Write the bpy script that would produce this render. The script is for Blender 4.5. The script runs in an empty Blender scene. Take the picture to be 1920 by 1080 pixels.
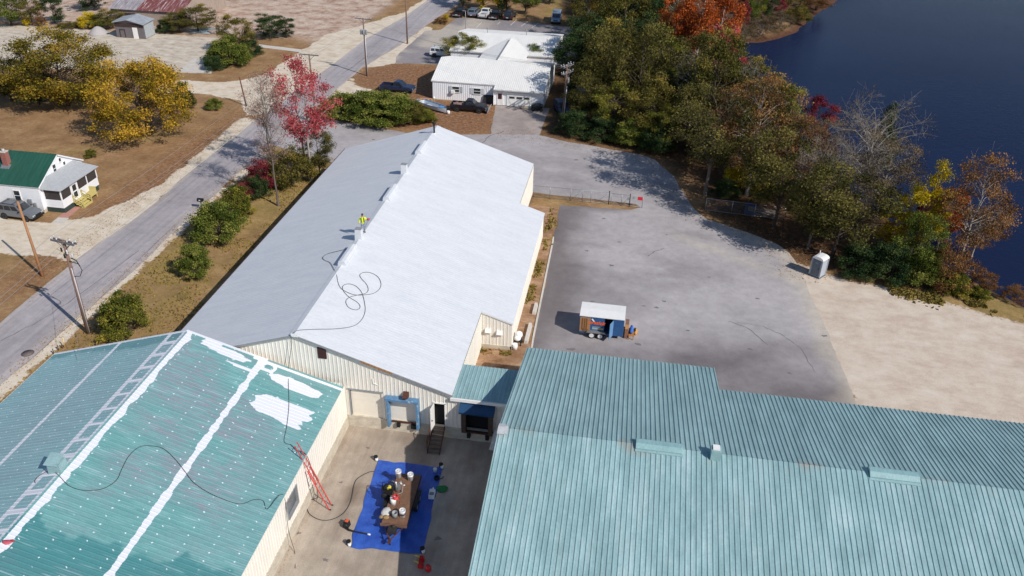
import bpy, bmesh, math, random
import numpy as np
from mathutils import Vector, Matrix, geometry
R_ = math.radians
scene = bpy.context.scene
COL = scene.collection
PI = math.pi

# ---------------------------------------------------------------- camera, sky, sun, exposure
F, PITCH, ROLL, HEAD, CAMZ = 1554.81, .5404, .0258, -.1436, 42.0
_cp, _sp, _ch, _sh = math.cos(PITCH), math.sin(PITCH), math.cos(HEAD), math.sin(HEAD)
FW = Vector((_sh*_cp, _ch*_cp, -_sp)); _r = Vector((_ch, -_sh, 0)); _u = _r.cross(FW)
RT = _r*math.cos(ROLL) + _u*math.sin(ROLL); UP = _u*math.cos(ROLL) - _r*math.sin(ROLL)
cam_d = bpy.data.cameras.new('camera'); cam = bpy.data.objects.new('camera', cam_d); COL.objects.link(cam)
M = Matrix((RT, UP, -FW)).transposed().to_4x4(); M.translation = (0, 0, CAMZ); cam.matrix_world = M
cam_d.sensor_width = 36; cam_d.lens = F/1920*36; cam_d.clip_start = .5; cam_d.clip_end = 8000
scene.camera = cam
EL = R_(39.1); SAZ = (.839, -.545)
SUN = Vector((SAZ[0]*math.cos(EL), SAZ[1]*math.cos(EL), math.sin(EL))).normalized()
world = bpy.data.worlds.new('World'); scene.world = world; world.use_nodes = True
nt = world.node_tree; sky = nt.nodes.new('ShaderNodeTexSky'); sky.sky_type = 'NISHITA'; sky.sun_disc = False
sky.sun_elevation = EL; sky.sun_rotation = math.atan2(SAZ[0], SAZ[1]); sky.altitude = 100; sky.dust_density = .3; sky.ozone_density = 2.5
nt.links.new(sky.outputs[0], nt.nodes['Background'].inputs[0]); nt.nodes['Background'].inputs[1].default_value = .092
sl = bpy.data.lights.new('sun', 'SUN'); sl.energy = 3.9; sl.angle = R_(.5); sl.color = (1, .955, .89)
so = bpy.data.objects.new('sun', sl); COL.objects.link(so); so.rotation_euler = (-SUN).to_track_quat('-Z', 'Y').to_euler(); so.location = (60, -40, 90)
scene.view_settings.view_transform = 'Standard'; scene.view_settings.look = 'None'; scene.view_settings.exposure = 0.08; scene.view_settings.gamma = 1

def P(u, v, z=0.):           # where the ground (or a level plane at height z) lies in the photograph's survey
    d = FW + RT*((u-960)/F) - UP*((v-540)/F); t = (z-CAMZ)/d.z
    return Vector((0, 0, CAMZ)) + d*t
def PP(u, v, n, c):          # the same for a sloping roof plane n.x = c
    d = FW + RT*((u-960)/F) - UP*((v-540)/F); o = Vector((0, 0, CAMZ))
    return o + d*((c - n.dot(o))/n.dot(d))
def mpp(u, v, z=0.): return (P(u, v, z)-Vector((0, 0, CAMZ))).dot(FW)/F
def hgt(u, v, vt, z=0.):     # height of an upright standing at (u,v) whose top reaches row vt
    b = P(u, v, z); lo, hi = 0., 40.
    for _ in range(40):
        m = (lo+hi)/2; q = b+Vector((0, 0, m-0)) - Vector((0, 0, CAMZ))
        y = 540 - F*q.dot(UP)/q.dot(FW)
        if y > vt: lo = m
        else: hi = m
    return lo

# ---------------------------------------------------------------- numpy noise
def _h(ix, iy, s):
    n = (ix*374761393 + iy*668265263 + s*974634777) & 0x7fffffff
    n = ((n ^ (n >> 13))*1274126177) & 0x7fffffff
    return ((n ^ (n >> 16)) & 0xffff)/65535.
def vnoise(x, y, s=0):
    x = np.asarray(x, float); y = np.asarray(y, float)
    ix = np.floor(x).astype(np.int64); iy = np.floor(y).astype(np.int64); fx = x-ix; fy = y-iy
    fx = fx*fx*(3-2*fx); fy = fy*fy*(3-2*fy)
    a = _h(ix, iy, s)*(1-fx)+_h(ix+1, iy, s)*fx; b = _h(ix, iy+1, s)*(1-fx)+_h(ix+1, iy+1, s)*fx
    return a*(1-fy)+b*fy
def fbm(x, y, s=0, o=4):
    r = 0; a = .5; t = 0
    for i in range(o): r = r+a*vnoise(x*2**i, y*2**i, s+i*17); t += a; a *= .5
    return r/t
def sstep(a, b, x): t = np.clip((x-a)/(b-a), 0, 1); return t*t*(3-2*t)
def pdist(x, y, poly):       # signed distance to a polygon, positive inside
    x = np.asarray(x, float); y = np.asarray(y, float); d = np.full(x.shape, 1e9); ins = np.zeros(x.shape, bool); n = len(poly)
    for i in range(n):
        x0, y0 = poly[i]; x1, y1 = poly[(i+1) % n]; ex, ey = x1-x0, y1-y0
        t = np.clip(((x-x0)*ex+(y-y0)*ey)/(ex*ex+ey*ey+1e-12), 0, 1)
        d = np.minimum(d, np.hypot(x-x0-t*ex, y-y0-t*ey))
        c = ((y0 > y) != (y1 > y)); xx = x0+(y-y0)/(ey if abs(ey) > 1e-12 else 1e-12)*ex
        ins ^= c & (x < xx)
    return np.where(ins, d, -d)

# ---------------------------------------------------------------- materials
def L(*c):                   # sRGB 0-255 -> linear
    c = c[0] if len(c) == 1 else c
    return tuple(((v/255)/12.92 if v/255 <= .04045 else ((v/255+.055)/1.055)**2.4) for v in c)
class NT:
    def __init__(s, name):
        s.m = bpy.data.materials.new(name); s.m.use_nodes = True; s.t = s.m.node_tree; s.n = s.t.nodes; s.b = s.n['Principled BSDF']
    def new(s, ty, **k):
        n = s.n.new(ty)
        for a, v in k.items(): setattr(n, a, v)
        return n
    def lk(s, a, b): s.t.links.new(a, b)
    def put(s, sock, v):
        if isinstance(v, bpy.types.NodeSocket): s.lk(v, sock)
        elif isinstance(v, (tuple, list)) and len(v) == 3 and sock.type == 'RGBA': sock.default_value = (*v, 1)
        else: sock.default_value = v
    def coord(s, kind='Object', scale=(1, 1, 1), rot=(0, 0, 0)):
        if kind == 'Position': o = s.new('ShaderNodeNewGeometry').outputs['Position']
        else: o = s.new('ShaderNodeTexCoord').outputs[kind]
        mp = s.new('ShaderNodeMapping'); mp.inputs['Scale'].default_value = scale; mp.inputs['Rotation'].default_value = rot; s.lk(o, mp.inputs[0]); return mp.outputs[0]
    def noise(s, co, scale, detail=4, rough=.6, dist=0):
        n = s.new('ShaderNodeTexNoise'); s.lk(co, n.inputs['Vector']); n.inputs['Scale'].default_value = scale; n.inputs['Detail'].default_value = detail
        n.inputs['Roughness'].default_value = rough; n.inputs['Distortion'].default_value = dist; return n.outputs['Fac']
    def attr(s, name): return s.new('ShaderNodeAttribute', attribute_name=name).outputs['Fac']
    def ramp(s, f, stops):
        n = s.new('ShaderNodeValToRGB'); s.lk(f, n.inputs[0]); e = n.color_ramp.elements
        while len(e) < len(stops): e.new(.5)
        for q, (p, c) in zip(e, stops):
            q.position = p; q.color = (*c, 1) if isinstance(c, tuple) else (c, c, c, 1)
        return n.outputs[0]
    def mix(s, f, a, b, mode='MIX'):
        n = s.new('ShaderNodeMix', data_type='RGBA', blend_type=mode); s.put(n.inputs[0], f); s.put(n.inputs[6], a); s.put(n.inputs[7], b); return n.outputs[2]
    def math(s, op, a, b=0., c=None):
        n = s.new('ShaderNodeMath', operation=op); s.put(n.inputs[0], a); s.put(n.inputs[1], b)
        if c is not None: s.put(n.inputs[2], c)
        return n.outputs[0]
    def bump(s, f, dist=.02, st=1.):
        n = s.new('ShaderNodeBump'); n.inputs['Strength'].default_value = st; n.inputs['Distance'].default_value = dist; s.lk(f, n.inputs['Height']); s.lk(n.outputs[0], s.b.inputs['Normal'])
    def fin(s, col, rough=.7, metal=0., spec=.4):
        s.put(s.b.inputs['Base Color'], col); s.put(s.b.inputs['Roughness'], rough); s.b.inputs['Metallic'].default_value = metal; s.b.inputs['Specular IOR Level'].default_value = spec
        return s.m
def simple(name, c, rough=.6, var=.25, scale=3., metal=0., c2=None, spec=.4, kind='Object', stretch=(1, 1, 1), bump=0, lo=.35, hi=.7):
    t = NT(name); co = t.coord(kind, stretch); f = t.noise(co, scale, 6, .65)
    c2 = c2 or tuple(v*(1-var) for v in c)
    col = t.ramp(f, [(lo, c2), (hi, c)])
    f2 = t.noise(co, scale*9, 3, .6); col = t.mix(.22, col, t.ramp(f2, [(.3, .25), (.7, .8)]), 'OVERLAY')
    if bump: t.bump(f2, bump)
    return t.fin(col, rough, metal, spec)
def glass(name, c=(.02, .025, .03), rough=.08):
    t = NT(name); f = t.noise(t.coord(), 1.3, 2); return t.fin(t.ramp(f, [(.3, c), (.7, tuple(v*1.8 for v in c))]), rough, 0, .8)

# ---------------------------------------------------------------- objects
def tag(o, label=None, cat=None, group=None, kind=None):
    if label: o['label'] = label
    if cat: o['category'] = cat
    if group: o['group'] = group
    if kind: o['kind'] = kind
    return o
def thing(name, label, cat, loc=(0, 0, 0), rz=0., group=None):
    o = bpy.data.objects.new(name, None); COL.objects.link(o); o.location = loc; o.rotation_euler = (0, 0, rz); o.empty_display_size = .2
    return tag(o, label, cat, group)
def rootm(o):
    while o.parent: o = o.parent
    return Matrix.Translation(o.location) @ Matrix.Rotation(o.rotation_euler.z, 4, 'Z')
def dup(root, loc, rz=0., label=None, group=None, scale=None):
    r = root.copy(); COL.objects.link(r); r.location = loc; r.rotation_euler = (0, 0, rz)
    if scale: r.scale = scale
    if label: r['label'] = label
    if group: r['group'] = group
    def rec(a, b):
        for ch in list(a.children):
            c = ch.copy(); COL.objects.link(c); c.parent = b; rec(ch, c)
    rec(root, r)
    return r
class MB:
    def __init__(s): s.v = []; s.f = []; s.m = []; s.sm = []
    def add(s, vs, fs, mi=0, smooth=False):
        o = len(s.v); s.v += [tuple(v) for v in vs]; s.f += [tuple(i+o for i in f) for f in fs]; s.m += [mi]*len(fs); s.sm += [smooth]*len(fs); return s
    def box(s, c, d, rz=0., mi=0, top=1., topy=None):
        x, y, z = d[0]/2, d[1]/2, d[2]/2; ty = top if topy is None else topy; ca, sa = math.cos(rz), math.sin(rz); vs = []
        for k, (zz) in enumerate((-z, z)):
            tx, t2 = (top, ty) if k else (1, 1)
            for a, b in ((-x, -y), (x, -y), (x, y), (-x, y)):
                a *= tx; b *= t2; vs.append((c[0]+a*ca-b*sa, c[1]+a*sa+b*ca, c[2]+zz))
        return s.add(vs, [(0, 3, 2, 1), (4, 5, 6, 7), (0, 1, 5, 4), (1, 2, 6, 5), (2, 3, 7, 6), (3, 0, 4, 7)], mi)
    def bb(s, a, b, mi=0): return s.box([(a[i]+b[i])/2 for i in range(3)], [abs(b[i]-a[i]) for i in range(3)], 0, mi)
    def quad(s, a, b, c, d, mi=0): return s.add([a, b, c, d], [(0, 1, 2, 3)], mi)
    def slab(s, a, b, c, d, t, mi=0):     # a thick quad, thickness t against its normal
        n = (Vector(b)-Vector(a)).cross(Vector(d)-Vector(a)).normalized()*t
        q = [Vector(k) for k in (a, b, c, d)]; vs = q+[k-n for k in q]
        return s.add(vs, [(0, 1, 2, 3), (7, 6, 5, 4), (0, 4, 5, 1), (1, 5, 6, 2), (2, 6, 7, 3), (3, 7, 4, 0)], mi)
    def prism(s, poly, ax, lo, hi, mi=0, smooth=False):  # poly of 2D points in the other two axes
        n = len(poly); idx = {'x': (1, 2, 0), 'y': (0, 2, 1), 'z': (0, 1, 2)}[ax]; vs = []
        for e in (lo, hi):
            for p in poly:
                v = [0, 0, 0]; v[idx[0]] = p[0]; v[idx[1]] = p[1]; v[idx[2]] = e; vs.append(v)
        fs = [tuple(range(n))[::-1], tuple(range(n, 2*n))]; s.add(vs, fs, mi)
        return s.add(vs, [(i, (i+1) % n, n+(i+1) % n, n+i) for i in range(n)], mi, smooth)
    def tube(s, pts, r, n=6, mi=0, cap=True):
        pts = [Vector(p) for p in pts]; rs = r if isinstance(r, (list, tuple)) else [r]*len(pts); vs = []; ref = None
        for i, p in enumerate(pts):
            d = (pts[min(i+1, len(pts)-1)]-pts[max(i-1, 0)]); d = d.normalized() if d.length > 1e-9 else Vector((0, 0, 1))
            if ref is None: ref = Vector((1, 0, 0)) if abs(d.x) < .8 else Vector((0, 1, 0))
            a = (ref-d*ref.dot(d)); a = a.normalized() if a.length > 1e-6 else d.orthogonal().normalized(); ref = a; b = d.cross(a)
            for k in range(n):
                t = 2*PI*k/n; vs.append(p+(a*math.cos(t)+b*math.sin(t))*rs[i])
        fs = [(i*n+k, i*n+(k+1) % n, (i+1)*n+(k+1) % n, (i+1)*n+k) for i in range(len(pts)-1) for k in range(n)]
        s.add(vs, fs, mi, True)
        if cap: o = len(vs)-n; s.add(vs[:n], [tuple(range(n))[::-1]], mi); s.add(vs[o:], [tuple(range(n))], mi)
        return s
    def lathe(s, c, prof, n=14, mi=0, ax='z'):
        vs = []
        for r, h in prof:
            for k in range(n):
                t = 2*PI*k/n; a, b = r*math.cos(t), r*math.sin(t)
                vs.append({'z': (c[0]+a, c[1]+b, c[2]+h), 'y': (c[0]+a, c[1]+h, c[2]+b), 'x': (c[0]+h, c[1]+a, c[2]+b)}[ax])
        fs = [(i*n+k, i*n+(k+1) % n, (i+1)*n+(k+1) % n, (i+1)*n+k) for i in range(len(prof)-1) for k in range(n)]
        s.add(vs, fs, mi, True); m = len(vs)
        s.add(vs[:n], [tuple(range(n))[::-1]], mi); s.add(vs[m-n:], [tuple(range(n))], mi); return s
    def ball(s, c, r, n=10, m=7, mi=0, rnd=None):
        prof = []
        rr = r if isinstance(r, (tuple, list)) else (r, r, r); vs = []
        for i in range(m+1):
            ph = -PI/2+PI*i/m
            for k in range(n):
                t = 2*PI*k/n; q = 1 if rnd is None else 1+rnd.uniform(-.12, .12)
                vs.append((c[0]+rr[0]*q*math.cos(ph)*math.cos(t), c[1]+rr[1]*q*math.cos(ph)*math.sin(t), c[2]+rr[2]*q*math.sin(ph)))
        return s.add(vs, [(i*n+k, i*n+(k+1) % n, (i+1)*n+(k+1) % n, (i+1)*n+k) for i in range(m) for k in range(n)], mi, True)
    def build(s, name, mats, parent=None, world=True, **pr):
        vs = s.v
        if parent is not None and world:
            mi = rootm(parent).inverted(); vs = [tuple(mi @ Vector(v)) for v in vs]
        me = bpy.data.meshes.new(name); me.from_pydata(vs, [], s.f); mats = mats if isinstance(mats, (list, tuple)) else [mats]
        for m in mats: me.materials.append(m)
        me.polygons.foreach_set('material_index', s.m); me.polygons.foreach_set('use_smooth', s.sm)
        bm = bmesh.new(); bm.from_mesh(me); bmesh.ops.remove_doubles(bm, verts=bm.verts, dist=1e-5) if any(s.sm) else None
        bmesh.ops.recalc_face_normals(bm, faces=bm.faces) if pr.pop('recalc', True) else None
        bm.to_mesh(me); bm.free()
        o = bpy.data.objects.new(name, me); COL.objects.link(o)
        if parent is not None: o.parent = parent
        for k, v in pr.items(): o[k] = v
        return o
def ribs(a, along, down, length, width, pitch=.305, h=.045, base=.11, top=.06, off=.0, rows=(0., 1.), wavy=0):
    """ribbed metal sheet as one surface: ribs run in direction `down`, repeat in direction `along`; returns verts, faces, (s,t) per vertex"""
    al = Vector(along).normalized(); dn = Vector(down).normalized(); n = al.cross(dn).normalized()
    if n.z < 0 or (abs(n.z) < 1e-6 and n.dot(Vector((0, 0, CAMZ))-Vector(a)) < 0): n = -n
    pr = []; k = 0; s0 = off % pitch
    pr.append((0., 0.))
    while s0+base/2 < length:
        if s0-base/2 > .001: pr += [(s0-base/2, 0.), (s0-top/2, h), (s0+top/2, h), (s0+base/2, 0.)]
        s0 += pitch
    pr.append((length, 0.))
    a = Vector(a); vs = []; st = []; m = len(pr)
    for t in rows:
        for (q, hh) in pr: vs.append(a+al*q+dn*(width*t)+n*hh); st.append((q, width*t))
    fs = [(r*m+i, r*m+i+1, (r+1)*m+i+1, (r+1)*m+i) for r in range(len(rows)-1) for i in range(m-1)]
    return vs, fs, np.array(st)
def ribwall(mb, p0, p1, zb, zt, holes=(), pitch=.305, h=.03, out=None, mi=0, base=.09, top=.05):
    """upright ribbed panel wall from p0 to p1; zb, zt functions of the run; holes (s0,s1,z0,z1) stay open"""
    p0 = Vector((*p0, 0)); p1 = Vector((*p1, 0)); ln = (p1-p0).length; d = (p1-p0)/ln; n = Vector((d.y, -d.x, 0))
    if out is not None and n.dot(Vector((*out, 0))) < 0: n = -n
    zb_ = zb if callable(zb) else (lambda s: zb); zt_ = zt if callable(zt) else (lambda s: zt)
    pr = [(0., 0.)]; q = pitch/2
    while q+base/2 < ln: pr += [(q-base/2, 0), (q-top/2, h), (q+top/2, h), (q+base/2, 0)]; q += pitch
    pr.append((ln, 0.))
    cuts = sorted({e for H in holes for e in H[:2]})
    for c in cuts:
        hh = next((a[1]+(b[1]-a[1])*(c-a[0])/(b[0]-a[0]) for a, b in zip(pr, pr[1:]) if a[0] < c < b[0]), None)
        if hh is not None: pr.append((c, hh)); pr.sort()
    for (a, ha), (b, hb) in zip(pr, pr[1:]):
        if b-a < 1e-6: continue
        m = (a+b)/2; spans = [(0, 1)]
        blk = sorted((H[2], H[3]) for H in holes if H[0] <= m <= H[1])
        def pt(s_, hh, z): v = p0+d*s_+n*hh; return (v.x, v.y, z)
        if not blk: mb.quad(pt(a, ha, zb_(a)), pt(b, hb, zb_(b)), pt(b, hb, zt_(b)), pt(a, ha, zt_(a)), mi)
        else:
            lo_a, lo_b = zb_(a), zb_(b)
            for z0, z1 in blk:
                if z0 > lo_a+.001: mb.quad(pt(a, ha, lo_a), pt(b, hb, lo_b), pt(b, hb, z0), pt(a, ha, z0), mi)
                lo_a = lo_b = z1
            if zt_(m) > lo_a+.001: mb.quad(pt(a, ha, lo_a), pt(b, hb, lo_b), pt(b, hb, zt_(b)), pt(a, ha, zt_(a)), mi)
def sheet(name, poly, z, mat, step=2., rag=0., attrs=None, seed=1, kind='structure', zf=None, seg=None):
    """level ground covering cut from a polygon (optionally with an uneven border), its vertices carrying 'edge' = metres from the border"""
    pts = []; n = len(poly); seg = seg or max(.4, step*.6)
    for i in range(n):
        a, b = Vector(poly[i]).to_2d(), Vector(poly[(i+1) % n]).to_2d(); k = max(1, int((b-a).length/seg))
        for j in range(k): pts.append(a.lerp(b, j/k))
    if rag:
        q = []
        for i, p_ in enumerate(pts):
            d = (pts[(i+1) % len(pts)]-pts[i-1]); d = d.normalized() if d.length else Vector((1, 0)); nn = Vector((d.y, -d.x))
            q.append(p_+nn*rag*2*(float(fbm(p_.x*.45, p_.y*.45, seed, 4))-.5)*1.6)
        pts = q
    ring = [(p_.x, p_.y) for p_ in pts]
    xs = [p_[0] for p_ in ring]; ys = [p_[1] for p_ in ring]
    gx, gy = np.meshgrid(np.arange(min(xs), max(xs), step), np.arange(min(ys), max(ys), step)); gx = gx.ravel(); gy = gy.ravel()
    rg = np.random.RandomState(seed); gx = gx+rg.uniform(-.25, .25, gx.shape)*step; gy = gy+rg.uniform(-.25, .25, gy.shape)*step
    d = pdist(gx, gy, ring); k = d > step*.35
    vs = [Vector(p_) for p_ in ring]+[Vector((a, b)) for a, b in zip(gx[k], gy[k])]; m = len(ring)
    v2, e2, f2, *_ = geometry.delaunay_2d_cdt(vs, [(i, (i+1) % m) for i in range(m)], [], 1, 1e-5)
    X = np.array([v.x for v in v2]); Y = np.array([v.y for v in v2])
    Z = np.full(X.shape, z) if zf is None else zf(X, Y)
    me = bpy.data.meshes.new(name); me.from_pydata([(a, b, c) for a, b, c in zip(X, Y, Z)], [], [tuple(f) for f in f2]); me.materials.append(mat)
    at = {'edge': np.maximum(0, pdist(X, Y, ring))}
    if attrs: at.update(attrs(X, Y))
    for kx, val in at.items(): a = me.attributes.new(kx, 'FLOAT', 'POINT'); a.data.foreach_set('value', np.asarray(val, np.float32))
    bm = bmesh.new(); bm.from_mesh(me)
    for f in bm.faces:
        if f.normal.z < 0: f.normal_flip()
    bm.to_mesh(me); bm.free()
    o = bpy.data.objects.new(name, me); COL.objects.link(o)
    if kind: o['kind'] = kind
    return o
def text_mesh(body, size, shear=0., extrude=.004, bold=0.):
    c = bpy.data.curves.new('t', 'FONT'); c.body = body; c.size = size; c.shear = shear; c.extrude = extrude; c.offset = bold; c.align_x = 'CENTER'; c.align_y = 'CENTER'
    o = bpy.data.objects.new('t', c); COL.objects.link(o); dg = bpy.context.evaluated_depsgraph_get(); me = bpy.data.meshes.new_from_object(o.evaluated_get(dg))
    vs = [tuple(v.co) for v in me.vertices]; fs = [tuple(p_.vertices) for p_ in me.polygons]
    bpy.data.objects.remove(o); bpy.data.curves.remove(c); bpy.data.meshes.remove(me); return vs, fs
# ---------------------------------------------------------------- ground
WATER_Z = -1.0
LAKE = [(400, -200), (120, 52), (60, 68.5), (40.8, 77.2), (38.3, 79.9), (36, 84.6), (31.5, 95), (27, 108), (23.5, 122), (20.5, 140), (17, 158), (16, 171), (19.8, 175), (24.7, 176.3), (29, 181), (33.7, 188), (38, 201), (48.9, 224.7), (58, 236), (75, 262), (130, 330), (420, 520), (1600, 900), (2600, 300), (2000, -600)]
def px(*uv, z=0.): return [tuple(P(a, b, z)[:2]) for a, b in uv]
YARD = px((700, 170), (668, 160), (663, 145), (690, 128), (740, 119), (815, 122), (960, 190), (935, 195), (925, 250), (860, 253), (640, 228), (620, 205), (640, 185))
WOODS = [(-18, 196), (-14, 150), (-12.5, 122), (-12, 112), (-2, 110), (4.5, 106.5), (9, 99.5), (10.5, 91), (19, 80), (26, 78.2), (33, 77.5), (37, 84), (24, 122), (17, 160), (15, 173), (36, 200), (50, 228), (60, 260), (-20, 260)]
def gattr(X, Y):
    n = fbm(X*.12, Y*.12, 5); n2 = fbm(X*.5, Y*.5, 8)
    yard = sstep(-1.5, 1.5, pdist(X, Y, YARD)+(n2-.5)*3)
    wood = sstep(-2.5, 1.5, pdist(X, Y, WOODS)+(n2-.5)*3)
    strip = sstep(-47.5, -45, X)*sstep(-30, -33, X)*sstep(112, 104, Y)
    lawn = sstep(.55, .72, n)*.5
    shore = sstep(26, 31, X)*sstep(73.5, 75.2, Y+(n2-.5)*1.5-(X-31)*-.35)*sstep(95, 86, Y)
    green = np.clip(strip*(-.12+1.0*n)+lawn*(1-yard)+shore, 0, 1)*(1-wood*.6)
    far = sstep(148, 156, Y+(n-.5)*12)*sstep(-55, -58, X)
    lit = np.clip(sstep(-62, -57, X)*sstep(-53, -56, X)*sstep(56, 66, Y)*sstep(118, 100, Y), 0, 1)*.8
    gr = sstep(-24, -20, X)*sstep(-14, -16.5, X)*sstep(183, 188, Y)
    return {'green': np.clip(green+gr, 0, 1), 'leaf': np.clip(np.maximum(yard, lit), 0, 1), 'bare': far, 'wood': wood}
def gcolor(t):
    co = t.coord('Position'); n1 = t.noise(co, .35, 6, .68); n2 = t.noise(co, 2.2, 5, .7); n3 = t.noise(co, 9., 3, .7)
    lawn = t.ramp(n1, [(.3, L(130, 101, 72)), (.52, L(154, 121, 87)), (.72, L(172, 143, 106))])
    green = t.ramp(n1, [(.32, L(126, 112, 66)), (.55, L(158, 132, 86)), (.75, L(178, 148, 106))])
    leaf = t.ramp(n2, [(.3, L(108, 78, 56)), (.55, L(146, 108, 80)), (.75, L(176, 140, 112))])
    bare = t.ramp(n1, [(.34, L(150, 116, 98)), (.5, L(190, 165, 148)), (.66, L(206, 190, 172))])
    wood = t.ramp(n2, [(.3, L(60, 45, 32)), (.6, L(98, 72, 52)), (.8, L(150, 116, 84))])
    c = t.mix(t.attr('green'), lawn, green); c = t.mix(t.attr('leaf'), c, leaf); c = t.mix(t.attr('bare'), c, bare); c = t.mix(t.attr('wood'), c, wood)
    c = t.mix(.38, c, t.ramp(n2, [(.3, .25), (.7, .78)]), 'OVERLAY'); c = t.mix(.4, c, t.ramp(n3, [(.3, .25), (.7, .75)]), 'OVERLAY')
    return c, co, n1, n2, n3
def m_ground():
    t = NT('dry lawn'); c, co, n1, n2, n3 = gcolor(t)
    c = t.mix(t.attr('mud'), c, t.ramp(n2, [(.3, L(58, 40, 32)), (.7, L(112, 78, 60))]))
    t.bump(n3, .05); return t.fin(c, .95, 0, .1)
def m_soft(name, stops, w=1.2, tyre=0.):
    t = NT(name); g, co, n1, n2, n3 = gcolor(t)
    ns = t.noise(t.coord('Position', (.7, 1.15, 1), (0, 0, .25)), .8, 8, .72)
    s = t.ramp(ns, stops); s = t.mix(.3, s, t.ramp(n3, [(.3, .3), (.7, .72)]), 'OVERLAY'); s = t.mix(.3, s, t.ramp(n1, [(.35, .3), (.65, .7)]), 'OVERLAY')
    e = t.math('ADD', t.math('DIVIDE', t.attr('edge'), w), t.math('MULTIPLY', t.math('SUBTRACT', n2, .5), 1.7))
    f = t.ramp(e, [(.1, 0.), (.36, 1.)])
    t.bump(n3, .03); return t.fin(t.mix(f, g, s), .95, 0, .1)
def m_asphalt(name, c, cd, scale=.12, lines=None):
    t = NT(name); co = t.coord('Position'); n1 = t.noise(co, scale, 6, .62); n2 = t.noise(co, 1.1, 5, .65); n3 = t.noise(co, 14, 3, .7)
    col = t.ramp(n1, [(.32, tuple(v*.84 for v in c)), (.5, c), (.7, tuple(min(1, v*1.13) for v in c))])
    col = t.mix(t.math('MULTIPLY', t.attr('dark'), .9), col, cd)
    col = t.mix(t.math('MULTIPLY', t.attr('pale'), .8), col, L(204, 192, 174))
    col = t.mix(.28, col, t.ramp(n2, [(.3, .3), (.7, .7)]), 'OVERLAY'); col = t.mix(.3, col, t.ramp(n3, [(.3, .3), (.7, .7)]), 'OVERLAY')
    st = t.ramp(t.noise(co, .55, 3, .5), [(.66, 0.), (.76, .45)]); col = t.mix(st, col, tuple(v*.55 for v in c))
    if lines:
        s2 = t.noise(t.coord('Position', lines), 1., 5, .7); col = t.mix(.32, col, t.ramp(s2, [(.32, .28), (.68, .7)]), 'OVERLAY')
    t.bump(n3, .012); return t.fin(col, .88, 0, .2)
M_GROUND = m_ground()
M_SAND = m_soft('pale sand', [(.3, L(193, 174, 157)), (.5, L(208, 191, 174)), (.7, L(218, 204, 188))], 1.6)
M_GRAVEL = m_soft('gravel', [(.3, L(190, 172, 150)), (.5, L(214, 199, 178)), (.7, L(226, 214, 197))], .7)
M_PAD = m_soft('old concrete', [(.3, L(158, 144, 132)), (.5, L(200, 187, 170)), (.68, L(218, 206, 190))], .8)
M_ROAD = m_asphalt('road asphalt', L(166, 159, 161), L(134, 128, 130), .1, (2.2, .05, 1))
M_LOT = m_asphalt('lot asphalt', L(174, 168, 168), L(110, 103, 104), .12)
M_PARK = m_asphalt('parking asphalt', L(150, 143, 144), L(120, 114, 116), .12)
M_DRIVE = m_asphalt('driveway asphalt', L(168, 156, 150), L(128, 118, 114), .2)
M_COURT = m_asphalt('yard paving', L(172, 158, 143), L(122, 106, 92), .18, (1.6, .18, 1))
def build_ground():
    xs = np.concatenate([[-2600, -1200, -600, -350, -220, -170], np.arange(-140, 70.1, 1.5), [80, 95, 120, 160, 220, 320, 500, 900, 1700, 2800]])
    ys = np.concatenate([[-1200, -500, -200, -80, -20, 10], np.arange(24, 246, 1.5), [255, 275, 310, 360, 450, 600, 900, 1500, 2600]])
    X, Y = np.meshgrid(xs, ys); d = pdist(X, Y, LAKE)
    bank = np.where((Y > 165) & (X < 60), 6., 3.)
    Z = -2.2*sstep(-bank, bank*.9, d+(fbm(X*.25, Y*.25, 3)-.5)*1.2)
    nx, ny = len(xs), len(ys)
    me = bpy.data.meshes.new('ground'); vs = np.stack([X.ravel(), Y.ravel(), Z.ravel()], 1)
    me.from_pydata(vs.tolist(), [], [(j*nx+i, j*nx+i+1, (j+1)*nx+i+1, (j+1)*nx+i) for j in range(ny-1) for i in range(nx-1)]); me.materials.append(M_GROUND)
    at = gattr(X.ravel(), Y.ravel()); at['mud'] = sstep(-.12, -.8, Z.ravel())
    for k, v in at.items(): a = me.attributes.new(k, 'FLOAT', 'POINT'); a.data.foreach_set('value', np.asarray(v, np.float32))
    me.polygons.foreach_set('use_smooth', [True]*len(me.polygons))
    o = bpy.data.objects.new('ground', me); COL.objects.link(o); o['kind'] = 'structure'
build_ground()
def m_water():
    t = NT('lake water'); co = t.coord('Position', (1, 1.7, 1), (0, 0, .3)); a = t.noise(co, .9, 4, .62, .6); b = t.noise(co, 4.5, 3, .6, .3); big = t.noise(t.coord('Position'), .03, 3, .5)
    h = t.math('ADD', t.math('MULTIPLY', a, .6), t.math('MULTIPLY', b, .35)); t.bump(h, .10, .55); t.b.inputs['IOR'].default_value = 1.07
    return t.fin(t.ramp(big, [(.3, (.0075, .0145, .045)), (.7, (.0105, .0195, .058))]), .12, 0, .5)
wm = MB(); wm.quad((-400, -700, WATER_Z), (3000, -700, WATER_Z), (3000, 3000, WATER_Z), (-400, 3000, WATER_Z)); wm.build('lake', m_water(), kind='structure')

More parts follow.
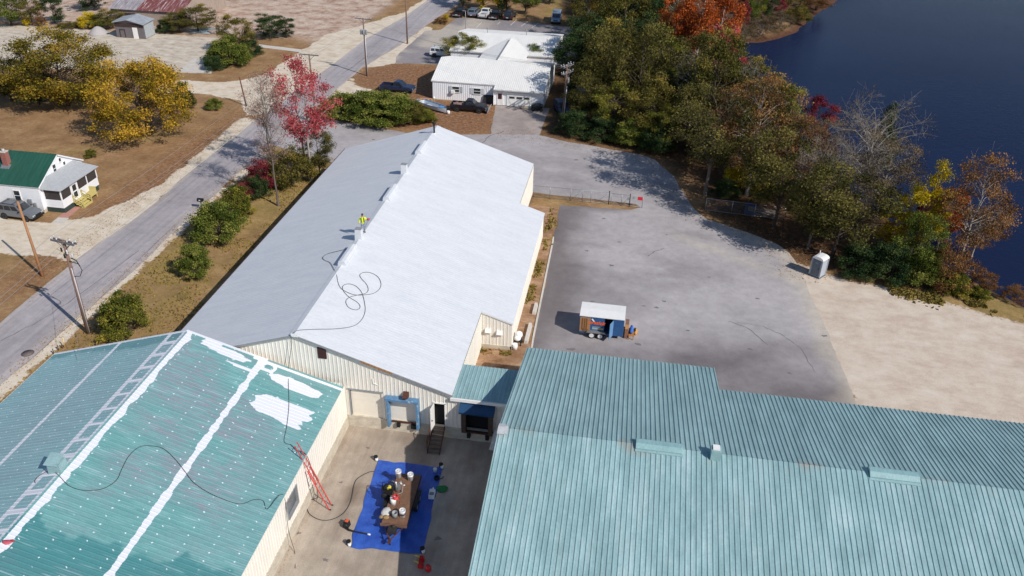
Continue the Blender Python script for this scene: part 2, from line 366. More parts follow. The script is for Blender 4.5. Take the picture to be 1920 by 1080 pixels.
RL = px((0, 605), (100, 521), (160, 475), (250, 412), (295, 377), (350, 327), (420, 272), (467, 235), (520, 196), (632, 115), (687, 72), (757, 32), (792, 8))
RR = px((0, 722), (60, 672), (150, 590), (250, 510), (330, 430), (400, 368), (444, 326), (484, 298)) + [(-48.2, 101)] + px((600, 196), (637, 163), (680, 127), (750, 85), (800, 47), (857, 10))
road = RL+[(-46.5, 240), (-40, 300), (-20, 420), (-12, 420), (-32, 300), (-38.8, 240)]+RR[::-1]+[(-48.3, -20), (-54.3, -20)]
def a_road(X, Y):
    n = fbm(X*.6, Y*.05, 4); d = pdist(X, Y, road)
    return {'dark': sstep(.6, .75, n)*.5, 'pale': sstep(.9, .1, d+(fbm(X*1.2, Y*.5, 7)-.5)*1.0)*.35}
sheet('road', road, .012, M_ROAD, 1.6, .12, a_road)
LOT = [(-7.4, 89.2), (1.0, 89.6), (2.1, 90.5), (1.4, 91.4), (-11, 92.1), (-33, 92.6), (-38, 96), (-43, 98), (-48.3, 100.5), (-48.3, 112)] + px((632, 226), (700, 238), (760, 249), (860, 253), (930, 251), (1005, 253), (1060, 265), (1150, 281), (1200, 290), (1230, 301), (1262, 330), (1289, 372), (1300, 390), (1326, 412), (1401, 436), (1456, 456), (1480, 474), (1500, 500), (1510, 530), (1560, 640), (1605, 752)) + [(20.6, 45), (-4.8, 45), (-5.6, 52), (-6.7, 60.5)]
def a_lot(X, Y):
    n = fbm(X*.25, Y*.25, 9); n2 = fbm(X*.12, Y*.3, 11)
    lf = sstep(5.5, .5, (X+7.3)+(n-.5)*4)*sstep(92, 88, Y); top = sstep(3.2, .2, (90-Y)+(n-.5)*3)*sstep(2, -2, X)*(Y < 91)
    nr = sstep(67, 58, Y+(n-.5)*8)*.75
    west = sstep(.52, .7, n2)*.35
    d = pdist(X, Y, LOT); pale = sstep(2.2, 0, d+(n-.5)*3)*sstep(8, 12, X)*.8 + sstep(1.2, 0, np.abs((Y-79)-(14-X)*.62)+(n-.5)*1.5)*sstep(4, 8, X)*.5
    return {'dark': np.clip(np.maximum.reduce([lf, top*.9, nr])+west, 0, 1), 'pale': np.clip(pale, 0, .8)}
sheet('paved_lot', LOT, .016, M_LOT, 1.2, .15, a_lot)
SL = px((1470, 480), (1500, 490), (1550, 513), (1640, 533), (1750, 556), (1850, 585), (1920, 606)) + [(60, 60), (60, 20), (19.5, 20), (19.5, 57), (18.8, 66), (18, 76)]
sheet('sand_lot', SL, .008, M_SAND, 1.2, .5, gattr, 3)
sheet('gravel_driveway', px((-60, 415), (0, 405), (95, 418), (178, 406), (296, 345), (392, 270), (455, 214), (490, 228), (420, 276), (350, 332), (295, 382), (250, 417), (166, 480), (125, 500), (105, 480), (60, 478), (20, 480), (-60, 470)), .006, M_GRAVEL, .9, .35, gattr, 4)
sheet('gravel_junction', px((280, 153), (332, 150), (417, 153), (483, 145), (510, 131), (563, 95), (607, 66), (680, 46), (757, 22), (800, -6), (800, 8), (757, 36), (687, 76), (632, 119), (560, 170), (500, 215), (465, 215), (450, 190), (390, 179), (345, 175), (280, 172)), .007, M_GRAVEL, 1.4, .5, gattr, 5)
sheet('road_shoulder', [(-48.5, -20), (-46.8, -20), (-46.7, 60), (-46.9, 80), (-46.6, 97), (-48.5, 101)], .005, M_GRAVEL, .8, .25, gattr, 6)
sheet('gravel_apron', px((600, 196), (637, 161), (680, 125), (750, 83), (800, 45), (812, 55), (800, 80), (815, 122), (740, 119), (690, 128), (663, 145), (668, 160), (712, 170), (700, 180), (640, 186)), .006, M_GRAVEL, 1.2, .4, gattr, 7)
PK = px((742, 106), (798, 58), (826, 56), (857, 33), (930, 37), (1000, 43), (1075, 52), (1085, 118), (1000, 128), (815, 121), (742, 118))
sheet('parking_lot', PK, .014, M_PARK, 1.5, .15, lambda X, Y: {'dark': fbm(X*.3, Y*.3, 2)*.5, 'pale': sstep(.45, .65, fbm(X*.2, Y*.2, 6))*sstep(-28, -34, X)*.75})
sheet('garage_driveway', px((930, 194), (1031, 203), (1010, 254), (920, 252)), .014, M_DRIVE, 1.2, .12, lambda X, Y: {'dark': sstep(.5, .7, fbm(X*.5, Y*.5, 3))*.5, 'pale': X*0})
sheet('concrete_pad', px((-60, 42), (0, 46), (60, 50), (150, 54), (235, 60), (320, 63), (420, 72), (418, 100), (398, 138), (330, 137), (290, 130), (-60, 130)), .006, M_PAD, 1.6, .3, gattr, 8)
M_CONC = simple('weathered concrete', L(214, 206, 196), .9, .2, 1.2, kind='Position', bump=.01)
sheet('concrete_slab', px((334, 134), (362, 110), (402, 101), (396, 138)), .011, M_CONC, 1.5, .12)
sheet('concrete_path', px((486, 83), (567, 93), (563, 98), (484, 88)), .011, M_CONC, 1.5, .08)
M_BRICKP = simple('pink pavers', L(196, 142, 128), .85, .2, 5, kind='Position')
sheet('brick_path', px((108, 407), (128, 408), (152, 388), (135, 388)), .012, M_BRICKP, .6)
sheet('path_slab', px((96, 418), (120, 419), (130, 408.5), (109, 407.5)), .010, M_CONC, .6)
COURT = [(-19.2, 5), (-19.2, 46.8), (-6.2, 46.8), (-6.2, 5)]
def a_court(X, Y):
    n = fbm(X*.5, Y*.5, 12); tr = np.exp(-((X+16.6)/.7)**2)+np.exp(-((X+12.6)/.9)**2)
    return {'dark': np.clip(tr*.45*fbm(X*.8, Y*.25, 3)*1.6+sstep(.5, .7, n)*.45, 0, 1), 'pale': sstep(.55, .75, fbm(X*.35, Y*.2, 21))*.35}
sheet('yard_floor', COURT, .012, M_COURT, .5, 0, a_court)
# raised dirt bed along the lean-to and in the pocket behind the dock
M_DIRT = m_soft('bare dirt', [(.3, L(120, 88, 62)), (.5, L(158, 124, 96)), (.7, L(188, 160, 134))], .3)
def zbed(X, Y): return .52*sstep(88, 80, Y)+.02
BED = [(-11.1, 50.6), (-6.3, 50.6), (-6.3, 54), (-6.85, 60.5), (-7.45, 88.6), (-11.1, 88.6)]
sheet('dirt_bed', BED, .5, M_DIRT, .7, 0, gattr, 9, zf=zbed)
k = MB()
for y0, y1 in ((50.6, 60.5), (60.5, 72), (72, 80)):
    x0 = -6.3 if y0 < 55 else -6.85-(y0-60.5)*.0214; x1 = -6.85-(y1-60.5)*.0214
    k.slab((x0+.05, y0, .53), (x1+.05, y1, .53), (x1+.05, y1, 0), (x0+.05, y0, 0), .12)
k.build('retaining_edge', M_CONC, kind='structure')
# dead grass tufts: ground cover nobody could count
def tufts():
    rg = np.random.RandomState(5); v = []; f = []
    spots = []
    for _ in range(9000):
        x, y = rg.uniform(-47, -33.5), rg.uniform(44, 99); spots.append((x, y, .14))
    for _ in range(12000):
        q = rg.uniform(0, 1); x = 27+q*24; y = 76.6-(x-29)*.28+rg.normal(0, .9); spots.append((x, y, .2))
    for _ in range(260): spots.append((rg.uniform(-10.9, -8.2), 57.5+rg.normal(0, .2), .11))
    for _ in range(900): spots.append((-7.9+rg.normal(0, .25), rg.uniform(62, 88), .18))
    for x, y, h in spots:
        if fbm(x*.4, y*.4, 31) < .45: continue
        a = rg.uniform(0, PI); w = h*.55; dx, dy = math.cos(a)*w, math.sin(a)*w; hh = h*rg.uniform(.5, 1.3); lx, ly = rg.normal(0, h*.3, 2); z0 = float(zbed(x, y)) if -11 < x < -7 and y > 50.6 else 0
        b = len(v); v += [(x-dx, y-dy, z0), (x+dx, y+dy, z0), (x+dx*1.3+lx, y+dy*1.3+ly, z0+hh), (x-dx*1.3+lx, y-dy*1.3+ly, z0+hh*.9)]; f.append((b, b+1, b+2, b+3))
    me = bpy.data.meshes.new('grass'); me.from_pydata(v, [], f)
    t = NT('grass blades'); n = t.noise(t.coord('Position'), .5, 4, .7); me.materials.append(t.fin(t.ramp(n, [(.3, L(112, 104, 50)), (.55, L(142, 124, 66)), (.75, L(160, 130, 84))]), .9, 0, .1))
    o = bpy.data.objects.new('grass', me); COL.objects.link(o); tag(o, 'dry grass tufts growing in the verge beside the warehouse and along the lake bank', 'grass', kind='stuff')
tufts()
# cracks and stains in the paving are thin tar lines lying on it
M_TAR = simple('tar', L(108, 102, 103), .8, .3, 4, kind='Position')
def tar(pts, w, z=.022):
    q = []; mb = MB()
    pp = [P(a, b, 0) for a, b in pts]; rn = random.Random(len(pts)*7+int(pts[0][0])); out = []
    for a, b in zip(pp, pp[1:]):
        for j in range(5): c = a.lerp(b, j/5); out.append(Vector((c.x+rn.gauss(0, .06), c.y+rn.gauss(0, .06), z)))
    out.append(Vector((pp[-1].x, pp[-1].y, z)))
    for i in range(len(out)-1):
        d = (out[i+1]-out[i]).normalized(); n = Vector((-d.y, d.x, 0))*w*.5*rn.uniform(.5, 1.2)
        mb.quad(out[i]-n, out[i+1]-n, out[i+1]+n, out[i]+n)
    return mb
tm = MB()
for pts, w in [(((1367, 602), (1400, 615), (1440, 647)), .06), (((1380, 604), (1430, 612), (1470, 630), (1500, 652), (1527, 697)), .05), (((700, 0), (702, 1)), .01),
               (((1214, 480), (1230, 470), (1245, 466)), .08), (((0, 640), (60, 610), (140, 560), (260, 470)), .07), (((40, 690), (160, 585), (330, 420)), .05), (((905, 268), (918, 255), (945, 246)), .12), (((640, 140), (690, 105)), .12)]:
    a = tar(pts, w); tm.add(a.v, a.f)
tm.build('asphalt_cracks', M_TAR, recalc=False, kind='structure')
lm = MB()
for u0, v0, u1, v1 in ((969, 37, 957, 47.5), (990, 40, 977, 49.5), (1010, 43, 997, 52), (938, 41, 932, 46), (903, 42, 893, 52)):
    a, b = P(u0, v0), P(u1, v1); d = (b-a).normalized(); n = Vector((-d.y, d.x, 0))*.06
    lm.quad(*[Vector((q.x, q.y, .02)) for q in (a-n, b-n, b+n, a+n)])
lm.build('parking_markings', simple('road paint', L(225, 222, 215), .7, .1), recalc=False, kind='structure')

# oil spots and worn patches lying on the paving
def spots():
    rn = random.Random(17); mb = MB()
    for u, v, r in ((1146, 498, .34), (1161, 454, .22), (1133, 410, .3), (1207, 574, .22), (1231, 577, .3), (1245, 565, .26), (1112, 565, .28), (1069, 655, .5), (1196, 646, .4), (1290, 620, .22), (1406, 655, .3), (1420, 560, .25), (1330, 520, .2), (1250, 440, .18), (1100, 470, .3), (1085, 520, .2), (1370, 690, .35), (1480, 700, .3), (1546, 630, .28), (1020, 610, .25), (1160, 330, .3), (1080, 300, .35), (700, 262, .3), (880, 300, .2), (640, 905, .16), (560, 1000, .2), (690, 840, .22), (640, 820, .18), (820, 1010, .3), (610, 1050, .25)):
        c = P(u, v); n = 14; z = .0205; q = [(c.x, c.y, z)]
        for i in range(n): a = 2*PI*i/n; k = r*.62*rn.uniform(.4, 1.25); q.append((c.x+1.5*k*math.cos(a), c.y+k*math.sin(a), z))
        mb.add(q, [(0, i+1, (i+1) % n+1) for i in range(n)])
    mb.build('paving_stains', simple('old oil stain', L(132, 125, 124), .8, .3, 6, kind='Position'), recalc=False, kind='structure')
spots()
# leaf litter and gravel crumbs scattered on the paving edges, too many to count
def litter():
    rg = np.random.RandomState(11); v = []; f = []
    def put(x, y, z, s):
        a = rg.uniform(0, PI); b = len(v); c_, s_ = math.cos(a)*s, math.sin(a)*s; t = rg.uniform(0, s*.5)
        v.extend([(x-c_, y-s_, z), (x+s_*.6, y-c_*.6, z+t), (x+c_, y+s_, z), (x-s_*.6, y+c_*.6, z+t*.6)]); f.append((b, b+1, b+2, b+3))
    e = LOT[13:]; segs = [(LOT[i], LOT[i+1]) for i in range(14, 28)]
    for (a, b) in segs:
        for _ in range(int(60*math.hypot(b[0]-a[0], b[1]-a[1])**.8)):
            t = rg.rand(); d = abs(rg.normal(0, 1.6)); nx, ny = -(b[1]-a[1]), b[0]-a[0]; l_ = math.hypot(nx, ny); sgn = rg.choice([-1, 1]); put(a[0]+(b[0]-a[0])*t+nx/l_*d*sgn, a[1]+(b[1]-a[1])*t+ny/l_*d*sgn, .03, rg.uniform(.04, .1))
    for _ in range(2200):
        y = rg.uniform(30, 100); put(-48.1+rg.normal(0, .5), y, .03, rg.uniform(.03, .09))
    for _ in range(1800):
        y = rg.uniform(58, 118); put(-55.4-(y-58)*.03+rg.normal(0, .9), y, .03, rg.uniform(.03, .1))
    for _ in range(420): put(-18.95+abs(rg.normal(0, .25)), rg.uniform(26, 46.5), .03, rg.uniform(.015, .04))
    me = bpy.data.meshes.new('leaf_litter'); me.from_pydata(v, [], f); t = NT('fallen leaves'); n = t.noise(t.coord('Position'), 6, 2, .5); me.materials.append(t.fin(t.ramp(n, [(.35, L(122, 84, 56)), (.5, L(160, 118, 78)), (.65, L(186, 150, 104))]), .9, 0, .1))
    o = bpy.data.objects.new('leaf_litter', me); COL.objects.link(o); tag(o, 'fallen brown leaves scattered along the edges of the road, lot and yard', 'leaf litter', kind='stuff')
litter()
# ---------------------------------------------------------------- warehouse with the freshly coated white roof
M_WROOF = simple('white roof coating', L(217, 218, 221), .7, .035, .9, kind='Object', stretch=(.25, 1.5, 1), c2=L(206, 209, 214), spec=.12)
M_CREAM = simple('cream wall panel', L(240, 234, 222), .55, .12, 1.4, stretch=(1, 1, .3))
M_WHITEP = simple('white trim', L(240, 238, 234), .5, .08, 2)
M_BASE = simple('stained concrete', L(212, 202, 184), .9, .3, 1.6, stretch=(1, 1, 2), bump=.01)
M_DARK = simple('painted shade', (.012, .012, .013), .8, .3)
M_FASC = simple('brown fascia', L(82, 62, 54), .6, .3)
M_RUST = simple('rusted trim', L(176, 132, 92), .8, .4, 6)
M_BLUEPAD = NT('worn blue pad'); _c = M_BLUEPAD.coord(); _n = M_BLUEPAD.noise(_c, 2.6, 5, .7)
M_BLUEPAD = M_BLUEPAD.fin(M_BLUEPAD.ramp(_n, [(.0, L(62, 100, 142)), (.6, L(98, 138, 172)), (.66, L(190, 196, 200)), (.74, L(196, 150, 84))]), .6)
M_BLUE = simple('blue vinyl', L(38, 74, 112), .5, .2)
M_STEEL = simple('galvanised steel', L(170, 174, 178), .45, .25, 4, metal=.6)
M_GREY = simple('grey metal', L(150, 152, 154), .55, .2, 3)
M_BLACK = simple('black rubber', (.014, .014, .015), .7, .3, 5)
M_RUSTY = simple('rusty steel', L(96, 58, 46), .8, .4, 6)
M_TREAD = simple('worn plank', L(122, 104, 92), .85, .3, 5, stretch=(1, .2, 1))
WX, WY0, WY1, WE, WR, WW = -22.51, 46.55, 91.03, 4.2, 8.01, 11.57
WS = (WR-WE)/WW
W = thing('warehouse', 'long cream metal warehouse with a freshly coated white gable roof and lean-to', 'warehouse', (WX, 69, 0))
rows = [0, .2, .4, .6, .8, 1]
mb = MB(); dl = Vector((-WW, 0, WE-WR)); dr = Vector((WW, 0, WE-WR)); wid = dl.length
for d in (dl, dr):
    v, f, _ = ribs((WX, WY0, WR), (0, 1, 0), d, WY1-WY0, wid, .305, .007, .09, .04, .15, rows); mb.add(v, f)
# lean-to continues the right slope
LX = -8.2; ly0, ly1 = 58.0, 79.9; ex = WX+WW; dlt = Vector((LX-ex, 0, -(LX-ex)*WS))
v, f, _ = ribs((ex, ly0, WE), (0, 1, 0), dlt, ly1-ly0, dlt.length, .305, .007, .09, .04, .05, [0, 1]); mb.add(v, f)
mb.build('roof', M_WROOF, W, recalc=False)
mb = MB()   # deck under the sheets, ridge cap
t = .14
mb.slab((WX-WW, WY0, WE-.02), (WX, WY0, WR-.02), (WX, WY1, WR-.02), (WX-WW, WY1, WE-.02), t)
mb.slab((WX, WY0, WR-.021), (WX+WW, WY0, WE-.021), (WX+WW, WY1, WE-.021), (WX, WY1, WR-.021), t)
mb.slab((ex+.01, ly0, WE-.024), (LX, ly0, WE+dlt.z-.024), (LX, ly1, WE+dlt.z-.024), (ex+.01, ly1, WE-.024), .1)
mb.build('roof_deck', M_WHITEP, W)
mb = MB()
for sx in (-1, 1): mb.slab((WX, WY0-.01, WR+.025), (WX+sx*.42, WY0-.01, WR+.025-.42*WS), (WX+sx*.42, WY1+.01, WR+.025-.42*WS), (WX, WY1+.01, WR+.025), .012)
mb.build('ridge_cap', M_WROOF, W)
mb = MB(); mb.bb((WX-WW-.1, WY0, WE-.22), (WX-WW-.002, WY1, WE-.01)); mb.build('gutter', M_FASC, W)
mb = MB()
for a, b in ((0, .42), (.62, 1)): mb.slab((WX+WW*a, WY0-.03, WR-WS*WW*a), (WX+WW*b, WY0-.03, WR-WS*WW*b), (WX+WW*b, WY0-.03, WR-WS*WW*b-.16), (WX+WW*a, WY0-.03, WR-WS*WW*a-.16), .03)
mb.slab((WX-WW, WY0-.03, WE), (WX, WY0-.03, WR), (WX, WY0-.03, WR-.16), (WX-WW, WY0-.03, WE-.16), .03)
mb.build('rake_trim', M_GREY, W)
mb = MB(); a, b = .42, .62
mb.slab((WX+WW*a+.01, WY0-.035, WR-WS*WW*a+.01), (WX+WW*b-.01, WY0-.035, WR-WS*WW*b+.01), (WX+WW*b-.01, WY0-.035, WR-WS*WW*b-.17), (WX+WW*a+.01, WY0-.035, WR-WS*WW*a-.17), .04); mb.build('rake_trim', M_RUST, W, label='bare rusted length of roof edge trim')
# front wall with the dock openings
FY = 46.72; bx0 = -34.0
zt = lambda s: WR-WS*abs(bx0+s-WX)-.16 if bx0+s < -10.95 else 3.86
mb = MB(); H = lambda x0, x1, z0, z1: (x0-bx0, x1-bx0, z0, z1)
ribwall(mb, (bx0, FY), (-6.45, FY), 1.05, zt, [H(-18.75, -16.35, 1.05, 3.5), H(-15.85, -13.55, 1.05, 3.25), H(-12.35, -11.55, 1.05, 3.15), H(-10.15, -7.95, 1.05, 3.25)], out=(0, -1))
ribwall(mb, (-10.95, FY), (-10.95, 91), .5, WE-.15, out=(1, 0))
ribwall(mb, (LX-.12, ly0+.1), (LX-.12, ly1-.1), .35, WE+dlt.z-.1, out=(1, 0))
zl = lambda s: WE-WS*s-.12
ribwall(mb, (-10.95, ly0+.1), (LX-.12, ly0+.1), .9, zl, out=(0, -1)); ribwall(mb, (-10.95, ly1-.1), (LX-.12, ly1-.1), .35, zl, out=(0, 1))
ribwall(mb, (-34, 90.95), (-10.95, 90.95), .2, lambda s: WR-WS*abs(-34+s-WX)-.16, out=(0, 1)); ribwall(mb, (-34, FY), (-34, 91), .2, WE-.15, out=(-1, 0))
mb.build('wall', M_CREAM, W, recalc=False)
for a_, b_ in (((-34, FY-.05, -.05), (-12.45, FY+.2, 1.05)), ((-11.45, FY-.05, -.05), (-6.4, FY+.2, 1.05)), ((-12.449, FY-.02, -.05), (-11.451, FY+.2, 1.0)), ((-11.15, FY+.21, -.05), (-10.9, 57.9, .5)), ((LX-.25, ly0+.12, -.05), (LX-.07, ly1, .36)), ((-10.94, ly0+.05, .0), (LX-.26, ly0+.25, .9))):
    mb = MB(); mb.bb(a_, b_); mb.build('concrete_base', M_BASE, W)
# near-black block behind the openings, its colour stands in for the shade inside
mb = MB(); mb.bb((-18.9, FY+.35, .9), (-6.5, 49.5, 3.7)); mb.build('shade_block', M_DARK, W)
# left closed sectional door
d1 = MB()
for i in range(5): d1.bb((-18.75, FY+.09, 1.05+i*.49), (-16.35, FY+.14, 1.53+i*.49))
dd = d1.build('dock_door', simple('cream door', L(238, 230, 214), .5, .06), W); k = MB(); k.bb((-18.95, FY-.07, 3.5), (-16.2, FY+.02, 3.6)); k.bb((-18.85, FY-.05, 1.05), (-18.75, FY, 3.5)); k.build('door_trim', M_GREY, dd)
d1 = MB()
for i in range(5): d1.bb((-15.85, FY+.1, 1.05+i*.45), (-13.55, FY+.15, 1.49+i*.45))
dd = d1.build('dock_door', simple('white door', L(236, 230, 218), .5, .06), W)
def pad(x0, x1, y, z0, z1, m, name='dock_seal', **kw):
    k = MB(); dpt, w = .42, .27
    for (a, b, c, d_) in ((x0-w*.55, x0+w*.45, z0, z1), (x1-w*.45, x1+w*.55, z0, z1)):
        k.prism([(a, y), (a+.08, y-dpt), (b-.04, y-dpt), (b, y)], 'z', c-.35, d_-.02)
    k.prism([(y, z1-.01), (y-dpt, z1+.03), (y-dpt, z1+w-.05), (y, z1+w)], 'x', x0-w*.55-.01, x1+w*.55+.01)
    o = k.build(name, m, W, **kw); return o
pad(-15.8, -13.6, FY-.06, 1.05, 3.15, M_BLUEPAD)
k = MB(); k.bb((-15.6, FY-.16, 1.0), (-13.8, FY-.06, 1.1)); k.build('dock_plate', M_RUSTY, W)
for x in (-15.1, -14.0, -13.75): k = MB(); k.bb((x-.13, FY-.3, .62), (x+.13, FY-.06, .96)); k.build('dock_bumper', M_BLACK, W)
# personnel door with open leaf, stairs
k = MB(); k.bb((-12.43, FY-.06, 1.0), (-12.35, FY+.1, 3.22)); k.bb((-11.55, FY-.06, 1.0), (-11.47, FY+.1, 3.22)); k.bb((-12.43, FY-.06, 3.15), (-11.47, FY+.1, 3.23)); k.build('door_frame', M_WHITEP, W)
k = MB(); k.box((-12.40, FY-.42, 2.08), (.05, .74, 2.05), R_(-6)); dd = k.build('door', M_WHITEP, W); k = MB(); k.box((-12.33, FY-.72, 2.05), (.06, .05, .12)); k.build('handle', M_STEEL, dd)
st = thing('stairs', 'grey weathered wooden stairs climbing to the dark open warehouse door', 'stairs', (-12, 45.6, 0))
k = MB()
for i in range(6): k.bb((-12.4, 44.75+i*.31, .15+i*.17), (-11.55, 45.08+i*.31, .19+i*.17))
k.build('treads', M_TREAD, st)
for x in (-12.43, -11.53): k = MB(); k.prism([(44.6, 0), (44.75, 0), (46.6, .98), (46.6, 1.2), (46.4, 1.2)], 'x', x-.025, x+.025); k.build('stringer', M_RUSTY, st)
k = MB(); 
for y, z in ((44.9, .2), (45.7, .62), (46.5, 1.1)): k.tube([(-12.5, y, z-.2), (-12.5, y, z+.85)], .03)
k.tube([(-12.5, 44.8, 1.0), (-12.5, 46.55, 1.95)], .03); k.tube([(-12.5, 44.85, .6), (-12.5, 46.5, 1.5)], .025); k.build('handrail', M_RUSTY, st)
# right dock under the awning, and its small green shed roof
M_BPAD = simple('brown pad', L(86, 70, 62), .7, .3)
for x in (-10.05, -8.05): k = MB(); k.bb((x-.16, FY-.45, 1.0), (x+.16, FY-.06, 3.1)); k.build('dock_seal', M_BPAD, W)
k = MB(); k.prism([(FY-.06, 3.1), (FY-.75, 3.02), (FY-.8, 3.2), (FY-.06, 3.62)], 'x', -10.35, -7.75); k.build('awning', M_BLUE, W, label='blue vinyl awning over the dark right hand dock')
k = MB(); k.bb((-9.95, FY-.3, .92), (-8.1, FY-.06, 1.04)); k.build('dock_plate', M_RUSTY, W)
for x in (-9.7, -8.3): k = MB(); k.bb((x-.13, FY-.35, .45), (x+.13, FY-.06, .9)); k.build('dock_bumper', M_BLACK, W)
M_TEAL = simple('teal roof metal', L(144, 180, 182), .45, .16, .9, stretch=(1, .3, 1), spec=.5)
M_TEAL2 = simple('weathered teal', L(150, 182, 184), .5, .2, 1.6, stretch=(1, .4, 1))
k = MB(); v, f, _ = ribs((-11.0, 46.55, 4.0), (1, 0, 0), (0, 3.9, .18), 4.7, 3.9, .305, .03, .1, .05, .1); k.add(v, f); k.slab((-11.0, 46.56, 3.97), (-6.3, 46.56, 3.97), (-6.3, 50.4, 4.15), (-11.0, 50.4, 4.15), .08)
k.build('link_roof', M_TEAL2, W, recalc=False)
k = MB(); k.bb((-11.05, 46.42, 3.76), (-6.35, 46.57, 3.99)); k.build('link_fascia', M_WHITEP, W)
k = MB(); k.bb((-10.9, 50.2, .5), (-6.4, 50.4, 4.0)); k.build('link_wall', M_CREAM, W)
# wall fittings
k = MB(); k.prism([(FY-.04, 3.95), (FY-.55, 3.72), (FY-.55, 3.62), (FY-.04, 3.5)], 'x', -14.6, -14.2); k.build('wall_lamp', M_RUSTY, W)
x0 = P(603, 655, 6.9).x; k = MB(); k.bb((x0-.32, FY-.07, 6.1), (x0+.32, FY+.0, 7.05)); k.build('louvre', simple('dark red louvre', L(70, 36, 34), .6, .3), W)
k = MB(); k.tube([(-16.9, FY-.05, 4.75), (-16.9, FY-.05, 4.35), (-16.55, FY-.05, 4.25)], .03); k.build('conduit', M_WHITEP, W)
for x, z in ((-10.35, 2.3), (-9.35, 2.2)): k = MB(); k.bb((x-.25, ly0-.05, z-.22), (x+.25, ly0+.08, z+.22)); k.prism([(ly0-.05, z+.22), (ly0-.25, z+.02), (ly0-.25, z-.03), (ly0-.05, z-.1)], 'x', x-.24, x+.24); k.build('vent_hood', M_WHITEP, W)
k = MB(); k.bb((WX-.2, WY0-.12, WR-.1), (WX+.32, WY0-.02, WR+.12)); k.build('ridge_end_cap', M_WHITEP, W)
# ridge vents
def long_vent(y, m, axis='y', x=WX, z=WR, ln=3.1, w=.42, h=.42, par=W, drop=WS):
    w *= .8; prof = [(-w, -.42*drop*1.0), (-w, .12), (-w*.75, h*.86), (0, h), (w*.75, h*.86), (w, .12), (w, -.42*drop)]
    k = MB(); k.prism([(x+a, z+b) for a, b in prof], 'y', y-ln/2, y+ln/2) if axis == 'y' else k.prism([(y+a, z+b) for a, b in prof], 'x', x-ln/2, x+ln/2)
    return k.build('ridge_vent', m, par)
for y in (83.5, 71.4, 58.5): long_vent(y, M_WROOF)
for y in (76.8, 61.9):
    k = MB(); k.box((WX-.1, y, WR+.4), (.62, .62, 1.0), 0, 0, .85); o = k.build('box_vent', M_WROOF, W); k = MB(); k.box((WX-.1, y, WR+.93), (.6, .5, .05)); k.build('vent_cap', M_GREY, o)
k = MB(); y = 88.6; k.lathe((WX+.2, y, WR-.1), [(.3, 0), (.28, .06), (.12, .12), (.11, .13)]); o = k.build('pipe_flashing', M_WROOF, W)
k = MB(); k.lathe((WX+.2, y, WR), [(.1, 0), (.1, 1.0)]); k.lathe((WX+.2, y, WR+.98), [(.1, 0), (.2, .08), (.2, .32), (.02, .42)]); k.build('stovepipe', M_BLACK, W)

# ---------------------------------------------------------------- left building, teal roof being coated
GX, GR, GE, GXR, GXL, GY = -30.635, 7.6, 3.955, -19.07, -42.2, 46.32
GS = (GR-GE)/(GXR-GX); gy0 = 6.
def m_groof(base, warm):
    t = NT('worn teal roof'); co = t.coord('Position', (.25, 2., 1)); n = t.noise(co, 1.2, 6, .7); n2 = t.noise(t.coord('Position', (.35, 3.0, 1)), 2.2, 4, .7); fine = t.noise(t.coord('Position'), 9, 3, .6)
    col = t.ramp(n, [(.3, base[0]), (.55, base[1]), (.75, base[2])])
    pur = t.math('MULTIPLY', t.attr('wear'), t.ramp(n2, [(.36, 0.), (.62, 1.)])); col = t.mix(pur, col, warm)
    col = t.mix(t.math('MULTIPLY', t.attr('wet'), .7), col, L(54, 122, 126))
    col = t.mix(.16, col, t.ramp(fine, [(.3, .3), (.7, .7)]), 'OVERLAY')
    sx = t.new('ShaderNodeSeparateXYZ'); t.lk(t.new('ShaderNodeTexCoord').outputs['Object'], sx.inputs[0]); ax = t.math('MULTIPLY', t.math('ABSOLUTE', sx.outputs[0]), 1.049); ay = t.math('ADD', sx.outputs[1], .12)
    fx = t.math('MULTIPLY', t.math('SUBTRACT', t.math('FRACT', t.math('ADD', t.math('DIVIDE', ax, 1.52), t.math('MULTIPLY', t.math('SUBTRACT', n2, .5), .3))), .5), 1.52); fy = t.math('MULTIPLY', t.math('SUBTRACT', t.math('FRACT', t.math('DIVIDE', ay, .61)), .5), .61)
    dd = t.math('SQRT', t.math('ADD', t.math('MULTIPLY', fx, fx), t.math('MULTIPLY', fy, fy))); dot = t.math('MULTIPLY', t.ramp(dd, [(.032, 1.), (.055, 0.)]), t.ramp(t.noise(t.coord('Object'), 1.7, 2, .5), [(.36, .25), (.5, .95)]))
    stn = t.noise(t.coord('Object', (.32, 3.28, 1)), 1., 2, .5); stk = t.math('MULTIPLY', t.ramp(stn, [(.57, 0.), (.68, .42)]), t.ramp(t.math('ABSOLUTE', t.math('SUBTRACT', t.math('FRACT', t.math('DIVIDE', ay, .305)), .5)), [(.1, 1.), (.2, 0.)]))
    col = t.mix(t.math('MULTIPLY', stk, t.attr('streak')), col, L(186, 208, 212)); col = t.mix(dot, col, L(222, 230, 234))
    pt = t.attr('paint'); e = t.math('ADD', pt, t.math('MULTIPLY', t.math('SUBTRACT', fine, .5), .35))
    col = t.mix(t.ramp(e, [(.42, 0.), (.58, 1.)]), col, L(224, 225, 231))
    return t.fin(col, .5, 0, .4)
M_GR = m_groof((L(98, 148, 148), L(112, 163, 162), L(136, 178, 178)), L(138, 142, 152))
M_GL = m_groof((L(132, 168, 174), L(146, 182, 186), L(160, 194, 198)), L(150, 164, 172))
G = thing('low_building', 'cream metal building with a teal roof half patched in white paint lines', 'building', (GX, 30, 0))
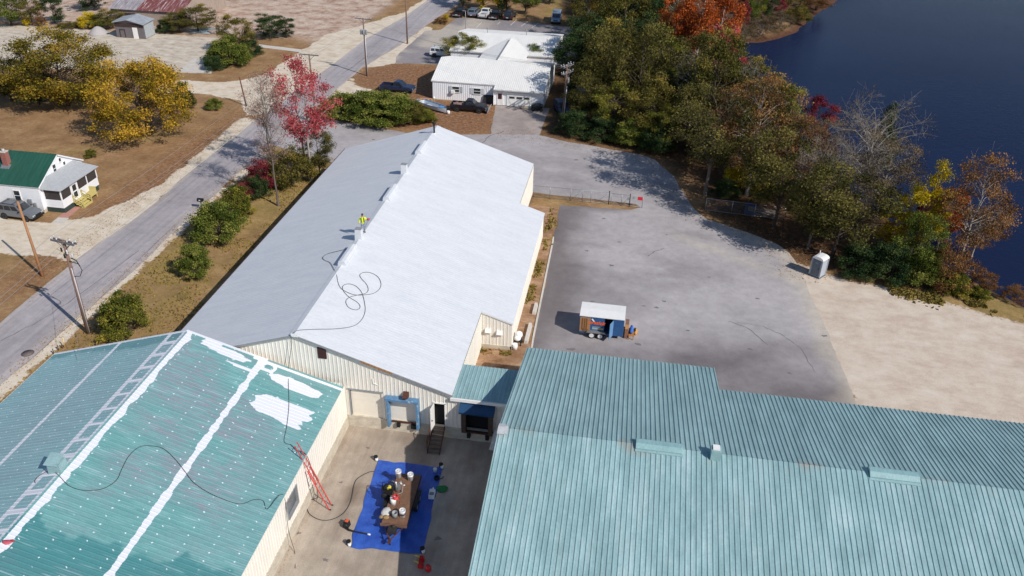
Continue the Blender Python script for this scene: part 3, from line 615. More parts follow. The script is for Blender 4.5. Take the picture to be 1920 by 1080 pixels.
def blob(X, Y, cx, cy, a, b, rot, s, amp=.5):
    c, q = math.cos(rot), math.sin(rot); dx, dy = X-cx, Y-cy; u, w = (dx*c+dy*q)/a, (-dx*q+dy*c)/b
    r = np.maximum(np.abs(u), np.abs(w))*.6+np.hypot(u, w)*.4
    return sstep(1.08, .92, r+(fbm(X*.9, Y*2.5, s)-.5)*amp)
def paint(X, Y, side):
    w = np.abs(X-GX)
    if side > 0:
        p = sstep(.06, -.06, w-(.54+(fbm(Y*1.3, Y*0, 5)-.5)*.4))*sstep(.02, .06, w-.08)
        m = sstep(.05, -.05, np.abs(w-5.66)-(.22+(fbm(Y*1.8, X*.2, 8)-.5)*.26))
        m = np.maximum(m, sstep(.05, -.05, np.abs(Y-(GY-.35))-.12)*(w > 5))                          # line along the wall flashing
        m = np.maximum(m, sstep(.05, -.05, np.abs(Y-(GY-.1))-(.14))*(w < 6))
        m = np.maximum(m, blob(X, Y, -22.1, 44.7, 1.95, .5, -.08, 3)); m = np.maximum(m, blob(X, Y, -22.0, 41.95, 1.9, 1.0, -.1, 4, .6))
        m = np.maximum(m, blob(X, Y, -27.6, 45.5, 1.9, .5, -.12, 9, .9)*.62); m = np.maximum(m, blob(X, Y, -25.9, 44.6, 1.2, .14, -.1, 6, .5))
        m = np.maximum(m, blob(X, Y, -24.3, 45.5, .55, .45, 0, 6, .5)-blob(X, Y, -24.3, 45.55, .3, .22, 0, 6, .3))
        st = 0.
        p = np.maximum(p, m)
        pit = 1.52
    else:
        p = sstep(.05, -.05, np.abs(w-1.24)-(.19+(fbm(Y*1.3, Y*0, 3)-.5)*.08))*.93
        p = np.maximum(p, sstep(.05, -.05, np.abs(w-5.6)-(.18+(fbm(Y*1.3, Y*0, 4)-.5)*.12))*.8)
        rung = np.abs(((Y-26.)/1.5) % 1-.5)*1.5
        p = np.maximum(p, sstep(.05, -.04, rung-.2)*(w < 1.3)*sstep(.5, .52, 1-w/3)); p = np.maximum(p, sstep(.03, -.03, w-.2))
        p = np.maximum(p, sstep(.05, -.05, np.abs(Y-(GY-.1))-.16)); p = p*(.86+.28*(fbm(X*1.5, Y*1.5, 3)-.5))
        pit = 1.52
    return np.clip(p, 0, 1)
for side, mat in ((1, M_GR), (-1, M_GL)):
    xe = GXR if side > 0 else GXL; d = Vector((xe-GX, 0, GE-GR)); wid = d.length; nr = int(wid/.085)
    # the eave end near the wall, fine rows so the brush marks stay crisp
    v, f, stt = ribs((GX, gy0, GR), (0, 1, 0), d, GY-gy0, wid, .305, .02, .1, .045, .15, [i/nr for i in range(nr+1)])
    me = bpy.data.meshes.new('roof_sheet'); me.from_pydata([tuple(G_) for G_ in (Matrix.Translation((-GX, -30, 0)) @ q for q in v)], [], f); me.materials.append(mat)
    A = np.array([tuple(q) for q in v]); X, Y = A[:, 0], A[:, 1]
    wear = sstep(.35, .6, fbm(X*.16, Y*.3, 13))*(1 if side > 0 else .5)*np.clip(sstep(11, 6, np.abs(X-GX))+.25, 0, 1)
    wet = (sstep(.3, .7, sstep(28.8, 27.6, Y+(fbm(X*.9, Y*.8, 5)-.5)*2.4+(X+25)*-.12)) if side > 0 else sstep(44.6, 45.4, Y+(fbm(X*.7, Y*.7, 6)-.5)*1.6+(X+35)*.08)*.8)
    for kx, val in (('paint', paint(X, Y, side)), ('wear', wear), ('wet', wet), ('streak', np.full(X.shape, 1. if side > 0 else .25))): a = me.attributes.new(kx, 'FLOAT', 'POINT'); a.data.foreach_set('value', np.asarray(val, np.float32))
    o = bpy.data.objects.new('roof_sheet', me); COL.objects.link(o); o.parent = G
mb = MB()
for xe in (GXR, GXL):
    q = [(GX, gy0, GR-.03), (xe, gy0, GE-.03), (xe, GY, GE-.03), (GX, GY, GR-.03)]; mb.slab(*(q if xe > GX else q[::-1]), .12)
mb.bb((GXL-.03, gy0, GE-.2), (GXL+.0, GY, GE+.0)); mb.build('roof_deck', M_WHITEP, G)
mb = MB(); xr, xl = -19.14, -42.05
zg = lambda s: GR-GS*abs(xl+s-GX)-.16
hole = [(35.3-gy0, 36.9-gy0, 1.75, 3.15)]
ribwall(mb, (xr, gy0), (xr, GY+.3), 1.0, GE-.08, hole, out=(1, 0), h=.02); ribwall(mb, (xl, gy0), (xl, GY), .3, GE-.1, out=(-1, 0)); ribwall(mb, (xl, GY), (-33.9, GY), .3, zg, out=(0, 1)); ribwall(mb, (-34.1, GY), (xr, GY), 4.3, lambda s: min(GR-GS*abs(-34.1+s-GX)-.16, 9), out=(0, 1))
ribwall(mb, (xl, gy0), (xr, gy0), .3, zg, out=(0, -1)); mb.build('wall', simple('warm white panel', L(244, 238, 226), .55, .1, 1.2, stretch=(1, 1, .25)), G, recalc=False)
mb = MB(); mb.bb((xr-.15, gy0, -.05), (xr+.07, GY+.3, 1.0)); mb.build('concrete_base', M_BASE, G); mb = MB(); mb.bb((xl-.05, gy0, -.05), (xl+.15, GY, .3)); mb.build('concrete_base', M_BASE, G)
mb = MB(); mb.bb((xr-.2, 35.3, 1.75), (xr-.13, 36.9, 3.15)); o = mb.build('window', glass('grey glass', (.10, .11, .12)), G)
mb = MB(); 
for y in (35.22, 36.9): mb.bb((xr-.12, y, 1.68), (xr+.05, y+.08, 3.22))
mb.bb((xr-.12, 35.3, 3.15), (xr+.05, 36.9, 3.22)); mb.bb((xr-.12, 35.3, 1.68), (xr+.09, 36.9, 1.75)); mb.build('frame', M_GREY, o)
mb = MB(); mb.box((GX-.35, 31.55, GR+.18), (.8, .75, .75), R_(5), 0, .92); o = mb.build('roof_vent', M_TEAL2, G); mb = MB(); mb.slab((GX-.85, 31.1, GR+.55), (GX-.05, 31.15, GR+.5), (GX-.05, 31.95, GR+.78), (GX-.85, 31.95, GR+.8), .04); mb.build('vent_flap', M_TEAL2, o)

# ---------------------------------------------------------------- right building, ribbed teal roof
RX, RY, RR_, RE, REY, RE2Y, RXS = -6.39, 39.875, 7.51, 4.35, 53.34, 49.43, 8.15
RSL = (RR_-RE)/(REY-RY); RE2 = RR_-RSL*(RE2Y-RY); NRY = 26.2; NRS = .255; NRZ = RR_-NRS*(RY-NRY); XR = 62.
def m_rroof(c1, c2, c3, name):
    t = NT(name); co = t.coord('Position', (1.2, .3, 1)); n = t.noise(co, .8, 6, .7); big = t.noise(t.coord('Position', (.5, .35, 1)), .5, 5, .7); f = t.noise(t.coord('Position'), 7, 3, .65)
    col = t.ramp(n, [(.3, c1), (.5, c2), (.72, c3)]); st2 = t.noise(t.coord('Position', (3.2, .25, 1)), 1.0, 4, .6); col = t.mix(.2, col, t.ramp(big, [(.32, .3), (.66, .7)]), 'OVERLAY'); col = t.mix(.2, col, t.ramp(st2, [(.34, .28), (.66, .7)]), 'OVERLAY'); col = t.mix(.2, col, t.ramp(f, [(.3, .3), (.7, .7)]), 'OVERLAY')
    col = t.mix(t.math('MULTIPLY', t.attr('rust'), t.ramp(f, [(.4, .2), (.6, 1.)])), col, L(168, 146, 128))
    col = t.mix(t.attr('seam'), col, L(66, 96, 100))
    return t.fin(col, .42, 0, .5)
M_RN = m_rroof(L(130, 161, 163), L(147, 178, 180), L(170, 194, 196), 'teal near slope'); M_RF = m_rroof(L(134, 162, 164), L(146, 175, 176), L(160, 187, 188), 'teal far slope')
B = thing('ribbed_roof_building', 'wide building with a ribbed pale teal metal roof along the bottom right', 'building', (20, 40, 0))
def rslope(name, x0, x1, y0, z0, y1, z1, mat, off, nrow):
    d = Vector((0, y1-y0, z1-z0)); v, f, stt = ribs((x0, y0, z0), (1, 0, 0), d, x1-x0, d.length, (.305), (.042 if y1 < y0 else .05), .095, .055, off, [i/nrow for i in range(nrow+1)])
    me = bpy.data.meshes.new(name); me.from_pydata([(q.x-20, q.y-40, q.z) for q in v], [], f); me.materials.append(mat)
    A = np.array([tuple(q) for q in v]); X, Y = A[:, 0], A[:, 1]
    rust = np.clip(sstep(.8, .1, np.abs(Y-RY+.2))*sstep(.56, .72, fbm(X*.45, Y*.6, 7)), 0, 1)*.9
    sx = (stt[:, 0]-off) % .305; rib = np.minimum(sx, .305-sx)
    seam = X*0.
    if y1 > y0: seam = np.maximum(seam, np.where(np.abs(Y-49.6) < .05, .0, 0))
    for kx, val in (('rust', rust), ('seam', seam)): a = me.attributes.new(kx, 'FLOAT', 'POINT'); a.data.foreach_set('value', np.asarray(val, np.float32))
    o = bpy.data.objects.new(name, me); COL.objects.link(o); o.parent = B; return o
rslope('near_roof', RX, XR, RY, RR_, NRY, NRZ, M_RN, .15, 40)
rslope('far_roof', RX, XR, RY, RR_, RE2Y, RE2, M_RF, .15, 24)
rslope('far_roof', RX, RXS, RE2Y-.02, RE2-.012, REY, RE-.012, M_RF, .15, 10)
mb = MB(); mb.slab((RX, NRY, NRZ-.03), (XR, NRY, NRZ-.03), (XR, RY, RR_-.03), (RX, RY, RR_-.03), .15); mb.slab((RX, RY, RR_-.031), (XR, RY, RR_-.031), (XR, RE2Y-.01, RE2-.031), (RX, RE2Y-.01, RE2-.031), .15); mb.slab((RX, RE2Y, RE2-.04), (RXS, RE2Y, RE2-.04), (RXS, REY-.01, RE-.04), (RX, REY-.01, RE-.04), .15)
mb.build('roof_deck', M_TEAL2, B)
mb = MB(); zr = lambda s: (RR_-RSL*(RY and (NRY+s-RY)) if NRY+s > RY else RR_-NRS*(RY-NRY-s))-.18
ribwall(mb, (RX+.12, NRY+.1), (RX+.12, REY-.15), 0, lambda s: zr(s+.1), out=(-1, 0)); ribwall(mb, (RX+.12, REY-.15), (RXS-.12, REY-.15), 0, RE-.15, out=(0, 1)); ribwall(mb, (RXS-.12, RE2Y-.2), (RXS-.12, REY-.15), 0, RE, out=(1, 0)); ribwall(mb, (RXS-.12, RE2Y-.2), (XR, RE2Y-.2), 0, RE2-.15, out=(0, 1)); ribwall(mb, (RX+.12, NRY+.1), (XR, NRY+.1), 0, NRZ-.15, out=(0, -1))
mb.build('wall', M_CREAM, B, recalc=False)
for x in (3.65, 17.5): 
    k = MB(); w = .42; k.prism([(RY-w, RR_-.12), (RY-w, RR_+.03), (RY-w*.8, RR_+.1), (RY-w*.4, RR_+.24), (RY+w*.5, RR_+.26), (RY+w, RR_+.1), (RY+w, RR_-.1)], 'x', x-1.42, x+1.42); o = k.build('ridge_vent', M_TEAL, B)
    k = MB(); k.slab((x-1.45, RY-.58, RR_-.09), (x+1.45, RY-.58, RR_-.09), (x+1.45, RY-.43, RR_-.04), (x-1.45, RY-.43, RR_-.04), .03); k.build('vent_flashing', M_TEAL2, o)
k = MB(); k.box((7.05, RY-.2, RR_+.2), (.62, .66, .65)); o = k.build('box_vent', M_TEAL2, B); k = MB(); k.box((7.05, RY-.1, RR_+.56), (.42, .44, .08)); k.build('vent_cap', M_WHITEP, o)
k = MB(); k.slab((RX-.02, RY-.55, RR_-.06), (RX+.42, RY-.55, RR_-.06), (RX+.42, RY, RR_+.08), (RX-.02, RY, RR_+.08), .02); k.slab((RX-.02, RY, RR_+.08), (RX+.42, RY, RR_+.08), (RX+.42, RY+.4, RR_-.02), (RX-.02, RY+.4, RR_-.02), .02); k.slab((RX+.425, RY-.5, RR_-.045), (RX+.62, RY-.5, RR_-.045), (RX+.62, RY+.1, RR_+.085), (RX+.425, RY+.1, RR_+.085), .02)
k.build('ridge_patch', simple('grey flashing tape', L(196, 198, 200), .6, .15, 4), B)
# quarter-round grey hood on the left wall
k = MB(); pr = [(RX+.1, 1.55)]+[(RX+.1-1.45*math.cos(a), 1.55+1.0*math.sin(a)) for a in [i*PI/16 for i in range(9)]]+[(RX+.1, 2.55)]
k.prism(pr, 'y', 44.2, 46.0, smooth=False); k.build('dock_hood', simple('grey hood', L(196, 198, 198), .6, .1), B)
# ---------------------------------------------------------------- house on the left
M_SIDING = simple('white siding', L(236, 236, 238), .55, .05, 2)
M_GREENR = simple('green roof metal', L(44, 92, 76), .45, .3, .7, stretch=(3, .4, 1), spec=.5)
M_SHING = simple('grey shingles', L(176, 178, 180), .9, .15, 3)
M_BRICK = simple('red brick', L(166, 108, 98), .9, .3, 9)
M_PINE = simple('new yellow pine', L(206, 190, 120), .7, .15, 4)
M_GLASS = glass('window glass'); M_SCREEN = simple('insect screen', L(70, 64, 62), .7, .3, 3)
HX, HY0, HY1, HYR, HE, HR = -64.2, 75.3, 83.4, 79.4, 3.2, 5.5; hx0 = -82.
Hs = thing('house', 'white house with a dark green metal roof and a grey hip roofed porch', 'house', (-68, 79, 0))
mb = MB(); d = Vector((0, HY0-.15-HYR, HE-HR)); v, f, _ = ribs((hx0, HYR, HR), (1, 0, 0), d, HX+.2-hx0, d.length, .45, .025, .05, .03, .1); mb.add(v, f)
d = Vector((0, HY1+.15-HYR, HE-HR)); v, f, _ = ribs((hx0, HYR, HR), (1, 0, 0), d, HX+.2-hx0, d.length, .45, .025, .05, .03, .1); mb.add(v, f); mb.build('roof', M_GREENR, Hs, recalc=False)
mb = MB(); mb.slab((hx0, HY0-.15, HE-.02), (HX+.2, HY0-.15, HE-.02), (HX+.2, HYR, HR-.02), (hx0, HYR, HR-.02), .16); mb.slab((hx0, HYR, HR-.021), (HX+.2, HYR, HR-.021), (HX+.2, HY1+.15, HE-.021), (hx0, HY1+.15, HE-.021), .16); mb.build('eaves', M_SIDING, Hs)
mb = MB(); mb.prism([(HY0, .4), (HY1, .4), (HY1, HE-.1), (HYR, HR-.2), (HY0, HE-.1)], 'x', hx0+.1, HX)
for z in np.arange(.6, 3.1, .2): mb.bb((hx0+.1, HY0-.015, z), (HX, HY0+.002, z+.17))
mb.build('wall', M_SIDING, Hs)
mb = MB(); mb.bb((hx0+.2, HY0+.05, -.1), (HX-.05, HY1-.05, .4)); mb.build('foundation', M_BASE, Hs)
def window(par, c, w, h, ax, out, mull=True, fr=None, gl=None, shut=None):
    fr = fr or M_WHITEP; gl = gl or M_GLASS; k = MB(); t = .07
    def B_(mb, a0, a1, z0, z1, o0, o1):
        if ax == 'x': mb.bb((c[0]+a0, c[1]+o0*out, c[2]+z0), (c[0]+a1, c[1]+o1*out, c[2]+z1))
        else: mb.bb((c[0]+o0*out, c[1]+a0, c[2]+z0), (c[0]+o1*out, c[1]+a1, c[2]+z1))
    B_(k, -w/2-t, -w/2, -h/2, h/2, -.02, .06); B_(k, w/2, w/2+t, -h/2, h/2, -.02, .06); B_(k, -w/2-t, w/2+t, h/2, h/2+t, -.02, .065); B_(k, -w/2-t-.03, w/2+t+.03, -h/2-t, -h/2, -.02, .1)
    if mull: B_(k, -w/2, w/2, -.03, .03, .025, .05)
    o = k.build('window', fr, par); g = MB(); B_(g, -w/2, w/2, -h/2, h/2, -.01, .025); g.build('pane', gl, o)
    if shut:
        for s in (-1, 1): g = MB(); B_(g, s*(w/2+.32)-.22, s*(w/2+.32)+.22, -h/2-.04, h/2+.04, .0, .045); g.build('shutter', shut, o)
    return o
for x in (-80, -76.5, -73.6, -70.0, -67.0): window(Hs, (x, HY0-.02, 1.95), .72, 1.15, 'x', -1)
window(Hs, (HX+.01, 78.6, 4.05), .5, .95, 'y', 1); window(Hs, (HX+.01, 79.8, 4.65), .36, .4, 'y', 1, False); window(Hs, (HX+.01, 80.35, 4.0), .36, .38, 'y', 1, False)
k = MB(); k.box((-69.2, 77.7, 5.15), (.62, .62, 1.7)); ch = k.build('chimney', M_BRICK, Hs); k = MB(); k.box((-69.2, 77.7, 6.05), (.7, .7, .1)); k.lathe((-69.2, 77.7, 6.1), [(.16, 0), (.14, .25)]); k.build('chimney_cap', M_CONC, ch)
k = MB(); k.slab((-69.75, 77.05, 4.24), (-68.65, 77.05, 4.24), (-68.65, 77.6, 4.58), (-69.75, 77.6, 4.58), .03); k.build('flashing', M_STEEL, Hs)
# porch
PX, PY0, PY1 = -62.0, 75.75, 82.5
mb = MB(); a, b, c, d_ = (HX, 76.4, 3.75), (HX, 81.9, 3.75), (PX+.3, PY1+.3, 2.85), (PX+.3, PY0-.3, 2.85)
mb.slab(d_, c, b, a, .1); mb.slab((HX, PY0-.3, 2.85), d_, a, (HX, 76.39, 3.74), .1); mb.slab((HX, 81.91, 3.74), b, c, (HX, PY1+.3, 2.85), .1); mb.build('porch_roof', M_SHING, Hs)
pw = MB()
pw.bb((PX-.08, PY0, .75), (PX, 77.55, 1.55)); pw.bb((PX-.08, 78.75, .75), (PX, PY1, 1.55)); pw.bb((HX, PY0, .75), (PX-.081, PY0+.08, 1.55)); pw.bb((HX, PY1-.08, .75), (PX-.081, PY1, 1.55)); pw.bb((HX, PY0-.01, .62), (PX+.01, PY1+.01, .749))
for y in (PY0, 77.5, 78.7, 80.5, PY1-.1): pw.bb((PX-.09, y, 1.55), (PX+.01, y+.14, 2.84))
pw.bb((HX, PY0-.005, 1.55), (HX+.2, PY0+.09, 2.84)); pw.bb((PX-.095, PY0, 2.62), (PX+.012, PY1, 2.83)); pw.build('porch_wall', M_SIDING, Hs)
pw = MB(); pw.bb((PX-.05, PY0+.15, 1.55), (PX-.03, PY1-.1, 2.62)); pw.bb((HX+.2, PY0+.03, 1.55), (PX-.1, PY0+.05, 2.7)); pw.build('porch_screen', M_SCREEN, Hs)
pw = MB(); pw.bb((PX-.03, 77.66, .75), (PX+.012, 78.68, 2.6)); o = pw.build('porch_door', M_SIDING, Hs); pw = MB(); pw.bb((PX+.013, 77.85, 1.75), (PX+.02, 78.5, 2.45)); pw.bb((PX+.013, 77.85, .95), (PX+.02, 78.5, 1.6)); pw.build('pane', M_GLASS, o)
pw = MB(); pw.bb((PX-.3, PY0+.1, -.05), (PX-.05, PY1-.1, .62)); pw.bb((HX, PY0+.08, -.05), (PX-.3, PY0+.2, .62)); pw.build('porch_base', simple('dark green lattice', L(58, 76, 70), .8, .3), Hs)
ps = MB()
for i in range(4): ps.bb((PX+.02+i*.3, 77.4, .0 if i == 3 else .5-i*.17), (PX+.32+i*.3, 79.0, .6-i*.16))
for y in (77.4, 78.95):
    for x, zb in ((PX+.1, .5), (PX+1.15, 0)): ps.bb((x, y, zb), (x+.09, y+.09, zb+1.0))
    ps.tube([(PX+.12, y+.05, 1.45), (PX+1.2, y+.05, .98)], .05, 4); ps.tube([(PX+.12, y+.05, 1.1), (PX+1.2, y+.05, .6)], .04, 4); ps.tube([(PX+.2, y+.05, .8), (PX+1.2, y+.05, .35)], .04, 4)
ps.bb((PX+.05, 79.0, .45), (PX+.95, 80.6, .6)); ps.bb((PX+.85, 79.0, .6), (PX+.93, 80.6, 1.25)); ps.bb((PX+.05, 80.52, .6), (PX+.93, 80.6, 1.25))
for y in (79.2, 80.5): ps.bb((PX+.8, y, -.02), (PX+.9, y+.1, .45))
ps.build('porch_steps', M_PINE, Hs)
k = MB(); k.box((-65.6, HY0-.1, 1.35), (.45, .12, .6)); k.box((-65.05, HY0-.12, 1.0), (.3, .16, .5)); k.build('meter_box', M_GREY, Hs)
# ---------------------------------------------------------------- garage beside the driveway
M_WRIB = simple('white ribbed steel', L(238, 238, 240), .5, .05, 1.2)
M_WOLD = simple('white painted roof', L(232, 230, 226), .6, .08, .8, stretch=(1.5, .3, 1))
gx0, gx1, gxm, gy, gyr, ge, gr = -31.3, -13.7, -22.6, 124.0, 131.0, 3.05, 4.75; gsl = (gr-ge)/(gyr-gy)
Gg = thing('garage', 'white ribbed metal garage with a shuttered window and a wide door under a lower eave', 'garage', (-22, 128, 0))
yb = 138.; lowy = 122.8; lowz = ge-gsl*(gy-lowy)
mb = MB()
for (a, b, y0, z0) in ((gx0-.2, gxm+1.2, gy-.15, ge-.04), (gxm+1.2, gx1+.2, lowy-.2, lowz-.05)):
    d = Vector((0, y0-gyr, z0-gr)); v, f, _ = ribs((a, gyr, gr), (1, 0, 0), d, b-a, d.length, .305, .03, .1, .05, .1); mb.add(v, f)
d = Vector((0, yb-gyr, ge-gr)); v, f, _ = ribs((gx0-.2, gyr, gr), (1, 0, 0), d, gx1-gx0+.4, d.length, .305, .03, .1, .05, .1); mb.add(v, f); mb.build('roof', M_WOLD, Gg, recalc=False)
mb = MB(); mb.slab((gx0-.2, gy-.15, ge-.06), (gxm+1.19, gy-.15, ge-.06), (gxm+1.19, gyr, gr-.02), (gx0-.2, gyr, gr-.02), .14); mb.slab((gxm+1.2, lowy-.2, lowz-.07), (gx1+.2, lowy-.2, lowz-.07), (gx1+.2, gyr, gr-.02), (gxm+1.2, gyr, gr-.02), .14); mb.slab((gx0-.2, gyr, gr-.02), (gx1+.2, gyr, gr-.02), (gx1+.2, yb, ge-.02), (gx0-.2, yb, ge-.02), .14); mb.build('eaves', M_WHITEP, Gg)
mb = MB(); zt_ = lambda s: min(ge+gsl*s, gr-gsl*.9*(s-7.))-.17
ribwall(mb, (gx0, gy), (gxm+1.2, gy), .12, ge-.2, out=(0, -1), h=.035); ribwall(mb, (gx0, gy), (gx0, yb), .12, zt_, out=(-1, 0)); ribwall(mb, (gx1, lowy), (gx1, yb), .1, lambda s: zt_(s-1.2), out=(1, 0)); ribwall(mb, (gxm+1.2, lowy), (gxm+1.2, gy), .12, lowz, out=(-1, 0)); ribwall(mb, (gx0, yb), (gx1, yb), .1, ge-.2, out=(0, 1))
ribwall(mb, (gxm+1.2, lowy+.45), (gx1, lowy+.45), .1, lowz-.1, out=(0, -1), h=.02); mb.build('wall', M_WRIB, Gg, recalc=False)
mb = MB(); mb.bb((gx0, gy-.03, -.1), (gx1, gy+.2, .13)); mb.build('foundation', M_BASE, Gg)
window(Gg, (-27.6, gy-.04, 1.85), 1.1, .85, 'x', -1, True, None, None, simple('grey shutter', L(176, 180, 186), .6, .1)); window(Gg, (-24.2, gy-.04, 1.8), 1.1, .85, 'x', -1, True, None, None, simple('pale shutter', L(196, 198, 204), .6, .1))
k = MB(); k.box((-28.0, gy-.25, 1.5), (.55, .5, .4)); k.build('air_conditioner', M_WHITEP, Gg)
k = MB(); k.bb((-20.9, lowy+.36, .1), (-19.95, lowy+.44, 2.15)); o = k.build('door', M_WHITEP, Gg); k = MB(); k.bb((-20.75, lowy+.33, 1.1), (-20.15, lowy+.355, 1.95)); k.build('pane', simple('dark red glass', L(84, 46, 50), .3, .2), o)
k = MB()
for i in range(4): k.bb((-19.4, lowy+.34, .1+i*.53), (-15.6, lowy+.42, .61+i*.53))
o = k.build('garage_door', M_WHITEP, Gg); k = MB()
for x in (-19.0, -17.85, -16.7): k.bb((x, lowy+.31, 1.3), (x+.85, lowy+.335, 1.62))
k.build('pane', M_GLASS, o)
# T-shaped white building behind the garage
T = thing('workshop', 'low white roofed building with a cross wing behind the garage', 'building', (-23, 145, 0))
tx0, tx1, ty0, tyr, ty1, te, tr = -32.6, -14.2, 141.5, 149.6, 157.5, 3.0, 4.4
mb = MB()
for y in (ty0, ty1): d = Vector((0, y-tyr, te-tr)); v, f, _ = ribs((tx0, tyr, tr), (1, 0, 0), d, tx1-tx0, d.length, .305, .02, .1, .05, .1); mb.add(v, f)
wx, ww = -22.6, 3.9; 
for s in (-1, 1): d = Vector((s*ww, 0, -(tr-te)*.8)); v, f, _ = ribs((wx, 131.6, tr-.12), (0, 1, 0), d, 15.9, d.length, .305, .02, .1, .05, .1); mb.add(v, f)
mb.build('roof', M_WOLD, T, recalc=False)
mb = MB(); mb.slab((tx0, ty0, te-.03), (tx1, ty0, te-.03), (tx1, tyr, tr-.03), (tx0, tyr, tr-.03), .12); mb.slab((tx0, tyr, tr-.03), (tx1, tyr, tr-.03), (tx1, ty1, te-.03), (tx0, ty1, te-.03), .12)
mb.build('eaves', M_WHITEP, T)
mb = MB(); ribwall(mb, (tx0+.2, ty0+.3), (tx1-.2, ty0+.3), 0, te-.15, out=(0, -1)); ribwall(mb, (tx0+.2, ty1-.3), (tx1-.2, ty1-.3), 0, te-.15, out=(0, 1)); zz = lambda s: te+(tr-te)*(1-abs(s-7.8)/8.1)-.15
ribwall(mb, (tx0+.2, ty0+.3), (tx0+.2, ty1-.3), 0, zz, out=(-1, 0)); ribwall(mb, (tx1-.2, ty0+.3), (tx1-.2, ty1-.3), 0, zz, out=(1, 0)); ribwall(mb, (wx-ww+.3, 138.2), (wx-ww+.3, ty0+.3), 0, te-.1, out=(-1, 0)); ribwall(mb, (wx+ww-.3, 138.2), (wx+ww-.3, ty0+.3), 0, te-.1, out=(1, 0)); mb.build('wall', M_WRIB, T, recalc=False)
for x in (-27.3, -20.2): k = MB(); k.tube([(x, tyr, tr), (x, tyr, tr+.75)], .05); k.ball((x, tyr, tr+.8), .2, 8, 5); k.build('roof_stack', M_GREY, T)
k = MB(); k.slab((wx-.3, 132.6, tr-.13), (wx, 132.6, tr-.08), (wx, 146, tr-.08), (wx-.3, 146, tr-.13), .02); k.build('ridge_cap', M_GREY, T)
# barn with rust streaked roof, and the small shed in front
M_RROOF = NT('rust streaked roof'); _co = M_RROOF.coord('Object', (2.4, .15, 1)); _n = M_RROOF.noise(_co, 1.4, 5, .7); M_RROOF = M_RROOF.fin(M_RROOF.ramp(_n, [(.3, L(98, 52, 50)), (.52, L(126, 74, 72)), (.68, L(196, 188, 190))]), .7)
M_RROOF2 = NT('dull streaked roof'); _co = M_RROOF2.coord('Object', (2.4, .15, 1)); _n = M_RROOF2.noise(_co, 1.4, 5, .7); M_RROOF2 = M_RROOF2.fin(M_RROOF2.ramp(_n, [(.3, L(120, 108, 110)), (.55, L(158, 152, 156)), (.7, L(188, 184, 188))]), .7)
M_GWOOD = simple('grey boards', L(124, 116, 118), .9, .35, 2, stretch=(1, 1, 3)); M_DWOOD = simple('dark boards', L(74, 58, 56), .9, .4, 3)
Bn = thing('barn', 'long old barn with a red rusted metal roof at the top left', 'barn', (-90, 166, 0))
_a, _m, _b = P(212, 12, 3), P(263, 16, 3), P(335, 27, 3); bx0, bxm, bx1, by0 = _a.x, _m.x, _b.x, (_a.y+_b.y)/2; byr, by1, be, br = by0+9.5, by0+19, 3.0, 6.3
for a, b, m in ((bx0, bxm, M_RROOF2), (bxm, bx1, M_RROOF)):
    mb = MB()
    for y in (by0-.4, by1+.4): d = Vector((0, y-byr, be-br)); v, f, _ = ribs((a, byr, br), (1, 0, 0), d, b-a, d.length, .75, .05, .12, .06, .2); mb.add(v, f)
    mb.build('roof', m, Bn, recalc=False)
mb = MB(); mb.prism([(by0, 0), (by1, 0), (by1, be-.05), (byr, br-.25), (by0, be-.05)], 'x', bx0+.3, bx1-.3); mb.build('wall', simple('pale boards', L(178, 160, 146), .9, .3, 2, stretch=(2, 2, .5)), Bn)
k = MB(); k.bb((bx0+3, by0-.05, 0), (bx0+5.5, by0-.003, 2.3)); k.build('barn_door', M_DWOOD, Bn)
Sh = thing('shed', 'small grey weathered shed with a pale door standing before the barn', 'shed', (-95, 149, 0)); s0, s1, sy0, sy1 = -98.4, -92.6, 146.5, 150.0
mb = MB(); mb.slab((s0-.3, sy0-.4, 2.9), (-95.6, sy0-.4, 3.5), (-95.6, sy1+.3, 3.7), (s0-.3, sy1+.3, 3.1), .1); mb.slab((-95.59, sy0-.4, 3.5), (s1+.3, sy0-.4, 2.75), (s1+.3, sy1+.3, 2.95), (-95.59, sy1+.3, 3.7), .1); mb.build('roof', simple('patched grey roofing', L(172, 176, 182), .7, .35, 1.2), Sh)
mb = MB(); mb.prism([(s0, 0), (s1, 0), (s1, 2.7), (-95.6, 3.35), (s0, 2.8)], 'y', sy0, sy1); mb.build('wall', M_GWOOD, Sh)
k = MB(); k.bb((s0, sy0-.06, 2.05), (s1, sy0-.003, 2.75)); k.build('gable_board', M_DWOOD, Sh)
k = MB(); k.bb((-94.9, sy0-.1, 0), (-93.9, sy0-.062, 2.05)); k.build('door', M_WHITEP, Sh); k = MB(); k.bb((s1+.003, sy0+.2, .1), (s1+.05, sy1, 2.6)); k.build('side_panel', simple('pale grey panel', L(176, 182, 184), .7, .2, 2), Sh)
k = MB()
for x in (-97.6, -96.6): k.bb((x, sy0-.09, .1), (x+.08, sy0-.003, 1.6))
k.bb((-97.6, sy0-.095, 1.5), (-96.5, sy0-.003, 1.6)); k.build('hatch', M_DWOOD, Sh)
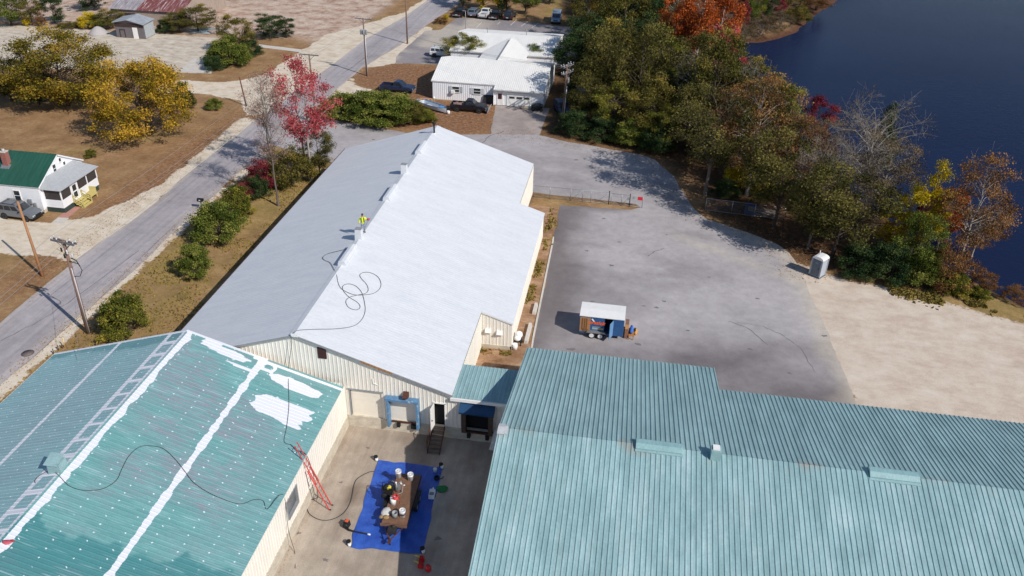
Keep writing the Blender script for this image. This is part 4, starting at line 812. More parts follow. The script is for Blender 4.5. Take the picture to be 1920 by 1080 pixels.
# ---------------------------------------------------------------- trees and shrubs
def m_leaf(name, c1, c2, c3):
    t = NT(name); a = t.attr('tone'); rnd = t.new('ShaderNodeObjectInfo').outputs['Random']
    f = t.math('ADD', a, t.math('MULTIPLY', t.math('SUBTRACT', rnd, .5), .18))
    col = t.ramp(f, [(.18, L(c1)), (.5, L(c2)), (.85, L(c3))])
    d = t.new('ShaderNodeBsdfDiffuse'); tr = t.new('ShaderNodeBsdfTranslucent'); mx = t.new('ShaderNodeMixShader'); mx.inputs[0].default_value = .22
    t.lk(col, d.inputs[0]); t.lk(col, tr.inputs[0]); t.lk(d.outputs[0], mx.inputs[1]); t.lk(tr.outputs[0], mx.inputs[2])
    t.lk(mx.outputs[0], t.n['Material Output'].inputs[0]); return t.m
M_BARK = simple('grey bark', L(118, 106, 98), .9, .35, 5, stretch=(1, 1, .3)); M_BARKP = simple('pale bark', L(178, 168, 158), .9, .3, 5, stretch=(1, 1, .3)); M_BARKD = simple('dark bark', L(82, 70, 62), .9, .35, 5, stretch=(1, 1, .3))
LEAF = {
 'green': m_leaf('green leaves', (60, 74, 32), (100, 112, 50), (144, 148, 76)),
 'shrubgreen': m_leaf('shrub leaves', (70, 84, 36), (114, 122, 54), (158, 156, 80)),
 'deep': m_leaf('deep green leaves', (36, 52, 34), (58, 76, 46), (90, 104, 62)),
 'olive': m_leaf('olive leaves', (64, 66, 32), (100, 96, 48), (146, 128, 64)),
 'drab': m_leaf('drab olive leaves', (60, 60, 34), (92, 88, 48), (130, 120, 66)),
 'yellow': m_leaf('golden leaves', (112, 98, 32), (174, 140, 46), (212, 170, 66)),
 'oliveyellow': m_leaf('olive gold leaves', (84, 80, 32), (134, 118, 46), (180, 146, 56)),
 'yg': m_leaf('yellow green leaves', (70, 80, 32), (112, 114, 50), (164, 150, 66)),
 'bright': m_leaf('bright yellow leaves', (140, 122, 24), (196, 170, 36), (222, 196, 60)),
 'red': m_leaf('scarlet leaves', (146, 58, 64), (194, 86, 92), (216, 124, 120)),
 'orange': m_leaf('orange leaves', (130, 66, 34), (196, 100, 52), (216, 134, 74)),
 'crimson': m_leaf('crimson leaves', (90, 30, 44), (138, 52, 64), (170, 84, 84)),
 'rust': m_leaf('rusty brown leaves', (80, 58, 38), (122, 88, 56), (164, 122, 78)),
 'pinkish': m_leaf('thin pinkish leaves', (120, 84, 74), (166, 126, 112), (196, 164, 148)),
 'greybrown': m_leaf('grey brown leaves', (70, 60, 46), (104, 90, 68), (138, 118, 88)),
}
def leaf_mesh(name, cen, crad, n, size, seed, mat, flat=.6, tonejit=.26):
    rg = np.random.RandomState(seed); m = len(cen)
    w = crad**2/np.sum(crad**2); idx = rg.choice(m, n, p=w)
    off = rg.normal(0, 1, (n, 3)); off /= np.maximum(1, np.linalg.norm(off, axis=1)/1.25)[:, None]; off[:, 2] *= flat; off *= rg.uniform(.3, 1.25, (n, 1))
    c = cen[idx]+off*crad[idx][:, None]*.8
    ax = rg.normal(0, 1, (n, 3)); ax[:, 2] *= .7; ax /= np.linalg.norm(ax, axis=1)[:, None]
    bx = np.cross(ax, rg.normal(0, 1, (n, 3))); bx /= np.linalg.norm(bx, axis=1)[:, None]
    s = size*rg.uniform(.55, 1.25, n)[:, None]
    q = np.stack([c-ax*s*.5, c+bx*s*.32, c+ax*s*.55, c-bx*s*.32], 1).reshape(-1, 3)
    me = bpy.data.meshes.new(name); me.vertices.add(4*n); me.vertices.foreach_set('co', q.ravel().astype(np.float32))
    me.loops.add(4*n); me.loops.foreach_set('vertex_index', np.arange(4*n, dtype=np.int32)); me.polygons.add(n); me.polygons.foreach_set('loop_start', np.arange(0, 4*n, 4, dtype=np.int32)); me.polygons.foreach_set('loop_total', np.full(n, 4, np.int32))
    me.update(calc_edges=True)
    ct = rg.normal(.5, .17, m); tone = np.clip(ct[idx]+rg.normal(0, tonejit*.6, n), 0, 1)
    a = me.attributes.new('tone', 'FLOAT', 'FACE'); a.data.foreach_set('value', tone.astype(np.float32)); me.materials.append(mat); return me
def make_tree(seed, H, R, cb, ncl, nleaf, size, leaf, bark=None, shape='round', rt=None, twigs=0, clr=.34, name='tree', stems=1, lean=0.):
    """returns (trunk mesh, crown mesh): tapering trunk(s), a limb to every leaf cluster, side twigs, thousands of leaves"""
    rg = np.random.RandomState(seed); rt = rt or .012*H+.06; mb = MB(); cen = []; rad = []
    cz, hz = (H+cb)/2, (H-cb)/2
    while len(cen) < ncl:
        p = rg.normal(0, 1, 3); p /= np.linalg.norm(p); r = rg.uniform(.25, 1)**(1/2.2); p = p*r
        if shape == 'cone':
            t = (p[2]+1)/2; p[:2] *= max(.12, 1.15*(1-t)); 
        elif shape == 'vase': t = (p[2]+1)/2; p[:2] *= .45+.75*t
        elif shape == 'dome': p[2] = abs(p[2])*1.7-.7
        elif shape == 'column': p[:2] *= .8
        x = np.array([p[0]*R, p[1]*R, cz+p[2]*hz]); x[:2] *= 1+.22*(vnoise(np.array([math.atan2(p[1], p[0])*1.7]), np.array([seed*3.1]), seed)[0]-.5)*2
        if x[2] < .15: continue
        cen.append(x); rad.append(R*clr*rg.uniform(.6, 1.25))
    cen = np.array(cen); rad = np.array(rad)
    for sidx in range(stems):
        a0 = 2*PI*sidx/max(1, stems)+seed; bx, by = (math.cos(a0)*.35, math.sin(a0)*.35) if stems > 1 else (0, 0)
        top = cb+(H-cb)*(.72 if shape != 'cone' else .97); pts = []; rr = []
        for i in range(8):
            t = i/7; pts.append((bx*(1+t*1.5)+rg.normal(0, .012*H)*t*(i > 0)+lean*t*H, by*(1+t*1.5)+rg.normal(0, .012*H)*t, -.1+t*(top+.1))); rr.append(rt*(1.25 if i == 0 else 1)*(1-.82*t))
        mb.tube(pts, rr, 7, 0)
        PT = np.array(pts)
        for c, r in list(zip(cen, rad))[sidx::stems]:
            zt = max(cb*.55, min(top*.97, c[2]-.35*math.hypot(c[0], c[1])-rg.uniform(.05, .2)*H*.3)); i = np.interp(zt, PT[:, 2], np.arange(8)); b = np.array([np.interp(zt, PT[:, 2], PT[:, k]) for k in range(3)])
            r0 = max(.018, rt*(1-.8*i/7)*.42); mid = b*.5+c*.5+np.array([0, 0, .06*np.linalg.norm(c-b)])+rg.normal(0, .05, 3)*np.linalg.norm(c-b)
            mb.tube([b, b*.6+mid*.4+rg.normal(0, .02, 3), mid, (mid+c)/2+rg.normal(0, .04, 3)*r*3, c], [r0, r0*.8, r0*.6, r0*.42, r0*.2], 5, 0, False)
            for _ in range(twigs):
                st = mid*.5+c*.5 if rg.rand() < .5 else c*.8+mid*.2; dv = rg.normal(0, 1, 3); dv[2] = abs(dv[2])*.8; dv /= np.linalg.norm(dv); ln = r*rg.uniform(.7, 1.7); e = st+dv*ln
                mb.tube([st, st*.5+e*.5+rg.normal(0, .08, 3)*ln, e], [r0*.3, r0*.2, r0*.07+.006], 3, 0, False)
                e2 = e*.45+st*.55+rg.normal(0, .5, 3)*ln*.8; mb.tube([st*.55+e*.45, e2], [r0*.16, .008], 3, 0, False)
    me = bpy.data.meshes.new(name+'_trunk'); me.from_pydata(mb.v, [], mb.f); me.materials.append(bark or M_BARK); me.polygons.foreach_set('use_smooth', [True]*len(me.polygons))
    cr = leaf_mesh(name+'_crown', cen, rad, nleaf, size, seed+1, LEAF[leaf]) if nleaf else None
    return me, cr
PROTO = {}
def proto(key):
    if key not in PROTO:
        k = dict(KINDS[key]); f = 1.25 if key.startswith(('thin', 'bare')) else 2.1
        k['nleaf'] = int(k['nleaf']*f); k['size'] *= .66; k['clr'] *= 1.2; PROTO[key] = make_tree(**k)
    return PROTO[key]
K = dict
KINDS = {   # every prototype is grown 10 m tall with the radius given, then sized to its place
 'bigyellow': K(seed=3, H=10, R=6.0, cb=.5, ncl=120, nleaf=13000, size=.36, leaf='yellow', bark=M_BARK, shape='dome', clr=.17, twigs=2),
 'bigolive': K(seed=5, H=10, R=5.4, cb=.4, ncl=125, nleaf=13000, size=.34, leaf='oliveyellow', bark=M_BARKD, shape='round', clr=.18, twigs=2),
 'olive': K(seed=7, H=10, R=3.9, cb=1.6, ncl=60, nleaf=7000, size=.32, leaf='olive', bark=M_BARKD, clr=.22, twigs=1),
 'drab': K(seed=8, H=10, R=3.8, cb=1.4, ncl=55, nleaf=7500, size=.30, leaf='drab', bark=M_BARKD, clr=.22, twigs=1),
 'drabv': K(seed=18, H=10, R=4.2, cb=2.6, ncl=50, nleaf=5200, size=.28, leaf='drab', bark=M_BARK, shape='vase', clr=.2, twigs=3),
 'green': K(seed=9, H=10, R=4.4, cb=1.2, ncl=70, nleaf=7000, size=.33, leaf='green', bark=M_BARKD, clr=.2),
 'deep': K(seed=10, H=10, R=3.8, cb=.6, ncl=60, nleaf=8000, size=.32, leaf='deep', bark=M_BARKD, clr=.22),
 'pine': K(seed=11, H=10, R=3.0, cb=.8, ncl=70, nleaf=7000, size=.28, leaf='deep', bark=M_BARKD, shape='cone', clr=.22),
 'yg': K(seed=12, H=10, R=3.9, cb=1.2, ncl=60, nleaf=7500, size=.31, leaf='yg', bark=M_BARK, clr=.2, twigs=1),
 'yg2': K(seed=22, H=10, R=3.2, cb=1.6, ncl=44, nleaf=5200, size=.31, leaf='yg', bark=M_BARK, clr=.24, twigs=2),
 'yellow': K(seed=13, H=10, R=3.4, cb=1.0, ncl=50, nleaf=6500, size=.3, leaf='bright', bark=M_BARK, clr=.22),
 'red': K(seed=14, H=10, R=3.9, cb=3.4, ncl=60, nleaf=4400, size=.27, leaf='red', bark=M_BARKP, clr=.19, stems=2, rt=.16, twigs=2),
 'orange': K(seed=15, H=10, R=3.2, cb=2.2, ncl=50, nleaf=7000, size=.3, leaf='orange', bark=M_BARKP, clr=.21, twigs=1),
 'redorange': K(seed=25, H=10, R=3.4, cb=1.6, ncl=44, nleaf=5000, size=.3, leaf='red', bark=M_BARKP, clr=.2, twigs=1),
 'crimson': K(seed=16, H=10, R=3.0, cb=1.2, ncl=40, nleaf=5200, size=.3, leaf='crimson', bark=M_BARK, clr=.24, twigs=1),
 'rust': K(seed=17, H=10, R=4.3, cb=2.2, ncl=60, nleaf=5200, size=.28, leaf='rust', bark=M_BARKP, clr=.19, twigs=3),
 'greybrown': K(seed=19, H=10, R=4.4, cb=2.0, ncl=56, nleaf=4600, size=.26, leaf='greybrown', bark=M_BARKP, shape='vase', clr=.2, twigs=4),
 'bare': K(seed=20, H=10, R=4.6, cb=2.4, ncl=46, nleaf=2100, size=.22, leaf='greybrown', bark=M_BARKP, shape='vase', clr=.2, twigs=9, rt=.2),
 'thin': K(seed=21, H=10, R=3.2, cb=3.0, ncl=52, nleaf=1900, size=.2, leaf='pinkish', bark=M_BARK, shape='column', clr=.2, twigs=9, rt=.15),
 'thin2': K(seed=26, H=10, R=2.9, cb=3.6, ncl=30, nleaf=1100, size=.2, leaf='pinkish', bark=M_BARK, shape='round', clr=.24, twigs=8, rt=.12),
 'shrub': K(seed=30, H=10, R=5.6, cb=0, ncl=75, nleaf=8000, size=.62, leaf='shrubgreen', bark=M_BARKD, shape='dome', clr=.22, stems=4, rt=.18),
 'shrubyg': K(seed=31, H=10, R=5.2, cb=0, ncl=70, nleaf=7000, size=.62, leaf='yg', bark=M_BARKD, shape='dome', clr=.22, stems=4, rt=.18),
 'shrubdeep': K(seed=32, H=10, R=6.2, cb=0, ncl=75, nleaf=8000, size=.6, leaf='deep', bark=M_BARKD, shape='dome', clr=.22, stems=4, rt=.18),
 'shrubred': K(seed=33, H=10, R=5.6, cb=0, ncl=55, nleaf=4600, size=.6, leaf='crimson', bark=M_BARKD, shape='dome', clr=.24, stems=4, rt=.18),
 'shrubrust': K(seed=34, H=10, R=6.0, cb=0, ncl=60, nleaf=4200, size=.55, leaf='rust', bark=M_BARKD, shape='dome', clr=.22, stems=5, rt=.16, twigs=2),
 'shrubgrey': K(seed=35, H=10, R=6.4, cb=0, ncl=60, nleaf=4200, size=.5, leaf='greybrown', bark=M_BARKP, shape='dome', clr=.22, stems=5, rt=.14, twigs=3),
 'shrubolive': K(seed=36, H=10, R=5.8, cb=0, ncl=65, nleaf=6000, size=.55, leaf='olive', bark=M_BARKD, shape='dome', clr=.22, stems=4, rt=.16, twigs=1),
 'shrubyellow': K(seed=37, H=10, R=5.4, cb=0, ncl=60, nleaf=6000, size=.6, leaf='bright', bark=M_BARKD, shape='dome', clr=.22, stems=4, rt=.16),
}
_rt = random.Random(4)
def plant(kind, u, v, top, wpx, label, group=None, z=0., h=None, rot=None, name=None):
    """a tree or shrub whose foot is at photograph point (u,v), whose top reaches row `top` and whose crown is wpx wide"""
    b = P(u, v, 0); g = ground_z(b.x, b.y); b.z = g
    h = h or hgt(u, v, top); w = wpx*mpp(u, v)/2
    tr, cr = proto(kind); k = KINDS[kind]; shrub = kind.startswith('shrub')
    nm = name or ('shrub' if shrub else 'tree'); o = thing(nm, label, 'shrub' if shrub else 'tree', b, _rt.uniform(0, 6.28) if rot is None else rot, group)
    sc = (w/k['R'], w/k['R'], h/10)
    for n_, me in (('stems' if shrub else 'trunk', tr), ('foliage' if shrub else 'crown', cr)):
        c = bpy.data.objects.new(n_, me); COL.objects.link(c); c.parent = o; c.scale = sc
    return o
def ground_z(x, y):
    d = float(pdist(np.array([x]), np.array([y]), LAKE)[0]); return -.9*float(sstep(-2, 2, np.array([d]))[0])
PL = [
 # left lawn
 ('bigyellow', 272, 257, 100, 178, 'big golden yellow tree spreading over the brown lawn above the white house', None),
 ('bigolive', 128, 200, 56, 190, 'broad olive and gold tree behind the golden yellow tree on the lawn', None),
 ('drab', 22, 190, 98, 110, 'dull olive tree at the left edge beside the broad olive gold tree', None),
 ('deep', 75, 196, 130, 70, 'dark green tree tucked under the left side of the broad olive gold tree', None),
 ('shrubred', 45, 178, 148, 36, 'small dark red bush among the trees at the left edge of the lawn', None),
 ('shrubdeep', 347, 203, 151, 38, 'dark green upright bush at the right of the golden yellow tree', None),
 ('shrub', 403, 205, 184, 31, 'small round green bush alone on the lawn near the gravel junction', None),
 ('shrubyg', 172, 296, 279, 20, 'tiny yellow green bush on the brown lawn behind the white house', None),
 # around the pad and barn
 ('olive', 448, 100, 27, 66, 'tall olive green tree in the clump at the corner of the concrete pad', 'pad'),
 ('shrub', 434, 120, 68, 82, 'wide mid green bush in the middle of the clump by the concrete pad', 'pad'),
 ('shrubdeep', 404, 131, 103, 42, 'low dark green bush at the near tip of the clump by the white slab', 'pad'),
 ('shrubdeep', 470, 101, 74, 50, 'dark green bush at the right end of the clump by the concrete path', 'pad'),
 ('deep', 507, 73, 24, 58, 'dark green bushy tree beside the concrete path, left one of two', None),
 ('deep', 537, 71, 29, 42, 'dark green smaller bushy tree touching its taller neighbour by the concrete path', None),
 ('olive', 372, 60, 8, 72, 'rounded olive tree just right of the grey shed', None),
 ('drab', 338, 62, 22, 56, 'dull green tree between the grey shed and the rounded olive tree', None),
 ('shrubdeep', 310, 62, 36, 30, 'dark low bush against the right wall of the grey shed', None),
 ('olive', 212, 53, 17, 58, 'green and orange tinged tree just left of the grey shed', None),
 ('shrubyellow', 168, 54, 19, 36, 'bright yellow bush by the grey gravel heap', None),
 ('green', 190, 55, 26, 40, 'green bush between the bright yellow bush and the shed', None),
 ('deep', 178, 20, -38, 62, 'dark tree left of the barn roof at the top edge', None),
 ('green', 22, 48, -30, 76, 'green tree at the top left corner of the photo', None),
 ('olive', 62, 48, -22, 48, 'olive tree second from the top left corner', None),
 ('deep', 104, 44, -14, 46, 'dark green tree at the right end of the top left row', None),
 ('shrubrust', 77, 49, 24, 22, 'orange bush at the foot of the top left trees', None),
 ('shrubyellow', 52, 48, 27, 16, 'small yellow bush at the foot of the top left trees', None),
 ('shrubolive', 130, 52, 40, 40, 'low scrub at the edge of the concrete pad', None),
 # roadside by the warehouse
 ('thin', 522, 386, 128, 92, 'tall almost bare pinkish tree standing nearest the warehouse roof edge', None),
 ('thin2', 507, 300, 128, 72, 'second almost bare tree with thin pinkish leaves behind the nearest one', None),
 ('red', 580, 338, 104, 130, 'tall scarlet maple with two pale trunks beside the white roof', None),
 ('drab', 600, 330, 236, 60, 'bushy olive green tree under the right side of the scarlet maple', None),
 ('shrubolive', 548, 345, 268, 84, 'wide thin olive bush under the almost bare trees', None),
 ('shrubred', 492, 352, 300, 56, 'reddish bush at the roadside below the almost bare trees', None),
 ('shrubdeep', 486, 372, 330, 44, 'dark green bush just below the reddish roadside bush', None),
 ('shrubred', 461, 372, 343, 38, 'small crimson bush by the road near the yellow green bush', None),
 ('shrubyg', 444, 408, 346, 58, 'yellow green bush between the crimson bush and the largest verge bush', None),
 ('shrub', 412, 452, 378, 88, 'largest round green bush on the verge beside the mailbox', None),
 ('shrub', 367, 517, 455, 60, 'round green bush alone on the verge below the mailbox', None),
 ('shrubyg', 240, 628, 548, 88, 'round yellow green bush beside the front utility pole', None),
 # hedge by the side road
 ('shrub', 645, 222, 174, 76, 'green hedge shrub at the left end of the row by the side road', 'hedge'),
 ('shrub', 690, 228, 168, 86, 'bushy hedge shrub second from the left in the row by the side road', 'hedge'),
 ('shrub', 735, 231, 170, 90, 'tall hedge shrub third in the row below the dark blue pickup', 'hedge'),
 ('shrubolive', 768, 232, 186, 62, 'olive hedge shrub fourth in the row near the blue boat', 'hedge'),
 ('shrubyg', 795, 229, 205, 52, 'pale yellow green grassy shrub at the right end of the hedge row', 'hedge'),
 # top centre
 ('yellow', 905, 22, -70, 78, 'golden tree behind the parked vehicles at the top', None),
 ('deep', 950, 24, -60, 58, 'dark tree right of the golden tree behind the parked vehicles', None),
 ('green', 985, 28, -50, 60, 'green tree at the right end behind the parked vehicles', None),
 ('deep', 868, 12, -60, 44, 'dark tree behind the first parked pickup near the road', None),
 ('deep', 1030, 8, -70, 60, 'dark tree beyond the parked van', None),
 ('shrubrust', 826, 44, 32, 26, 'russet bush on the kerbed island beside the parking lot', None),
 ('shrubyellow', 836, 36, 26, 12, 'small yellow bush on the kerbed island', None),
 ('yg', 867, 122, 60, 74, 'leafy green and gold tree between the two white roofed buildings, left one', None),
 ('green', 1006, 128, 82, 54, 'dark leafy tree between the two white roofed buildings, right one', None),
 # woods on the right
 ('shrubdeep', 1078, 252, 205, 66, 'dark shrub at the foot of the triple armed pole', 'wood'),
 ('shrubdeep', 1128, 262, 215, 66, 'dark shrub second along the front edge of the wood', 'wood'),
 ('shrub', 1180, 272, 222, 62, 'green shrub third along the front edge of the wood', 'wood'),
 ('shrubdeep', 1228, 285, 236, 60, 'dark shrub fourth along the front edge of the wood', 'wood'),
 ('drab', 1105, 236, 128, 92, 'dull olive tree at the left front of the wood beside the pole', 'wood'),
 ('yg', 1148, 250, 152, 96, 'yellow green tree at the front of the wood above the side road', 'wood'),
 ('olive', 1212, 268, 150, 100, 'olive tree at the front of the wood right of the yellow green one', 'wood'),
 ('yg2', 1235, 285, 196, 66, 'small yellow green tree low at the front edge of the wood', 'wood'),
 ('deep', 1075, 178, 52, 84, 'dark tree behind the junk cars at the left of the wood', 'wood'),
 ('deep', 1100, 140, 18, 100, 'dark tree above the white workshop roof end', 'wood'),
 ('drab', 1120, 90, -46, 92, 'olive brown tree at the top of the wood near the parked van', 'wood'),
 ('oliveb', 1100, 60, -80, 80, 'gold tinged tree at the top edge right of the parked van', 'wood'),
 ('yg', 1150, 120, 8, 92, 'yellow green tree in the upper middle of the wood', 'wood'),
 ('deep', 1165, 185, 84, 90, 'dark tree deep in the middle of the wood', 'wood'),
 ('yg2', 1175, 95, -30, 80, 'pale yellow green tree near the top of the wood', 'wood'),
 ('drab', 1195, 150, 42, 100, 'broad dull olive tree in the middle of the wood', 'wood'),
 ('yg', 1225, 205, 50, 110, 'large yellow green tree crowning the middle of the wood', 'wood'),
 ('olive', 1205, 60, -70, 90, 'olive tree at the top edge left of the orange trees', 'wood'),
 ('deep', 1262, 232, 122, 84, 'dark tree behind the olive front trees', 'wood'),
 ('yg2', 1270, 190, 96, 78, 'yellow green tree below the orange trees', 'wood'),
 ('bare', 1290, 240, 96, 96, 'bare pale branched tree below the scarlet tree in the wood', 'wood'),
 ('orange', 1256, 140, -70, 70, 'tall orange tree, leftmost of the orange group', 'wood'),
 ('orange', 1300, 150, -80, 84, 'tall orange tree in the middle of the orange group', 'wood'),
 ('orange', 1338, 150, -60, 74, 'tall orange tree, rightmost of the orange group', 'wood'),
 ('redorange', 1348, 200, 44, 84, 'scarlet and orange tree where the wood meets the lake', 'wood'),
 ('yg2', 1372, 175, 78, 52, 'small yellow green tree at the water edge right of the scarlet tree', 'wood'),
 ('bare', 1378, 250, 110, 76, 'bare white branched tree leaning over the lake', 'wood'),
 ('drab', 1310, 290, 150, 110, 'dull olive tree in the wood behind the big trunk', 'wood'),
 ('drabv', 1322, 366, 172, 176, 'big thick trunked tree at the corner of the paved lot', 'wood'),
 ('rust', 1355, 300, 168, 110, 'rust brown tree behind the big trunked tree', 'wood'),
 ('olive', 1400, 290, 150, 110, 'olive brown tree at the lake side of the wood', 'wood'),
 ('yg2', 1455, 300, 160, 74, 'greenish tree with open crown at the lake side', 'wood'),
 ('rust', 1400, 366, 150, 176, 'rust brown tree above the chain link fence', 'wood'),
 ('shrubyellow', 1385, 352, 304, 60, 'yellow bush glowing in the shade behind the chain link fence', 'wood'),
 ('shrubyellow', 1432, 368, 326, 46, 'second yellow bush in the shade behind the chain link fence', 'wood'),
 ('shrubdeep', 1360, 368, 336, 50, 'dark green bush beside the big trunk', 'wood'),
 ('crimson', 1518, 300, 176, 66, 'dark red thin tree against the lake', 'wood'),
 ('rust', 1490, 372, 222, 110, 'rust brown tree left of the big bare tree', 'wood'),
 ('bare', 1600, 410, 180, 170, 'big bare grey branched tree in front of the lake', 'wood'),
 ('greybrown', 1640, 415, 246, 130, 'grey brown thin leaved tree right of the big bare tree', 'wood'),
 ('pine', 1640, 330, 178, 76, 'dark pine top standing out against the lake', 'wood'),
 ('bare', 1515, 420, 258, 100, 'bare twiggy tree left of the portable toilet tree', 'wood'),
 ('drab', 1452, 424, 236, 150, 'tall dull olive tree at the far end of the shaded chain link fence', 'wood'),
 ('drab', 1561, 480, 306, 168, 'full olive green tree with its trunk beside the portable toilet', 'wood'),
 ('drabv', 1515, 466, 318, 130, 'dull olive leaning tree behind the portable toilet', 'wood'),
 ('greybrown', 1600, 465, 330, 100, 'grey brown thin tree behind the olive tree by the toilet', 'wood'),
 ('yellow', 1702, 492, 306, 84, 'bright yellow tree standing in front of the lake', 'wood'),
 ('yellow', 1660, 470, 372, 66, 'yellow tinged tree left of the bright yellow tree', 'wood'),
 ('shrubred', 1745, 400, 338, 44, 'pinkish red bush right of the bright yellow tree', 'wood'),
 ('rust', 1795, 500, 300, 150, 'large rust brown tree at the right end above the lake', 'wood'),
 ('orange', 1752, 480, 352, 80, 'orange and gold tree between the yellow and rust brown trees', 'wood'),
 ('rust', 1825, 470, 380, 90, 'thin rust red tree leaning over the lake', 'wood'),
 ('green', 1706, 518, 400, 92, 'mid green tree in front of the bright yellow tree', 'wood'),
 ('shrubdeep', 1610, 512, 458, 84, 'dark shaded bush right of the portable toilet', 'wood'),
 ('shrubdeep', 1662, 522, 455, 84, 'dark shaded bush below the mid green tree', 'wood'),
 ('shrub', 1722, 533, 470, 74, 'green bush at the sand edge below the mid green tree', 'wood'),
 ('shrubrust', 1770, 535, 452, 90, 'rusty leafed bush with pale twigs at the sand edge', 'wood'),
 ('shrubyg', 1782, 546, 508, 62, 'yellow green bush nearest the sand at the right', 'wood'),
 ('shrubrust', 1835, 545, 505, 52, 'low russet scrub along the water at the right', 'wood'),
 ('shrubrust', 1900, 560, 536, 50, 'low russet scrub at the right edge of the photo', 'wood'),
 ('shrubyg', 1835, 556, 538, 40, 'low bright green clump on the bank', 'wood'),
 # far shore
 ('green', 1395, 55, -50, 44, 'green tree on the far shore nearest the orange group', 'shore'),
 ('crimson', 1387, 62, -12, 34, 'crimson tree on the far shore', 'shore'),
 ('yg', 1415, 48, -40, 46, 'yellow green tree on the far shore', 'shore'),
 ('deep', 1440, 34, -60, 50, 'dark green tree on the far shore at the top edge', 'shore'),
 ('olive', 1470, 22, -60, 50, 'olive tree on the far shore near the top edge', 'shore'),
 ('crimson', 1463, 30, -2, 24, 'small dark red bush on the far shore', 'shore'),
 ('yg', 1500, 10, -60, 46, 'yellow green tree further along the far shore', 'shore'),
 ('shrubgrey', 1390, 72, 42, 56, 'grey brown shore bush nearest the orange group', 'shore'),
 ('shrubgrey', 1425, 65, 34, 56, 'grey brown shore bush second along the far shore', 'shore'),
 ('shrubgrey', 1462, 52, 22, 54, 'grey brown shore bush third along the far shore', 'shore'),
 ('shrubolive', 1495, 38, 8, 52, 'olive shore bush fourth along the far shore', 'shore'),
 ('shrubrust', 1530, 18, -14, 50, 'russet shore bush at the top edge of the far shore', 'shore'),
]
KINDS['oliveb'] = K(seed=41, H=10, R=3.8, cb=1.5, ncl=50, nleaf=6500, size=.3, leaf='oliveyellow', bark=M_BARK, clr=.22, twigs=1)
GRP = {'pad': 'clump of bushes at the pad corner', 'hedge': 'hedge by the side road', 'wood': 'trees and bushes of the lakeside wood', 'shore': 'trees and bushes on the far shore'}
# the crowded inside of the wood, where single trees cannot be told apart
FILL = {'drab': 'dull olive tree crowded among others inside the lakeside wood', 'olive': 'olive tree crowded among others inside the lakeside wood', 'yg': 'yellow green tree crowded among others inside the lakeside wood', 'greybrown': 'thin grey brown tree crowded among others inside the lakeside wood', 'rust': 'rust brown tree crowded among others inside the lakeside wood', 'deep': 'dark green tree crowded among others inside the lakeside wood', 'drabv': 'tall open crowned olive tree crowded inside the lakeside wood', 'bare': 'bare pale branched tree crowded inside the lakeside wood', 'yg2': 'small yellow green tree crowded inside the lakeside wood'}
def fill():
    rg = random.Random(21); got = [(P(u, v).x, P(u, v).y) for k_, u, v, tp, w, lb, g in PL if g == 'wood' and not k_.startswith('shrub')]; n = 0
    for _ in range(3000):
        x, y = rg.uniform(-14, 34), rg.uniform(80, 200)
        a = np.array([x]), np.array([y]); dw = float(pdist(*a, WOODS)[0]); dl = -float(pdist(*a, LAKE)[0])
        if (y > 126 and x > 1.5) or dw < 3.2 or dl < 1.5 or any((x-p)**2+(y-q)**2 < 4.6**2 for p, q in got): continue
        if x < -4.5 and y > 114: continue
        got.append((x, y)); far = y > 112
        kd = rg.choice(['drab', 'olive', 'yg', 'deep', 'yg', 'drab', 'drabv', 'olive'] if far else ['drab', 'greybrown', 'olive', 'drabv', 'drab', 'olive', 'bare', 'yg2'])
        h = rg.uniform(7.5, 9.5) if dl < 9 else rg.uniform(12.5, 16.5) if far else rg.uniform(10.5, 14.5); r = rg.uniform(3.4, 5.0); tr, cr = proto(kd); o = thing('tree', FILL[kd], 'tree', (x, y, ground_z(x, y)), rg.uniform(0, 6.28), GRP['wood']); sc = (r/KINDS[kd]['R'],)*2+(h/10,)
        for n_, me in (('trunk', tr), ('crown', cr)): c = bpy.data.objects.new(n_, me); COL.objects.link(c); c.parent = o; c.scale = sc
        n += 1
    return n
fill()
for k_, u, v, tp, w, lb, g in PL: plant(k_, u, v, tp, w, lb, GRP.get(g))
# ---------------------------------------------------------------- vehicles
def paintm(name, c, metal=.3): return simple(name, c, .3, .12, 1.5, metal=metal, spec=.6)
M_TYRE = simple('tyre', (.02, .02, .021), .8, .3, 8); M_RIM = simple('wheel rim', L(186, 188, 190), .35, .2, 6, metal=.7); M_LAMP = simple('headlamp', L(230, 232, 232), .2, .1); M_TAIL = simple('tail lamp', L(150, 26, 24), .3, .2); M_TRIM = simple('black trim', L(34, 34, 36), .6, .2)
M_CGLASS = glass('car glass', (.016, .02, .026), .05); M_PLATE = simple('plate', L(220, 222, 224), .5, .1)
def loft(mb, st, mi=0):
    """closed body from stations (x, half width, z low, z shoulder, z top, half width top)"""
    ring = []
    for (x, w, zl, zs, zt, wt) in st: ring.append([(x, -w*.9, zl), (x, -w, zl+.12), (x, -w, zs), (x, -wt, zt), (x, wt, zt), (x, w, zs), (x, w, zl+.12), (x, w*.9, zl)])
    vs = [p for r in ring for p in r]; n = 8
    fs = [(i*n+k, i*n+(k+1) % n, (i+1)*n+(k+1) % n, (i+1)*n+k) for i in range(len(st)-1) for k in range(n)]+[tuple(range(n))[::-1], tuple(range((len(st)-1)*n, len(st)*n))]
    return mb.add(vs, fs, mi)
